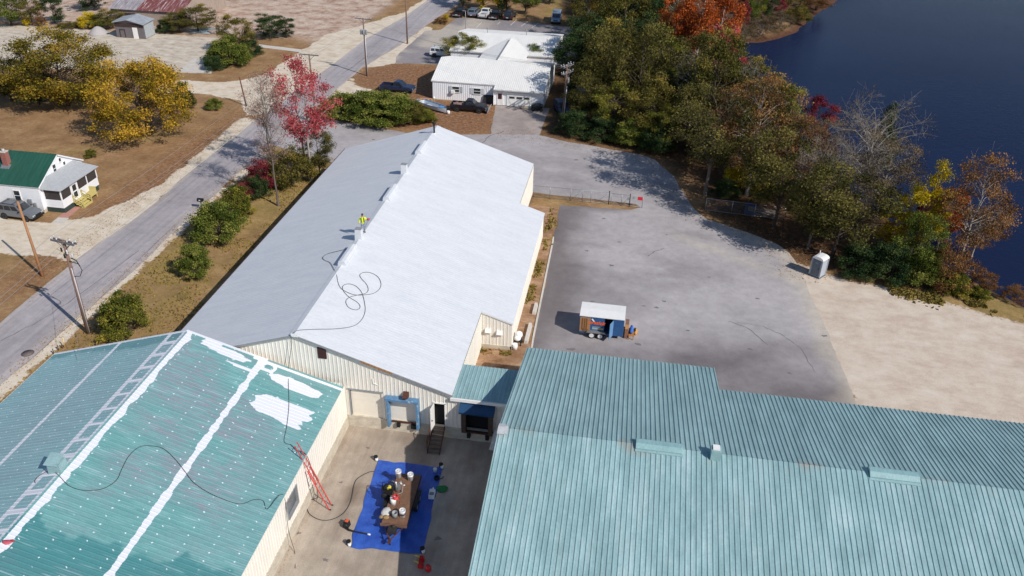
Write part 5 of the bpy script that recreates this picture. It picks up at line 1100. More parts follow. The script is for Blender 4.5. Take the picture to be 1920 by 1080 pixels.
def vehicle(kind, name, label, m, loc, rz, group=None, cat=None, wb=None, cargo=None, rack=True):
    o = thing(name, label, cat or {'suv': 'car', 'pickup': 'pickup truck', 'van': 'van', 'car': 'car'}[kind], loc, rz, group)
    S = {'suv': dict(L=4.65, w=.90, zl=.38, zb=1.02, zr=1.76, hood=1.06, cab=(-2.2, .95), roof=(-2.0, .28), wb=2.7), 'car': dict(L=4.5, w=.88, zl=.28, zb=.90, zr=1.48, hood=.92, cab=(-1.75, 1.0), roof=(-1.1, .25), wb=2.65),
         'pickup': dict(L=5.5, w=.95, zl=.48, zb=1.12, zr=1.82, hood=1.14, cab=(-.55, 1.2), roof=(-.38, .55), wb=3.4), 'van': dict(L=5.3, w=.99, zl=.36, zb=1.15, zr=2.1, hood=1.15, cab=(-2.6, 1.75), roof=(-2.55, 1.05), wb=3.2)}[kind]
    Ln, w, zl, zb, zr, hd = S['L'], S['w'], S['zl'], S['zb'], S['zr'], S['hood']; wb = wb or S['wb']; h = Ln/2; W_ = False
    mb = MB(); x0, x1 = S['cab']; r0, r1 = S['roof']
    if kind == 'pickup':
        loft(mb, [(x0-.02, w, zl, zb-.05, zb, w*.95), (x1, w, zl, zb-.05, hd, w*.93), (h-.5, w*.98, zl, zb-.12, hd-.03, w*.9), (h-.08, w*.93, zl, zb-.25, hd-.14, w*.84), (h, w*.88, zl+.05, zb-.4, hd-.3, w*.8)])
        for s in (-1, 1): mb.bb((-h, s*w, zl), (x0-.03, s*(w-.09), zb+.02))
        mb.bb((-h, -w+.09, zl), (-h+.07, w-.09, zb)); mb.bb((-h+.07, -w+.09, zl), (x0-.03, w-.09, zl+.28)); mb.bb((x0-.08, -w+.09, zl+.28), (x0-.03, w-.09, zb))
    else:
        rear = -h; loft(mb, [(rear, w*.9, zl+.05, zb-.25, zb-.08, w*.86), (rear+.12, w*.97, zl, zb-.08, zb, w*.93), (x0+.5, w, zl, zb-.05, zb, w*.95), (x1, w, zl, zb-.05, max(zb, hd), w*.94), (h-.45, w*.97, zl, zb-.14, hd-.05, w*.88), (h-.08, w*.92, zl, zb-.28, hd-.18, w*.82), (h, w*.86, zl+.05, zb-.42, hd-.34, w*.78)])
    body = mb.build('body', m, o, False)
    wt = w*(.8 if kind != 'van' else .86); wl = w*.94
    c = MB(); bt = [(x0, -wl, zb-.02), (x1, -wl, max(zb, hd)-.02), (x1, wl, max(zb, hd)-.02), (x0, wl, zb-.02)]; tp = [(r0, -wt, zr-.06), (r1, -wt, zr-.06), (r1, wt, zr-.06), (r0, wt, zr-.06)]; t2 = [(r0+.12, -wt+.1, zr), (r1-.15, -wt+.1, zr), (r1-.15, wt-.1, zr), (r0+.12, wt-.1, zr)]
    c.add(bt+tp+t2, [(0, 1, 5, 4), (1, 2, 6, 5), (2, 3, 7, 6), (3, 0, 4, 7), (4, 5, 9, 8), (5, 6, 10, 9), (6, 7, 11, 10), (7, 4, 8, 11), (8, 9, 10, 11)]); c.build('cabin', m, o, False)
    def face(a, b, cc, d, u0, u1, v0, v1, e=.012):
        a, b, cc, d = map(Vector, (a, b, cc, d)); n = (b-a).cross(d-a).normalized(); q = lambda u, v: (a.lerp(b, u)).lerp(d.lerp(cc, u), v)
        ctr = Vector((0, 0, zb)); 
        if n.dot(q(.5, .5)-ctr) < 0: n = -n
        return [q(u0, v0)+n*e, q(u1, v0)+n*e, q(u1, v1)+n*e, q(u0, v1)+n*e]
    g = MB(); g.quad(*face(bt[1], bt[2], tp[2], tp[1], .06, .94, .1, .93)); g.build('windshield', M_CGLASS, o, False)
    if kind != 'van' or True: g = MB(); g.quad(*face(bt[3], bt[0], tp[0], tp[3], .1, .9, .25, .9)); g.build('rear_window', M_CGLASS, o, False)
    cuts = {'suv': ((.04, .3), (.34, .62), (.66, .93)), 'car': ((.06, .45), (.5, .92)), 'pickup': ((.1, .9),), 'van': ((.04, .34), (.37, .68), (.72, .95))}[kind]
    for i, (a, b) in enumerate(cuts):
        for s in (0, 1):
            g = MB(); g.quad(*(face(bt[0], bt[1], tp[1], tp[0], a, b, .2, .88) if s == 0 else face(bt[3], bt[2], tp[2], tp[3], a, b, .2, .88))); g.build('side_window', M_CGLASS, o, False)
    for sx in (-1, 1):
        for s in (-1, 1):
            rw = .36 if kind != 'car' else .33; k = MB(); k.lathe((sx*wb/2, s*(w-.12), rw), [(rw*.6, -.12), (rw*.95, -.12), (rw, -.08), (rw, .08), (rw*.95, .125), (rw*.6, .125)], 16, 0, 'y'); t_ = k.build('wheel', M_TYRE, o, False)
            k = MB(); k.lathe((sx*wb/2, s*(w-.12), rw), [(rw*.62, s*.115-.01), (rw*.6, s*.13), (rw*.25, s*.1), (.03, s*.12)], 12, 0, 'y'); k.build('rim', M_RIM, t_, False)
            k = MB(); k.lathe((sx*wb/2, s*(w-.004), rw+.02), [(rw*1.22, -.012), (rw*1.22, .008)], 14, 0, 'y'); k.build('wheel_arch', M_TRIM, o, False)
    for s in (-1, 1):
        k = MB(); k.box((h-.09, s*w*.68, zb-.32), (.16, .34, .17)); k.build('headlight', M_LAMP, o, False)
        k = MB(); k.box((-h+.02, s*w*.84, zb-.28), (.1, .16, .3)); k.build('taillight', M_TAIL, o, False)
        k = MB(); k.box((x1-.25, s*(w+.08), zb+.1), (.1, .18, .14)); k.build('mirror', M_TRIM, o, False)
    k = MB(); k.box((h-.03, 0, zl+.1), (.16, w*1.84, .2)); k.build('bumper', M_TRIM if kind != 'pickup' else M_STEEL, o, False); k = MB(); k.box((-h+.0, 0, zl+.1), (.16, w*1.84, .2)); k.build('bumper', M_TRIM if kind != 'pickup' else M_STEEL, o, False)
    k = MB(); k.box((h-.03, 0, zb-.34), (.08, w*.95, .2)); k.build('grille', M_TRIM, o, False); k = MB(); k.box((-h-.06, 0, zl+.22), (.04, .5, .16)); k.build('plate', M_PLATE, o, False)
    if kind == 'pickup': k = MB(); k.bb((-h+.1, -w+.1, zl+.285), (x0-.1, w-.1, zl+.31)); k.build('bed_liner', M_TRIM, o, False)
    if kind == 'suv' and rack:
        k = MB()
        for s in (-1, 1): k.tube([(r0+.15, s*wt*.88, zr+.0), (r0+.2, s*wt*.88, zr+.07), (r1-.25, s*wt*.88, zr+.07), (r1-.15, s*wt*.88, zr)], .03, 5)
        for x in (r0+.5, r1-.5): k.tube([(x, -wt*.88, zr+.07), (x, wt*.88, zr+.07)], .025, 5)
        k.build('roof_rack', M_TRIM, o, False)
    return o
def along(uf, ur, off=.9, far=True):
    """pose of a vehicle from the ground points of its near front and near rear wheels"""
    a, b = P(*uf), P(*ur); d = (a-b).normalized(); n = Vector((-d.y, d.x, 0)); away = (a+b)/2
    if n.dot(away) < 0: n = -n
    c = (a+b)/2+n*off; return (c.x, c.y, 0), math.atan2(d.y, d.x)
l_, r_ = along((50, 416.5), (10, 411)); vehicle('suv', 'parked_suv', 'grey sport utility vehicle parked beside the white house', paintm('grey car paint', L(122, 126, 132)), l_, r_, None)
l_, r_ = along((764, 177), (722, 173)); vehicle('pickup', 'parked_pickup', 'dark blue pickup truck parked on the brown lot left of the garage', paintm('dark blue paint', L(44, 58, 88)), l_, r_)
l_, r_ = along((893.6, 212.7), (861, 210)); tr = vehicle('pickup', 'plough_pickup', 'black pickup truck with a grey snow plough in front of the garage', paintm('black paint', L(34, 34, 42)), l_, r_)
k = MB(); k.slab((3.0, -1.05, .15), (3.0, 1.05, .15), (3.25, 1.15, .95), (3.25, -1.15, .95), .06); k.box((2.85, 0, .35), (.3, 1.0, .2)); k.build('plough', simple('worn plough steel', L(176, 178, 182), .5, .3, 5), tr, False)
k = MB(); rn = random.Random(3)
for i in range(6): k.box((-2.2+i*.3, rn.uniform(-.5, .5), .95+rn.uniform(0, .15)), (.4, .35, .3), rn.uniform(0, 1))
k.build('cargo', simple('odd cargo', L(170, 140, 134), .8, .5, 4), tr, False)
l_, r_ = along((841, 109.5), (815, 107.8)); vehicle('suv', 'parked_suv', 'white sport utility vehicle parked left of the leafy tree', paintm('white paint', L(228, 229, 231), 0), l_, r_, None)
dd = P(923, 22.5)-P(905, 36.7); rz = math.atan2(dd.y, dd.x)
ROW = 'vehicles parked nose in along the top'
for kind, nm, u, v, c, lb in (('pickup', 'parked_pickup', 863, 29, (36, 36, 42), 'black pickup truck at the left end of the row parked at the top'), ('suv', 'parked_suv', 889, 29.5, (112, 122, 136), 'blue grey sport utility vehicle second in the row parked at the top'), ('pickup', 'parked_pickup', 910.5, 31.5, (230, 231, 233), 'white pickup truck in the middle of the row parked at the top'), ('pickup', 'parked_pickup', 930, 33.5, (26, 27, 32), 'black pickup truck right of the white pickup in the top row'), ('suv', 'parked_suv', 956, 34.5, (38, 42, 52), 'dark sport utility vehicle at the right end of the top row')):
    p_ = P(u, v); vehicle(kind, nm, lb, paintm('paint', L(c), .1), (p_.x, p_.y, .014), rz, ROW)
p_ = P(1043, 41); d2 = P(1038, 52)-P(1047, 22); vehicle('van', 'parked_van', 'pale blue grey van parked at the edge of the wood', paintm('pale blue paint', L(150, 168, 190)), (p_.x, p_.y, .014), math.atan2(d2.y, d2.x))
p_ = P(1054, 212); vehicle('suv', 'junk_car', 'dark blue junk car in the shade behind the triple armed pole', paintm('dull blue paint', L(50, 62, 92)), (p_.x, p_.y, 0), -1.2, rack=False)
p_ = P(1092, 192); vehicle('van', 'junk_van', 'old pale blue van half hidden in the wood beside the pole', paintm('old blue paint', L(132, 150, 176)), (p_.x, p_.y, 0), -1.3)
# blue work trailer on the paved lot
a, b, c = P(1088, 591, 2.25), P(1171, 600, 2.25), P(1093, 566, 2.25); ln = (b-a).length; ex_ = (b-a).normalized(); wd = abs((c-a).dot(Vector((-ex_.y, ex_.x, 0))))
ctr = (a+b)/2+Vector((-ex_.y, ex_.x, 0))*wd/2; rz = math.atan2(ex_.y, ex_.x)
TR = thing('enclosed_trailer', 'blue enclosed work trailer with a white roof and open side door on the lot', 'trailer', (ctr.x, ctr.y, 0), rz); hl, hw = ln/2, wd/2
M_TBLUE = simple('trailer blue', L(52, 92, 140), .4, .15, 1.2); M_TBLUE2 = simple('panel blue', L(108, 150, 190), .5, .15); M_ORANGE = simple('orange lettering', L(240, 104, 40), .5, .1); M_PLY = simple('bare plywood', L(178, 134, 96), .8, .3, 5, stretch=(1, 1, 3))
mb = MB(); mb.bb((-hl, -hw, .45), (.25, -hw+.05, 2.2)); mb.bb((.98, -hw, .45), (hl, -hw+.05, 2.2)); mb.bb((-hl, hw-.05, .45), (hl, hw, 2.2)); mb.bb((-hl, -hw+.05, .45), (-hl+.05, hw-.05, 2.2)); mb.bb((hl-.05, -hw+.05, .45), (hl, hw-.05, 2.2)); mb.bb((-hl+.05, -hw+.05, .45), (hl-.05, hw-.05, .52)); mb.bb((.25, -hw, .45), (.98, -hw+.05, .55)); mb.build('body', M_TBLUE, TR, False)
mb = MB(); mb.prism([(-hw-.03, 2.2), (hw+.03, 2.2), (hw+.03, 2.26), (0, 2.33), (-hw-.03, 2.26)], 'x', -hl-.04, hl+.04); mb.build('roof', M_WHITEP, TR, False)
mb = MB(); mb.box((1.02+.36*math.cos(R_(-112)), -hw-.03+.36*math.sin(R_(-112)), 1.27), (.72, .04, 1.6), R_(-112)); dr = mb.build('door', M_TBLUE2, TR, False)
mb = MB()
for z, hh in ((1.62, .42), (.95, .3)):
    q = R_(-112); cx_, cy_ = 1.02+.36*math.cos(q)-.03*math.sin(-q), -hw-.03+.36*math.sin(q); mb.box((cx_-.025, cy_, z), (.5, .012, hh), q)
mb.build('door_panel', M_PLATE, dr, False)
mb = MB(); mb.bb((-hl+.02, -hw-.015, .62), (-hl+.95, -hw-.002, 2.1)); o = mb.build('ladder_panel', M_PLY, TR, False); mb = MB()
for i, x in enumerate((.22, .42, .6)): mb.bb((-hl+x, -hw-.05, .8), (-hl+x+.07, -hw-.016, 2.0))
mb.bb((-hl+.3, -hw-.045, .66), (-hl+.75, -hw-.016, .9)); mb.build('tool_mark', simple('dark ochre', L(136, 92, 46), .7, .2), o, False)
v, f = text_mesh('orsslck', .52, .25, .004, .02); mb = MB(); mb.add([(x-.48, -hw-.012-z, y*.9+1.62-.02*x) for x, y, z in v], f); mb.build('lettering', M_ORANGE, TR, False)
mb = MB(); mb.bb((-.82, -hw-.01, .92), (.2, -hw-.002, 1.12)); mb.bb((-.82, -hw-.01, 1.18), (.0, -hw-.002, 1.22)); o = mb.build('info_panel', simple('pale green sign', L(164, 178, 176), .6, .2), TR, False); mb = MB(); mb.bb((-.25, -hw-.015, .95), (.1, -hw-.011, 1.08)); mb.build('info_mark', simple('yellowish sign', L(206, 190, 110), .6, .2), o, False)
mb = MB(); mb.slab((-.95, -hw-.02, 1.98), (-.85, -hw-.02, 2.05), (-.62, -hw-.02, 1.78), (-.72, -hw-.02, 1.72), .01); mb.build('brush_mark', M_WHITEP, TR, False)
for x in (-.82, -.05):
    for s in (-1, 1):
        k = MB(); k.lathe((x, s*(hw+.06), .33), [(.2, -.1), (.31, -.1), (.33, -.06), (.33, .06), (.31, .1), (.2, .1)], 16, 0, 'y'); t_ = k.build('wheel', M_TYRE, TR, False); k = MB(); k.lathe((x, s*(hw+.06), .33), [(.22, s*.1-.01), (.2, s*.112), (.08, s*.07), (.02, s*.1)], 12, 0, 'y'); k.build('rim', simple('white rim', L(226, 226, 226), .4, .1), t_, False)
for s in (-1, 1): k = MB(); y0, y1 = sorted((s*(hw+.0), s*(hw+.2))); k.prism([(-1.3, .62), (.42, .62), (.36, .74), (.1, .82), (-.98, .82), (-1.24, .74)], 'y', y0, y1); k.build('fender', M_STEEL, TR, False)
k = MB(); k.tube([(hl, -.5, .45), (hl+1.2, 0, .45)], .05, 5); k.tube([(hl, .5, .45), (hl+1.2, 0, .45)], .05, 5); k.tube([(hl+1.0, 0, 0), (hl+1.0, 0, .8)], .05, 6); k.build('tongue', M_BLACK, TR, False)
k = MB(); k.bb((hl+.0, -hw-.004, .5), (hl+.012, -hw+.4, 1.2)); k.build('stone_guard', M_STEEL, TR, False)
M2 = Matrix.Translation((ctr.x, ctr.y, 0)) @ Matrix.Rotation(rz, 4, 'Z')
def on_trailer(x, y): q = M2 @ Vector((x, y, 0)); return (q.x, q.y, 0)
q = thing('plywood_box', 'tall narrow brown plywood box standing at the front of the blue trailer', 'box', on_trailer(hl+.3, .1), rz)
k = MB(); k.bb((-.16, -.85, .12), (.16, .85, 1.05)); k.bb((-.13, -.8, 0), (-.05, -.7, .12)); k.bb((.05, .7, 0), (.13, .8, .12)); k.build('case', simple('brown plywood', L(150, 106, 84), .8, .3, 4), q, False); k = MB(); k.bb((-.17, -.86, 1.055), (.17, -.1, 1.08)); k.build('lid', simple('orange plywood', L(196, 142, 88), .8, .3, 4), q, False)
q = thing('tool_bag', 'crumpled bright blue bag on a small bench beside the plywood box', 'bag', on_trailer(hl+.72, -.25), rz)
k = MB(); k.ball((0, 0, .78), (.18, .52, .32), 12, 8, 0, random.Random(2)); k.build('bag', simple('bright blue cloth', L(70, 122, 206), .8, .3, 5), q, False); k = MB(); k.bb((-.22, -.6, .42), (.26, .6, .48)); 
for x in (-.18, .2):
    for y in (-.55, .55): k.bb((x-.03, y-.03, 0), (x+.03, y+.03, .42))
k.build('bench', simple('orange brown wood', L(188, 128, 72), .8, .3), q, False)
q = thing('tool_bag', 'small orange bag at the far end of the bench in front of the trailer', 'bag', on_trailer(hl+1.1, .1), rz); k = MB(); k.ball((0, 0, .32), (.17, .3, .32), 10, 7, 0, random.Random(5)); k.build('bag', simple('orange cloth', L(222, 160, 84), .8, .2, 5), q, False); k = MB(); k.tube([(0, -.2, .55), (0, 0, .75), (0, .2, .55)], .025, 5); k.build('handle', M_TRIM, q, False)
# portable toilet
fr, fl = P(1533, 522.5), P(1519, 516.5); d = (fr-fl).normalized(); n = Vector((-d.y, d.x, 0)); s_ = .58; ctr = (fr+fl)/2+n*s_
PT = thing('portable_toilet', 'grey portable toilet with a white rounded roof at the edge of the wood', 'toilet', (ctr.x, ctr.y, .0), math.atan2(d.y, d.x))
M_PGREY = simple('pale grey plastic', L(176, 182, 190), .5, .08, 2); M_PDOOR = simple('dark grey plastic', L(98, 108, 120), .5, .12, 2)
k = MB(); k.box((0, 0, 1.08), (2*s_-.06, 2*s_-.06, 1.95), 0, 0, .97); k.build('cabin', M_PGREY, PT, False); k = MB(); k.bb((-s_-.03, -s_-.03, .012), (s_+.03, s_+.03, .14)); k.build('skid', M_PDOOR, PT, False)
k = MB(); k.box((-.03, -s_+.02, 1.1), (.86, .05, 1.75)); dr = k.build('door', M_PDOOR, PT, False); k = MB(); k.box((.28, -s_-.02, 1.05), (.06, .04, .16)); k.build('handle', M_BLACK, dr, False); k = MB(); k.box((-.03, -s_-.008, 1.62), (.3, .012, .16)); k.build('door_sign', simple('teal grey sign', L(112, 138, 142), .5, .1), dr, False)
k = MB(); s2 = s_+.02; prof = [(-s2, 2.03), (-s2, 2.12), (-s2*.8, 2.25), (-s2*.35, 2.33), (s2*.35, 2.33), (s2*.8, 2.25), (s2, 2.12), (s2, 2.03)]; k.prism(prof, 'y', -s2, s2); k.build('roof', M_WHITEP, PT, False)
k = MB()
for x, y in ((-1, -1), (1, -1), (-1, 1), (1, 1)): k.bb((x*s_-.05, y*s_-.05, .14), (x*s_+.03, y*s_+.03, 2.03))
k.build('corner_post', M_PGREY, PT, False); k = MB(); k.tube([(-s_+.15, s_-.15, 2.2), (-s_+.15, s_-.15, 2.55)], .05); k.build('vent_pipe', M_WHITEP, PT, False)

# ---------------------------------------------------------------- utility poles and wires
M_POLE = simple('weathered pole', L(140, 112, 98), .9, .35, 3, stretch=(3, 3, .4)); M_POLEO = simple('orange brown pole', L(178, 128, 88), .9, .25, 3, stretch=(3, 3, .4)); M_ARM = simple('grey timber', L(122, 118, 120), .9, .3, 4); M_INS = simple('porcelain', L(206, 206, 208), .3, .1); M_WIRE = simple('aluminium wire', L(150, 150, 150), .5, .2)
def pole(b, top, label, m=M_POLE, r=.15, arms=(), arz=0., name='utility_pole'):
    o = thing(name, label, 'utility pole', b); top = Vector(top); b = Vector(b)
    k = MB(); k.tube([b, b.lerp(top, .5), top], [r, r*.85, r*.68], 9); k.build('pole', m, o)
    d = Vector((math.cos(arz), math.sin(arz), 0)); n = Vector((-d.y, d.x, 0))
    for (dz, hlf, off) in arms:
        c = top+Vector((0, 0, -dz))+n*off; k = MB(); k.box(c, (2*hlf, .1, .13), arz); a = k.build('crossarm', M_ARM, o)
        k = MB()
        for s in (-1, 1): k.tube([c+d*s*hlf*.55-Vector((0, 0, .05)), top+Vector((0, 0, -dz-.75))], .025, 4)
        k.build('brace', M_ARM, a)
        for s in (-.94, -.45, .45, .94): k = MB(); k.lathe(c+d*s*hlf+Vector((0, 0, .06)), [(.02, 0), (.02, .1), (.06, .1), (.06, .16), (.045, .18), (.05, .24), (.01, .25)], 8); k.build('insulator', M_INS, a)
    return o, top
def can(o, c, r=.2, h=.75, m=None):
    k = MB(); k.lathe((c[0], c[1], c[2]-h/2), [(r*.9, 0), (r, .04), (r, h-.05), (r*.85, h)], 12); t = k.build('transformer', m or M_GREY, o); k = MB()
    for s in (-.5, .5): k.lathe((c[0]+s*r, c[1], c[2]+h/2), [(.03, 0), (.05, .06), (.03, .12), (.04, .2)], 6)
    k.build('bushing', M_INS, t)
b1 = P(166, 625); h1 = 9.3
po1, t1 = pole(b1, (b1.x+.15, b1.y, h1), 'weathered utility pole with double crossarm and grey conduit, front left by the road', M_POLE, .19, ((.15, 1.25, -.14), (.15, 1.25, .14)), R_(-12))
k = MB(); k.tube([(b1.x+.22, b1.y-.1, 0), (b1.x+.24, b1.y-.1, h1*.72)], .06, 7); k.build('conduit', simple('grey plastic pipe', L(196, 186, 186), .6, .1), po1)
for dx, dy, z in ((.35, -.2, h1-1.2), (-.35, .1, h1-1.2), (.5, .1, h1-1.7), (.15, -.35, h1-1.5)): k = MB(); k.lathe((b1.x+dx, b1.y+dy, z), [(.06, 0), (.08, .1), (.06, .2), (.09, .3), (.03, .42)], 8); k.build('cutout', M_INS if dx > .2 else M_TRIM, po1)
k = MB(); k.tube([t1+Vector((.1, -.1, -1.9)), t1+Vector((.9, -.1, -2.1)), t1+Vector((1.05, -.1, -2.7)), t1+Vector((.7, -.1, -3.3)), t1+Vector((.15, -.1, -3.4))], .03, 5); k.tube([t1+Vector((.3, -.1, -1.6)), t1+Vector((.75, -.1, -1.75)), t1+Vector((.95, -.1, -2.3))], .045, 5); k.build('cable_loop', M_TRIM, po1)
k = MB(); k.tube([t1+Vector((-.15, 0, -1.3)), t1+Vector((-1.0, .2, -1.0))], .03, 5); k.build('guy_bracket', simple('yellow fibreglass', L(206, 176, 92), .6, .1), po1)
b2 = P(80, 518); pole(b2, (b2.x-1.0, b2.y+.9, 7.6), 'bare orange brown leaning pole without arms beside the gravel driveway', M_POLEO, .15)
b3 = Vector((-45, 109.3, 0)); po3, t3 = pole(b3, (-45, 109.3, 10.1), 'utility pole rising behind the scarlet maple', M_POLE, .15, ((.1, 1.4, 0),), R_(-4))
b4 = P(688, 142); po4, t4 = pole(b4, (b4.x, b4.y, 9.5), 'utility pole with three grey transformers beside the road junction', M_POLE, .15, ((.1, 1.5, 0),), R_(-8))
for a in (-.4, .35, .0): can(po4, (b4.x+a*1.1, b4.y-.25+abs(a)*.3, 7.3))
k = MB(); k.tube([(b4.x+.17, b4.y-.1, 0), (b4.x+.17, b4.y-.1, 6.6)], .06, 6); k.build('conduit', M_INS, po4)
b5 = P(764, 82); po5, t5 = pole(b5, (b5.x, b5.y, 10.2), 'tall brown utility pole near the parked row at the top', M_POLE, .16, ((.2, 1.3, 0),), R_(-8))
b6 = P(1054, 230); po6, t6 = pole(b6, (b6.x+.3, b6.y, 8.6), 'utility pole with stacked grey crossarms and insulators at the edge of the wood', M_POLE, .16, ((.1, 1.3, -.25), (.1, 1.3, .25), (1.1, 1.3, -.2), (1.2, 1.0, .3)), R_(62))
can(po6, (b6.x+.55, b6.y-.1, 6.4), .16, .6); k = MB(); k.tube([(b6.x+.2, b6.y-.2, 0), (b6.x+.4, b6.y-.2, 5.6)], .07, 6); k.build('conduit', M_INS, po6)
b7 = P(462, 199); pole(b7, (b7.x-.55, b7.y+.2, 4.4), 'short dark red brown leaning post beside the gravel junction', simple('red brown post', L(112, 72, 60), .9, .3, 3), .12, name='old_post')
def wire(a, b, sag, label, r=.013, m=None, g='overhead wires'):
    a, b = Vector(a), Vector(b); k = MB(); k.tube([a.lerp(b, i/16)-Vector((0, 0, sag*4*(i/16)*(1-i/16))) for i in range(17)], r, 4); tag(k.build('overhead_wire', m or M_WIRE), label, 'wire', g)
up = Vector((0, 0, .2)); ay = Vector((math.cos(R_(-8)), math.sin(R_(-8)), 0)); nm_ = ('left', 'middle', 'right')
for i, s in enumerate((-1.15, .55, 1.15)):
    wire(t1+ay*s+up, t3+ay*s+up, .7, '%s wire of the span from the front left pole to the pole behind the maple' % nm_[i]); wire(t3+ay*s+up, t4+ay*s+up, .35, '%s wire of the short span from the maple pole to the transformer pole' % nm_[i]); wire(t4+ay*s+up, t5+ay*s+up, .35, '%s wire of the span from the transformer pole to the tall top pole' % nm_[i])
    wire(t1+ay*s+up, t1+ay*s+up+Vector((1.5, -60, 0)), .8, '%s wire running from the front left pole out of the photo at the lower left' % nm_[i])
    wire(t6+Vector((-.6+.25*i, -.6+.6*i, .1-.45*i)), t4+ay*s-Vector((0, 0, .4)), .9, '%s wire of the span crossing over the garage roof' % ('upper', 'middle', 'lower')[i])
wire(t1-Vector((0, 0, 2.2)), t3-Vector((0, 0, 2.2)), .5, 'pale lower cable of the span along the road over the lawn', .022, simple('pale cable', L(206, 196, 186), .5, .1))
wire(t1+Vector((.2, 0, -2.4)), (GX-8, GY-2, 5.3), .2, 'service wire from the front left pole down to the teal roof', .012)
# ---------------------------------------------------------------- fences, gate, signs and small things outdoors
def m_link():
    t = NT('chain link mesh'); co = t.coord('Object', (1, 1, 1), (0, R_(45), 0)); w1 = t.new('ShaderNodeTexWave'); w1.inputs['Scale'].default_value = 9; w1.bands_direction = 'X'; t.lk(co, w1.inputs[0]); w2 = t.new('ShaderNodeTexWave'); w2.inputs['Scale'].default_value = 9; w2.bands_direction = 'Z'; t.lk(co, w2.inputs[0])
    m = t.math('MAXIMUM', w1.outputs['Fac'], w2.outputs['Fac']); a = t.ramp(m, [(.95, 0.), (.98, .55)]); t.lk(a, t.b.inputs['Alpha']); return t.fin(L(150, 152, 154), .5, .5)
M_LINK = m_link()
def fence(name, label, p0, p1, posts, h, dark=(), braces=(), cat='fence', wood=False):
    d = (p1-p0).normalized(); n = Vector((-d.y, d.x, 0)); o = thing(name, label, cat, p0, math.atan2(d.y, d.x)); ln = (p1-p0).length
    for s in posts:
        k = MB(); k.tube([(s, 0, -.05), (s, 0, h+(.12 if s in dark else .02))], .05 if s in dark else .035, 6); k.ball((s, 0, h+(.14 if s in dark else .03)), .07 if s in dark else .045, 6, 4); k.build('post', M_TRIM if s in dark else M_STEEL, o, False)
    k = MB(); k.tube([(0, 0, h), (ln, 0, h)], .025, 5); k.tube([(0, 0, .12), (ln, 0, .12)], .02, 5); k.build('rail', M_STEEL, o, False)
    for a, b in braces: k = MB(); k.tube([(a, 0, .15), (b, 0, h-.05)], .022, 5); k.build('brace', M_STEEL, o, False)
    k = MB(); k.quad((0, .03, .05), (ln, .03, .05), (ln, .03, h), (0, .03, h)); k.build('mesh_panel', M_LINK, o, False); return o
fy = 90.75
fence('chain_link_fence', 'grey chain link fence running from the warehouse corner to the gate', Vector((-10.8, fy, 0)), Vector((-1.75, fy-.15, 0)), (0, 2.0, 4.5, 5.9, 6.9, 9.05), 1.55, (9.05,), ((4.6, 5.8), (7.6, 9.0)))
ga = fence('chain_link_gate', 'narrow chain link gate leaf with a red sign at its open end', Vector((-1.55, fy-.16, 0)), Vector((2.2, fy-.35, 0)), (.05, 1.3, 2.25, 3.75), 1.45, (2.25,), ((1.4, 2.2),), 'gate')
k = MB(); k.bb((3.15, -.06, .98), (3.72, -.03, 1.4)); k.build('sign', simple('red sign', L(212, 44, 58), .5, .06), ga, False); k = MB(); k.bb((1.95, -.06, .85), (2.2, -.03, 1.2)); k.build('latch_plate', M_GREY, ga, False); k = MB(); k.bb((2.55, -.05, 1.05), (2.8, -.03, 1.3)); k.build('notice', M_GREY, ga, False)
p0, p1 = P(1322, 395), P(1469, 413.5); fence('chain_link_fence', 'chain link fence in the shade at the edge of the wood beside the big trunk', p0, p1, (0, 3.0, 5.6, (p1-p0).length-.05), 1.6)
# log pile with blue wrapping in the wood behind that fence
c = P(1424, 402); lp = thing('log_pile', 'pile of rough grey brown logs with a dark blue sheet behind the chain link fence', 'log pile', (c.x, c.y, 0), -.3); rn = random.Random(6)
for i in range(9): k = MB(); y = (i % 4)*.34-.5+rn.uniform(-.05, .05); z = .2+(i//4)*.33; k.tube([(-1.6+rn.uniform(0, .4), y, z), (1.4+rn.uniform(0, .6), y+rn.uniform(-.15, .15), z*rn.uniform(.6, 1))], [.17, .14], 8); k.build('log', M_BARK, lp, False)
k = MB(); k.slab((-1.7, -.85, .1), (-.5, -.9, .1), (-.5, .1, 1.15), (-1.7, .1, 1.2), .05); k.build('sheet', simple('dark blue sheet', L(40, 58, 92), .6, .3, 4), lp, False)
# mailbox, posts, manhole, bucket
b = P(379, 392); o = thing('mailbox', 'dark mailbox on a post at the road edge beside the largest verge bush', 'mailbox', (b.x, b.y, 0), 0); k = MB(); k.box((0, 0, .5), (.1, .1, 1.05)); k.build('post', M_ARM, o, False); k = MB(); k.prism([(-.22, 1.02), (.22, 1.02), (.22, 1.2), (.14, 1.33), (0, 1.38), (-.14, 1.33), (-.22, 1.2)], 'x', -.35, .3); k.build('box', M_TRIM, o, False); k = MB(); k.box((.0, -.24, 1.2), (.18, .02, .1)); k.build('number_plate', M_PLATE, o, False)
b = P(121, 652); o = thing('marker_post', 'thin yellow marker post on the verge below the front utility pole', 'post', (b.x, b.y, 0)); k = MB(); k.tube([(0, 0, 0), (.12, .03, 1.0)], .04, 6); k.build('post', simple('yellow post', L(232, 200, 120), .6, .08), o, False); k = MB(); k.ball((.12, .03, 1.02), .045, 6, 4); k.build('cap', M_PLATE, o, False)
for u, v, lb in ((117, 653, 'short dark stake nearest the thin yellow marker post'), (110, 657, 'short dark stake between the two other stakes on the verge'), (101, 664, 'short dark stake farthest left beside the teal roof corner')):
    b = P(u, v); k = MB(); k.tube([(b.x, b.y, 0), (b.x+.03, b.y, .55)], .045, 6); tag(k.build('stake', simple('dark stake', L(112, 84, 70), .9, .2)), lb, 'stake', 'stakes on the verge')
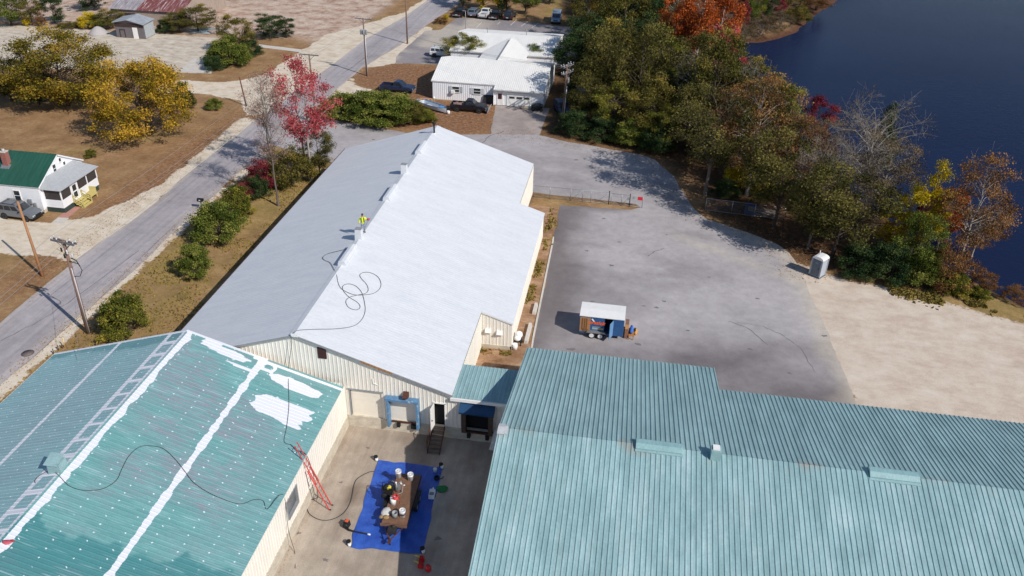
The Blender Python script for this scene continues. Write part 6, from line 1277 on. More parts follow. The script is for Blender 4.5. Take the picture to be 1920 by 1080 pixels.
b = P(52, 662.5); o = thing('manhole_cover', 'round iron manhole cover in the road at the lower left', 'manhole cover', (b.x, b.y, .014)); k = MB(); k.lathe((0, 0, 0), [(.52, 0), (.52, .012), (.44, .012)], 20); k.build('ring', simple('iron', L(104, 94, 92), .7, .3, 6), o, False); k = MB(); k.lathe((0, 0, 0), [(.435, 0), (.435, .016), (.01, .018)], 20); k.build('lid', simple('brown iron', L(126, 112, 108), .7, .35, 12), o, False)
# gravel heap by the barn, blue sheet, rubble
b = P(185, 63); k = MB(); rn = random.Random(9); k.lathe((b.x, b.y, 0), [(1.9, -.05), (1.7, .2), (1.2, .75), (.6, 1.2), (.1, 1.4)], 14); tag(k.build('gravel_heap', simple('grey gravel', L(182, 176, 174), .95, .2, 6)), 'small cone of grey gravel on the concrete pad before the barn', 'heap')
b = P(385, 61); k = MB(); k.slab((b.x-4.2, b.y-1, .05), (b.x+1.5, b.y-.7, .05), (b.x+2.3, b.y+2.2, .5), (b.x-1.5, b.y+1.8, .55), .06); tag(k.build('fallen_sheet', simple('pale blue roofing sheet', L(170, 190, 198), .6, .25, 1.5)), 'pale blue roofing sheet lying on a low mound right of the grey shed', 'sheet')
b = P(417, 62); k = MB(); k.ball((b.x, b.y, .1), (3.0, 1.6, .8), 12, 6, 0, rn); tag(k.build('rubble_mound', simple('pinkish rubble', L(190, 174, 162), .95, .25, 3)), 'low pinkish rubble mound beside the pale blue sheet', 'heap')
b = P(841, 214); o = thing('bucket', 'white bucket standing between the blue boat and the black plough truck', 'bucket', (b.x, b.y, 0)); k = MB(); k.lathe((0, 0, 0), [(.2, 0), (.24, .5), (.22, .5), (.2, .45)], 12); k.build('pail', M_WHITEP, o, False); k = MB(); k.tube([(-.23, 0, .45), (-.15, .05, .25), (.15, .05, .25), (.23, 0, .45)], .012, 4); k.build('handle', M_STEEL, o, False)
# boat on the grass
a, c = P(788, 199), P(836, 216); d = (c-a).normalized(); o = thing('rowing_boat', 'blue and white open boat lying beside the hedge', 'boat', ((a.x+c.x)/2, (a.y+c.y)/2+.5, 0), math.atan2(d.y, d.x)); hl = (c-a).length/2
def hull(off=0., zo=0., s=1.):
    st = []
    for i in range(9):
        t = i/8; x = -hl+2*hl*t; w = (.72 if t < .6 else .72*math.cos((t-.6)/.4*PI/2*.97))*s; st.append((x*s, max(.03, w), .72+.22*t*t))
    return st
k = MB(); hs = hull(); vs = []
for x, w, z in hs: vs += [(x, -w, z), (x, -w*.8, .28), (x, 0, .15), (x, w*.8, .28), (x, w, z)]
fs = [(i*5+j, i*5+j+1, (i+1)*5+j+1, (i+1)*5+j) for i in range(8) for j in range(4)]+[(0, 1, 2, 3, 4)]
vi = [(x*.97, y*.93, z+.03) for x, y, z in vs]; k.add(vs, fs); k.add(vi, [f_[::-1] for f_ in fs]); k.build('hull', simple('boat white', L(206, 214, 222), .5, .15, 1.5), o, False)
k = MB()
for i in range(8):
    for s in (-1, 1): k.slab((hs[i][0], s*hs[i][1]*1.03, hs[i][2]+.04), (hs[i+1][0], s*hs[i+1][1]*1.03, hs[i+1][2]+.04), (hs[i+1][0], s*hs[i+1][1]*.9, hs[i+1][2]+.04), (hs[i][0], s*hs[i][1]*.9, hs[i][2]+.04), .07)
k.build('gunwale', simple('boat blue', L(110, 158, 204), .5, .15), o, False)
for x in (-hl*.6, 0): k = MB(); k.box((x, 0, .62), (.3, 1.2, .05)); k.build('thwart', simple('boat seat', L(150, 160, 168), .6, .2), o, False)
k = MB(); k.box((hl*.62, 0, .93), (.9, .62, .04), 0, 0, .8, .5); k.build('foredeck', simple('deck blue', L(96, 156, 214), .5, .1), o, False)
k = MB(); 
for x in (-.8, .8): k.box((x, 0, .07), (.12, 1.0, .16))
k.build('cradle', M_ARM, o, False)
b = P(793, 194); k = MB(); rn = random.Random(12)
for i in range(7): k.ball((b.x+rn.uniform(-.9, .9), b.y+rn.uniform(-.5, .5), .25), (.5, .35, .3), 8, 5, 0, rn)
tag(k.build('plastic_sheeting', simple('crumpled plastic', L(190, 198, 206), .5, .2, 4)), 'crumpled white plastic sheeting heaped at the stern of the blue boat', 'sheeting')
a, c = P(788, 194), P(812, 195); d = (c-a).normalized(); o = thing('sawhorse', 'orange wooden sawhorse standing behind the blue boat', 'sawhorse', (a.x, a.y, 0), math.atan2(d.y, d.x)); k = MB(); ln = (c-a).length; k.bb((0, -.06, .78), (ln, .06, .88)); k.build('beam', simple('orange wood', L(222, 156, 112), .7, .15), o, False)
for x in (.15, ln-.15):
    for s in (-1, 1): k = MB(); k.tube([(x, s*.32, 0), (x, s*.04, .8)], .04, 4); k.build('leg', M_PINE, o, False)
b = P(814, 195); o = thing('lamp_stand', 'white rounded post lamp at the left front corner of the garage', 'post', (b.x, b.y, 0)); k = MB(); k.tube([(0, 0, 0), (0, 0, .9)], .04, 6); k.build('post', M_PINE, o, False); k = MB(); k.ball((0, 0, 1.0), .2, 10, 7); k.build('globe', M_WHITEP, o, False)
b = P(917, 192); o = thing('covered_bin', 'dark sheeted bin leaning against the white garage wall', 'bin', (b.x, b.y-.3, 0)); k = MB(); k.prism([(-.95, 0), (.95, 0), (.75, 1.25), (-.7, 1.3)], 'y', -.45, .35); k.build('bin', simple('dark tarpaulin', L(52, 56, 62), .7, .25, 3), o, False); k = MB(); k.bb((-.72, -.4, 1.305), (.74, .3, 1.34)); k.build('lid', M_TRIM, o, False)
b = P(985, 203.5); o = thing('lumber_stack', 'low stack of pale planks lying before the garage door', 'lumber', (b.x, b.y, 0), -.1); rn = random.Random(5)
for i in range(6): k = MB(); k.box((rn.uniform(-.1, .1), -.35+(i % 3)*.3, .1+(i//3)*.14), (1.5, .24, .1), rn.uniform(-.1, .1)); k.build('plank', simple('old plank', L(168, 156, 138), .9, .3, 3), o, False)
b = P(994.5, 204.5); o = thing('gas_bottle', 'white gas bottle at the right end of the plank stack', 'gas bottle', (b.x, b.y, 0)); k = MB(); k.lathe((0, 0, 0), [(.13, 0), (.15, .05), (.15, .55), (.08, .68)], 10); k.build('bottle', M_WHITEP, o, False); k = MB(); k.lathe((0, 0, .66), [(.07, 0), (.09, .14), (.08, .14)], 8); k.build('collar', M_STEEL, o, False)
b = P(1007, 207); o = thing('covered_mower', 'black covered ride on mower in the shade at the garage corner', 'mower', (b.x, b.y, 0), .2); k = MB(); k.ball((0, 0, .62), (1.0, .6, .5), 10, 6, 0, random.Random(8)); k.build('cover', simple('black cover', L(40, 42, 48), .6, .3, 4), o, False)
for x in (-.6, .6):
    for s in (-1, 1): k = MB(); k.lathe((x, s*.5, .26), [(.12, -.1), (.26, -.08), (.26, .08), (.12, .1)], 12, 0, 'y'); k.build('wheel', M_TYRE, o, False)
# sign posts by the parking lot
b = P(873, 60); k = MB(); o = thing('sign_post', 'thin grey pole at the left end of the workshop roof', 'pole', (b.x, b.y, 0)); k.tube([(0, 0, 0), (0, 0, 4.2)], .05, 6); k.build('pole', M_STEEL, o, False); k = MB(); k.box((-.3, 0, 4.15), (.7, .12, .1)); k.build('lamp_head', M_GREY, o, False)
# white container and bucket at the lean-to corner
c = P(972, 646, .52); o = thing('water_tank', 'rounded white tank on a dark stand at the corner of the lean-to', 'tank', (c.x, c.y, .52)); k = MB(); k.ball((0, .15, .95), (.34, .34, .34), 12, 8); k.ball((-.08, -.08, .72), (.3, .28, .28), 12, 8); k.build('tank', simple('white plastic', L(240, 240, 240), .4, .04), o, False); k = MB()
for x in (-.22, .22):
    for y in (-.2, .25): k.tube([(x, y, 0), (x*.9, y*.9, .6)], .05, 5)
k.box((0, 0, .45), (.5, .55, .08)); k.build('stand', M_TRIM, o, False)
c = P(965.5, 655, .52); o = thing('bucket', 'white bucket on the weedy dirt just below the rounded white tank', 'bucket', (c.x, c.y, .52)); k = MB(); k.lathe((0, 0, 0), [(.2, 0), (.25, .55), (.23, .55), (.2, .5)], 12); k.build('pail', M_WHITEP, o, False); k = MB(); k.tube([(-.24, 0, .5), (-.2, -.12, .3), (.2, -.12, .3), (.24, 0, .5)], .012, 4); k.build('handle', M_STEEL, o, False)
for u, v, l_, lb in ((1003, 582, 1.6, 'short concrete block at the lot edge, the farther of two'), (990, 628, 2.9, 'long concrete block at the lot edge, the nearer of two')):
    c = P(u, v, .5); k = MB(); k.prism([(-.2, 0), (.2, 0), (.13, .42), (-.13, .42)], 'y', -l_/2, l_/2); o = k.build('concrete_block', M_CONC); o.location = (c.x, c.y, .45); tag(o, lb, 'concrete block', 'concrete blocks at the lot edge')
# ---------------------------------------------------------------- work yard between the buildings
M_TARP = NT('blue tarpaulin'); _co = M_TARP.coord('Object'); _n = M_TARP.noise(_co, 1.2, 5, .6); _w = M_TARP.noise(M_TARP.coord('Object', (1, .35, 1)), 3.2, 4, .7, 1.2); M_TARP.bump(_w, .06, .8); M_TARP = M_TARP.fin(M_TARP.ramp(_n, [(.3, L(36, 72, 164)), (.7, L(62, 104, 194))]), .45, 0, .4)
tc = [P(709, 865), P(829, 877), P(795.5, 1038), P(656, 1028.5)]; N_ = 26; vs = []; rg = np.random.RandomState(3)
for j in range(N_+1):
    for i in range(N_+1):
        p_ = tc[0].lerp(tc[1], i/N_).lerp(tc[3].lerp(tc[2], i/N_), j/N_); n_ = float(fbm(p_.x*1.1, p_.y*1.1, 3, 4)); e_ = min(i, j, N_-i, N_-j)
        vs.append((p_.x+(float(vnoise(p_.y*1.3, 0., 2))-.5)*.25*(e_ == 0), p_.y+(float(vnoise(p_.x*1.3, 0., 5))-.5)*.2*(e_ == 0), .022+max(0, n_-.42)*.22+(.03*rg.rand() if e_ == 0 else 0)))
k = MB(); k.add(vs, [(j*(N_+1)+i, j*(N_+1)+i+1, (j+1)*(N_+1)+i+1, (j+1)*(N_+1)+i) for j in range(N_) for i in range(N_)], 0, True); tag(k.build('tarpaulin', M_TARP), 'creased blue tarpaulin spread on the yard paving under the flatbed trailer', 'tarpaulin')
UT = thing('flatbed_trailer', 'small flatbed trailer with a worn plywood deck parked on the blue tarpaulin', 'trailer', (-12.85, 39.3, 0), R_(2.5))
M_DECK = simple('stained plywood', L(134, 100, 78), .85, .35, 3, bump=.01)
k = MB(); k.bb((-.83, -2.3, .62), (.83, 2.35, .69)); k.build('deck', M_DECK, UT, False); k = MB(); k.bb((-.86, -2.36, .5), (.86, -2.3, .71)); k.bb((-.86, 2.35, .5), (.86, 2.41, .66)); 
for s in (-1, 1): k.bb((s*.86, -2.3, .5), (s*.83, 2.35, .66))
k.build('frame', M_RUSTY, UT, False); k = MB(); k.bb((-.9, -2.42, .56), (.88, -2.365, .74)); k.build('front_board', simple('split board', L(126, 96, 78), .9, .3, 5), UT, False)
k = MB(); k.tube([(-.6, -2.36, .52), (0, -3.55, .5)], .045, 5); k.tube([(.6, -2.36, .52), (0, -3.55, .5)], .045, 5); k.tube([(0, -3.45, .02), (0, -3.45, .85)], .04, 6); k.bb((-.09, -3.75, .46), (.09, -3.5, .58)); k.build('tongue', M_RUSTY, UT, False)
for y in (-.25, .55):
    for s in (-1, 1):
        k = MB(); k.lathe((s*1.02, y, .32), [(.19, -.1), (.3, -.1), (.32, -.06), (.32, .06), (.3, .1), (.19, .1)], 14, 0, 'x'); t_ = k.build('wheel', M_TYRE, UT, False); k = MB(); k.lathe((s*1.02, y, .32), [(.2, s*.1-.01), (.16, s*.105), (.05, s*.11)], 10, 0, 'x'); k.build('rim', M_GREY, t_, False)
for s in (-1, 1): k = MB(); k.prism([(-.7, .62), (1.0, .62), (.95, .74), (-.65, .74)], 'x', *sorted((s*.9, s*1.16))); k.build('fender', M_BLACK, UT, False)
k = MB(); k.box((.0, -2.75, .62), (.55, .45, .3)); k.ball((.05, -2.6, .82), (.13, .13, .1), 8, 5); k.build('toolbox', simple('grimy black box', L(58, 54, 52), .7, .4, 5), UT, False)
def dk(u, v, z=.69): q = P(u, v, z); return (q.x, q.y, z)
M_PAIL = simple('white pail', L(242, 242, 240), .45, .06, 3); M_LID = simple('white lid', L(222, 222, 220), .5, .1, 6)
def pail(u, v, label, r=.2, h=.56, m=M_PAIL, lid=True, z=.69, band=None):
    o = thing('pail', label, 'pail', dk(u, v, z)); k = MB(); k.lathe((0, 0, 0), [(r*.9, 0), (r*.98, h*.8), (r*1.06, h*.82), (r*1.06, h*.86), (r, h*.87), (r, h)] if lid else [(r*.9, 0), (r, h), (r*.93, h), (r*.86, h*.5), (.02, h*.48)], 16); k.build('body', m, o, False)
    if lid: k = MB(); k.lathe((0, 0, h), [(r*1.05, -.02), (r*1.06, .03), (r*.92, .035), (r*.9, .015), (r*.2, .015), (r*.19, .05), (.01, .05)], 16); k.build('lid', M_LID, o, False)
    if band: k = MB(); k.lathe((0, 0, h*.36), [(r*.965, 0), (r*.975, h*.22)], 16); k.build('label_band', band, o, False)
    k = MB(); k.tube([(-r, 0, h*.82), (-r*.8, -r*.75, h*.55), (r*.8, -r*.75, h*.55), (r, 0, h*.82)], .01, 4); k.build('handle', M_STEEL, o, False); return o
pail(747.5, 894, 'white lidded pail at the far left end of the flatbed trailer'); pail(770, 900, 'white lidded pail half in shade at the far right end of the flatbed trailer'); pail(755, 968, 'white pail with a dark blue band at the near end of the flatbed trailer', band=simple('dark blue band', L(44, 52, 84), .5, .2)); pail(740.5, 969, 'open grey pail beside the banded white pail', .19, .42, M_GREY, False); pail(738, 945, 'white pail holding a coil of red hose', .2, .6, M_PAIL, False)
c = dk(741, 944); o = thing('hose_coil', 'coil of red hose resting on a white pail on the trailer', 'hose', (c[0]+.08, c[1]-.06, 1.29)); k = MB()
for i in range(4): k.tube([((.2-.012*i)*math.cos(a), (.2-.012*i)*math.sin(a), .03+i*.045+.015*math.sin(a*2)) for a in [2*PI*j/20 for j in range(21)]], .032, 6)
k.build('coil', simple('red hose', L(214, 58, 66), .5, .15), o, False); k = MB(); k.tube([(.2, 0, .08), (.33, -.12, .0), (.3, -.3, -.25)], .025, 5); k.build('tail', M_TAIL, o, False)
c = dk(728, 926); o = thing('pump_engine', 'black engine driven spray pump with yellow fittings on the trailer', 'pump', c, .2); rn = random.Random(4); k = MB(); k.box((0, 0, .3), (.62, .5, .34)); k.lathe((-.1, .1, .45), [(.2, 0), (.22, .1), (.15, .28), (.05, .3)], 12); k.build('engine', M_BLACK, o, False); k = MB(); k.lathe((.12, .02, .5), [(.12, 0), (.13, .12), (.08, .22)], 10); k.ball((.02, -.12, .62), .09, 8, 5); k.build('filter', simple('yellow fitting', L(226, 208, 66), .5, .2), o, False); k = MB()
for s in (-1, 1):
    k.tube([(-.38, s*.28, .02), (-.38, s*.28, .75), (.38, s*.28, .75), (.38, s*.28, .02)], .025, 5)
k.tube([(-.38, -.28, .75), (-.38, .28, .75)], .025, 5); k.tube([(.38, -.28, .75), (.38, .28, .75)], .025, 5); k.build('roll_frame', M_TRIM, o, False)
for s in (-1, 1): k = MB(); k.lathe((-.25, s*.36, .18), [(.1, -.05), (.19, -.05), (.19, .05), (.1, .05)], 12, 0, 'y'); k.build('wheel', M_TYRE, o, False)
c = dk(744, 921); o = thing('spray_pump', 'silver airless pump with hoses in the middle of the trailer deck', 'pump', c, .5); k = MB(); k.lathe((0, 0, 0), [(.1, 0), (.1, .5), (.06, .55), (.06, .75)], 10); k.box((.15, 0, .35), (.22, .26, .3)); k.build('pump_body', M_STEEL, o, False); k = MB(); k.tube([(.1, 0, .6), (.35, .1, .75), (.45, .0, .4), (.3, -.3, .06), (-.2, -.35, .04)], .03, 5); k.tube([(0, 0, .72), (-.2, .25, .8), (-.3, .5, .3), (-.1, .7, .04)], .03, 5); k.build('hose', M_GREY, o, False); k = MB(); k.ball((-.02, .0, .8), .07, 8, 5); k.build('gauge', M_PAIL, o, False)
c = dk(722, 966); o = thing('rag_pile', 'crumpled grey and white rags at the near left corner of the trailer', 'rags', c); k = MB(); k.ball((0, .25, .05), (.34, .42, .1), 10, 5, 0, rn); k.build('white_rag', simple('white cloth', L(214, 210, 206), .9, .15, 6), o, False); k = MB(); k.ball((.12, -.2, .06), (.22, .18, .12), 9, 5, 0, rn); k.ball((-.2, -.22, .04), (.16, .14, .09), 9, 5, 0, rn); k.build('stained_rag', simple('stained cloth', L(168, 140, 96), .9, .4, 8), o, False)
for u, v, lb in ((752, 908, 'small white cup at the far end of the trailer deck'), (758, 910, 'dropped white lid at the far end of the trailer deck')):
    c = dk(u, v); k = MB(); k.lathe(c, [(.05, 0), (.065, .12 if u < 755 else .02), (.055, .12 if u < 755 else .02)], 10); tag(k.build('cup' if u < 755 else 'dropped_disc', M_PAIL), lb, 'cup' if u < 755 else 'lid')
# weights on the tarpaulin corners and loose kit
def weight(u, v, label):
    c = P(u, v); o = thing('corner_weight', label, 'bucket', (c.x, c.y, .04)); k = MB(); k.lathe((0, 0, 0), [(.13, 0), (.16, .3), (.14, .3)], 12); k.build('pail', M_BLACK, o, False); k = MB(); k.lathe((.1, -.12, 0), [(.1, 0), (.12, .22), (.1, .22)], 10); k.build('cup', M_PAIL, o, False); return o
weight(705, 862, 'black and white pails at the far left corner of the tarpaulin'); weight(654, 1021, 'black and white pails at the near left corner of the tarpaulin'); weight(792, 1034, 'black and white pails at the near right corner of the tarpaulin'); weight(827, 876, 'black and white pails at the far right corner of the tarpaulin')
pail(816, 885, 'small white pot on the shaded far right part of the tarpaulin', .13, .3, M_PAIL, True, .03); c = P(819, 899); o = thing('coil_of_rope', 'black coil of rope on the shaded side of the tarpaulin', 'rope', (c.x, c.y, .04)); k = MB()
for i in range(4): k.tube([(.17*math.cos(a), .17*math.sin(a), .04+i*.05) for a in [2*PI*j/16 for j in range(17)]], .03, 5)
k.build('coil', M_BLACK, o, False); k = MB(); k.tube([(.17, 0, .06), (.35, .1, .03), (.42, .3, .03)], .025, 5); k.build('loose_end', M_BLACK, o, False)
c = P(810, 930); o = thing('jug', 'white plastic jug lying on a printed sheet on the shaded tarpaulin', 'jug', (c.x, c.y, .04), .1); k = MB(); k.box((0, 0, .16), (.42, .72, .3), 0, 0, .9); k.lathe((.02, .42, .2), [(.1, -.08), (.06, .06), (.05, .12)], 8, 0, 'y'); k.build('body', M_PAIL, o, False); k = MB(); k.box((0, -.12, .315), (.3, .3, .008)); k.build('printed_label', simple('grey print', L(146, 148, 152), .6, .4, 14), o, False); k = MB(); k.tube([(-.1, .12, .31), (-.08, .2, .42), (.08, .2, .42), (.1, .12, .31)], .03, 5); k.build('handle', M_PAIL, o, False)
c = P(829, 918); k = MB(); k.ball((c.x, c.y, .09), (.42, .34, .1), 11, 6, 0, rn); tag(k.build('green_cloth', simple('green cloth', L(44, 128, 70), .9, .25, 4)), 'crumpled green cloth beside the white jug in the shade', 'cloth')
c = P(650, 988); o = thing('leaf_blower', 'orange and black backpack leaf blower lying at the left edge of the tarpaulin', 'leaf blower', (c.x, c.y, .03), -.2); k = MB(); k.box((0, .05, .24), (.36, .42, .46), 0, 0, .8); k.lathe((0, -.1, .2), [(.17, -.12), (.2, 0), (.16, .1)], 12, 0, 'y'); k.build('housing', M_TRIM, o, False); k = MB(); k.box((.02, .08, .38), (.26, .28, .22), 0, 0, .85); k.build('engine_cover', simple('orange plastic', L(232, 98, 56), .5, .1), o, False); k = MB(); k.tube([(.12, -.2, .15), (.4, -.3, .14), (.8, -.25, .1), (1.3, -.16, .08), (1.62, -.12, .08)], [.07, .06, .055, .05, .05], 8); k.build('pipe', M_BLACK, o, False); k = MB(); k.tube([(1.63, -.12, .08), (1.82, -.1, .08)], .055, 8); k.build('nozzle', M_PAIL, o, False)
def can_(u, v, rz, label):
    c = P(u, v); o = thing('fuel_can', label, 'fuel can', (c.x, c.y, .016), rz); k = MB(); k.prism([(-.16, 0), (.16, 0), (.17, .26), (.08, .36), (-.12, .36), (-.17, .26)], 'y', -.12, .12); k.build('body', simple('red plastic', L(200, 40, 44), .45, .12, 3), o, False); k = MB(); k.tube([(-.14, 0, .33), (-.22, 0, .42), (-.45, 0, .46)], [.05, .04, .025], 7); k.build('spout', simple('yellow spout', L(236, 206, 70), .5, .1), o, False); k = MB(); k.tube([(-.08, 0, .36), (-.05, 0, .45), (.08, 0, .45), (.1, 0, .34)], .022, 5); k.build('handle', M_TAIL, o, False)
can_(791, 1052, .1, 'red fuel can with a yellow spout, farther of the two by the tarpaulin'); can_(789, 1064, -.1, 'red fuel can with a yellow spout, nearer of the two by the tarpaulin'); c = P(803, 1070); o = thing('red_bag', 'shiny red canister on the shaded paving nearest the bottom edge', 'canister', (c.x, c.y, .016)); k = MB(); k.lathe((0, 0, 0), [(.14, 0), (.19, .06), (.19, .34), (.1, .44)], 12); k.build('body', simple('shiny red', L(216, 46, 48), .3, .1), o, False); k = MB(); k.tube([(-.1, 0, .42), (-.08, 0, .54), (.08, 0, .54), (.1, 0, .42)], .02, 5); k.build('handle', M_TRIM, o, False)
# ladder against the eave
A = Vector((-17.55, 38.3, .0)); Bt = Vector((-19.63, 38.62, 5.05)); M_LAD = simple('red fibreglass', L(216, 84, 80), .5, .1); o = thing('extension_ladder', 'red extension ladder leaning from the yard against the teal roof eave', 'ladder', A); d = (Bt-A).normalized(); sd = Vector((0, 1, 0)); nn = d.cross(sd).normalized()
if nn.x < 0: nn = -nn
for s in (-.22, .22): k = MB(); k.slab(A+sd*(s-.02), A+sd*(s+.02), A+sd*(s+.02)+d*3.4, A+sd*(s-.02)+d*3.4, .08); k.build('rail', M_LAD, o)
for s in (-.19, .19): k = MB(); b0 = A+d*2.2+nn*.09; k.slab(b0+sd*(s-.018), b0+sd*(s+.018), Bt+nn*.09+sd*(s+.018), Bt+nn*.09+sd*(s-.018), .07); k.build('fly_rail', M_LAD, o)
k = MB(); q = .3
while q < (Bt-A).length-.1: c = A+d*q+(nn*.06 if q > 2.3 else nn*-.03); k.tube([c-sd*.21, c+sd*.21], .02, 5); q += .305
k.build('rungs', M_STEEL, o)
for s in (-.22, .22): k = MB(); k.box(A+sd*s+Vector((0, 0, .03)), (.16, .07, .06)); k.build('foot', M_BLACK, o)
# hoses
M_HOSE = simple('dark grey hose', L(92, 94, 100), .6, .15); M_HOSE2 = simple('black hose', L(58, 62, 66), .6, .15)
def roofpt(u, v, gx, gr, gs, lift=.035):
    for s in (1, -1):
        n = Vector((gs*s, 0, 1)); q = PP(u, v, n, gr+gs*s*gx)
        if (q.x-gx)*s >= -.02: return q+Vector((0, 0, lift))
    return q+Vector((0, 0, lift))
def smooth(pts, n=4):
    out = []; m = len(pts)
    for i in range(m-1):
        p0, p1, p2, p3 = pts[max(0, i-1)], pts[i], pts[i+1], pts[min(m-1, i+2)]
        for j in range(n):
            t = j/n; out.append(.5*((2*p1)+(p2-p0)*t+(2*p0-5*p1+4*p2-p3)*t*t+(-p0+3*p1-3*p2+p3)*t**3))
    out.append(pts[-1]); return out
hw_ = [(236, 365), (150, 385), (60, 410), (25, 440), (45, 465), (90, 485), (125, 545), (148, 600), (160, 660), (185, 710), (240, 745), (310, 768), (390, 768), (470, 755), (525, 715), (537, 665), (510, 610), (450, 575), (390, 570), (352, 590), (365, 625), (410, 675), (425, 725), (400, 755), (330, 770), (270, 785), (235, 810), (230, 840), (255, 880), (310, 900), (345, 890), (353, 865), (325, 830), (260, 790), (215, 745), (198, 705), (215, 680), (260, 672), (315, 690), (360, 735), (380, 780), (395, 850), (398, 910), (375, 975), (320, 1030), (240, 1055), (120, 1068), (0, 1070)]
pts = [roofpt(600+a/4.69, 390+b/4.69, WX, WR, WS, .05) for a, b in hw_]+[roofpt(575, 619, WX, WR, WS, .05), roofpt(556, 621.5, WX, WR, WS, .05), Vector((WX-.15, WY0-.12, WR-.05)), Vector((WX-.2, WY0-.2, 7.2))]
g1 = [(541, 690), (541, 720), (542, 760), (538, 800), (533, 825), (536, 832), (546, 836), (556, 846)]
pts += [roofpt(u, v, GX, GR, GS, .05) for u, v in g1]
k = MB(); k.tube(smooth(pts), .02, 5); tag(k.build('spray_hose', M_HOSE), 'long dark spray hose looping over the white roof and down onto the teal roof', 'hose')
gl = [(556, 846, 4.4)]; pts = [roofpt(556, 846, GX, GR, GS, .06), Vector((-19.2, 38.9, 4.12)), Vector((-18.95, 38.95, 3.2)), Vector((-18.75, 38.9, 1.6)), Vector((-18.62, 38.7, .4))]+[P(u, v, .05) for u, v in ((574, 940), (576, 955), (583, 966), (602, 975), (625, 973), (646, 960), (658, 938), (664, 908), (673, 895), (696, 884), (712, 888))]+[Vector((-13.75, 41.3, .5)), Vector(dk(728, 905))+Vector((0, 0, .15))]
k = MB(); k.tube(smooth(pts), .024, 5); tag(k.build('spray_hose', M_HOSE2), 'black hose running down beside the ladder and across the paving to the trailer', 'hose')
hg = [(150, 690), (148, 680), (165, 660), (205, 640), (240, 650), (290, 700), (350, 720), (430, 715), (490, 680), (515, 630), (545, 575), (590, 537), (640, 533), (690, 545), (740, 590), (780, 640), (820, 690), (900, 740), (1010, 778), (1070, 760), (1112, 766), (1128, 800)]
pts = [roofpt(a/2.25, 600+b/2.25, GX, GR, GS, .04) for a, b in hg]+[Vector((-19.2, 35.2, 4.0)), Vector((-18.9, 34.6, 1.5)), Vector((-18.5, 34.2, .05)), Vector((-18.0, 33.0, .05))]
k = MB(); k.tube(smooth(pts), .019, 5); tag(k.build('air_hose', M_HOSE2), 'black hose snaking across the teal roof from the roof vent to the eave', 'hose')
b = roofpt(13, 1018, GX, GR, GS, 0); o = thing('paint_rag', 'small red cloth on the white painted ridge of the teal roof', 'cloth', b); k = MB(); k.ball((0, 0, .06), (.3, .16, .08), 9, 5, 0, rn); k.build('cloth', simple('faded red cloth', L(206, 96, 110), .8, .2), o, False); k = MB(); k.ball((.2, .14, .04), (.16, .1, .05), 8, 5, 0, rn); k.build('fold', simple('darker red cloth', L(170, 70, 84), .8, .2), o, False)

# ---------------------------------------------------------------- the roofer
def skin(name, V, E, mat, parent, sub=1):
    me = bpy.data.meshes.new(name); me.from_pydata([v[0] for v in V], E, []); o = bpy.data.objects.new(name, me); COL.objects.link(o)
    m = o.modifiers.new('s', 'SKIN'); m.use_smooth_shade = True; s = o.modifiers.new('u', 'SUBSURF'); s.levels = s.render_levels = sub
    for i, v in enumerate(V): r = v[1]; me.skin_vertices[0].data[i].radius = r if isinstance(r, tuple) else (r, r); me.skin_vertices[0].data[i].use_root = i == 0
    dg = bpy.context.evaluated_depsgraph_get(); m2 = bpy.data.meshes.new_from_object(o.evaluated_get(dg)); bpy.data.objects.remove(o); m2.name = name; m2.materials.clear(); m2.materials.append(mat)
    m2.polygons.foreach_set('use_smooth', [True]*len(m2.polygons)); o = bpy.data.objects.new(name, m2); COL.objects.link(o); o.parent = parent; return o
M_SKIN = simple('skin', L(206, 160, 136), .6, .08, 4); M_HIVIS = simple('yellow jacket', L(226, 240, 40), .8, .12, 4); M_JEANS = simple('paint splashed jeans', L(96, 112, 142), .9, .3, 9, c2=L(176, 182, 196)); M_BOOT = simple('dark boots', L(62, 56, 58), .8, .2); M_CAP = simple('dark cap', L(58, 58, 62), .8, .2)
pz = WR+.03; pp = Vector((WX-.05, 63.0, pz)); PS = thing('person', 'person in a yellow jacket and jeans standing on the white roof ridge holding something red', 'person', pp, R_(18))
V = [((0, 0, .95), .12), ((0, .0, 1.15), (.13, .1)), ((0, .01, 1.38), (.16, .11)), ((0, 0, 1.5), .06), ((0, -.01, 1.58), (.065, .07)), ((0, -.02, 1.66), (.078, .095)), ((0, -.01, 1.75), (.07, .085)), ((0, -.115, 1.645), .018)]
E = [(0, 1), (1, 2), (2, 3), (3, 4), (4, 5), (5, 6), (5, 7)]
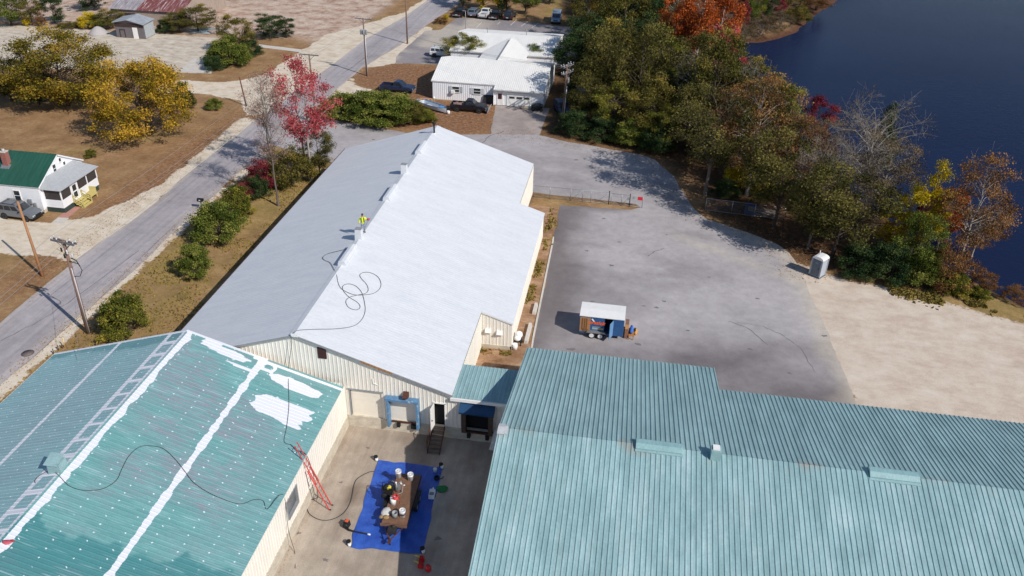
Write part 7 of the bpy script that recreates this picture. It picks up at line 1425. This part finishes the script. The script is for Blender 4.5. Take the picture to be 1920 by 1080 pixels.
for s in (-1, 1):
    b = len(V); V += [((s*.1, 0, .88), .09), ((s*.12, -.03, .5), .062), ((s*.13, .03, .09), .042), ((s*.15, -.15, .045), (.04, .035))]; E += [(0, b), (b, b+1), (b+1, b+2), (b+2, b+3)]
    el, hd_ = ((.37, -.06, 1.2), (.46, -.3, 1.32)) if s > 0 else ((-.3, .04, 1.16), (-.33, -.06, .92))
    b = len(V); V += [((s*.19, 0, 1.43), .06), (el, .045), (hd_, .03)]; d3 = (Vector(hd_)-Vector(el)).normalized(); pl = Vector(hd_)+d3*.075; V += [(tuple(pl), (.036, .018))]; E += [(2, b), (b, b+1), (b+1, b+2), (b+2, b+3)]
    sdv = d3.cross(Vector((0, 0, 1)) if s > 0 else Vector((0, 1, 0))).normalized(); nv = d3.cross(sdv)
    for i, (o_, l1) in enumerate(((-.03, .07), (-.01, .08), (.01, .075), (.03, .06))):
        c = len(V); p1 = pl+sdv*o_+d3*.03; p2 = p1+d3*l1*.5+nv*.015; p3 = p2+d3*l1*.3+nv*.035; V += [(tuple(p1), .009), (tuple(p2), .0085), (tuple(p3), .007)]; E += [(b+3, c), (c, c+1), (c+1, c+2)]
    c = len(V); p1 = Vector(hd_)+sdv*-.04+d3*.03; p2 = p1+d3*.04-sdv*.015+nv*.02; V += [(tuple(p1), .01), (tuple(p2), .008)]; E += [(b+2, c), (c, c+1)]
skin('body', V, E, M_SKIN, PS, 1)
J = [((0, 0, .86), (.19, .14)), ((0, 0, 1.0), (.19, .14)), ((0, .01, 1.2), (.19, .14)), ((0, .015, 1.4), (.2, .135)), ((0, .01, 1.5), (.1, .09))]; JE = [(0, 1), (1, 2), (2, 3), (3, 4)]
for s in (-1, 1):
    el, hd_ = ((.37, -.06, 1.2), (.45, -.27, 1.305)) if s > 0 else ((-.3, .04, 1.16), (-.327, -.05, .95)); b = len(J); J += [((s*.2, .01, 1.42), .085), (el, .068), (hd_, .052)]; JE += [(3, b), (b, b+1), (b+1, b+2)]
skin('jacket', J, JE, M_HIVIS, PS, 1)
T_ = [((0, 0, .93), (.15, .12))]; TE = []
for s in (-1, 1): b = len(T_); T_ += [((s*.1, 0, .84), .105), ((s*.12, -.03, .5), .08), ((s*.13, .02, .14), .068)]; TE += [(0, b), (b, b+1), (b+1, b+2)]
skin('trousers', T_, TE, M_JEANS, PS, 1)
for s in (-1, 1): skin('boot', [((s*.13, .04, .14), .06), ((s*.13, .03, .05), (.055, .055)), ((s*.15, -.17, .045), (.052, .045))], [(0, 1), (1, 2)], M_BOOT, PS, 1)
k = MB(); k.ball((0, -.0, 1.755), (.1, .115, .085), 12, 8); k.box((0, -.13, 1.74), (.15, .12, .015)); k.build('cap', M_CAP, PS, False)
for s in (-1, 1):
    k = MB(); k.ball((s*.032, -.105, 1.675), .012, 6, 4); k.build('eye', M_TRIM, PS, False); k = MB(); k.ball((s*.085, .0, 1.655), (.012, .025, .035), 6, 5); k.build('ear', M_SKIN, PS, False); k = MB(); k.slab((s*.09, -.13, 1.5), (s*.15, -.13, 1.5), (s*.14, -.15, 1.05), (s*.09, -.15, 1.05), .015); k.build('harness_strap', M_TRIM, PS, False)
k = MB(); k.box((0, -.105, 1.605), (.05, .012, .012)); k.build('mouth', simple('lips', L(170, 104, 96), .6, .1), PS, False)
m3 = Matrix.Translation(pp) @ Matrix.Rotation(R_(18), 4, 'Z'); q = m3 @ Vector((.5, -.4, 1.4)); o = thing('spray_gun', 'red spray gun held up by the person on the white roof', 'spray gun', q, R_(18)); k = MB(); k.ball((0, 0, .04), (.15, .1, .12), 10, 7); k.build('pot', simple('dull red plastic', L(180, 70, 92), .5, .15), o, False); k = MB(); k.tube([(0, 0, 0), (-.03, .06, -.1)], .022, 6); k.build('grip', M_TRIM, o, False); k = MB(); k.tube([(-.02, .05, -.08), (-.25, .2, -.7), (-.5, .1, -1.3), (-.6, -.6, -1.36)], .014, 5); k.build('hose', M_HOSE, o, False)
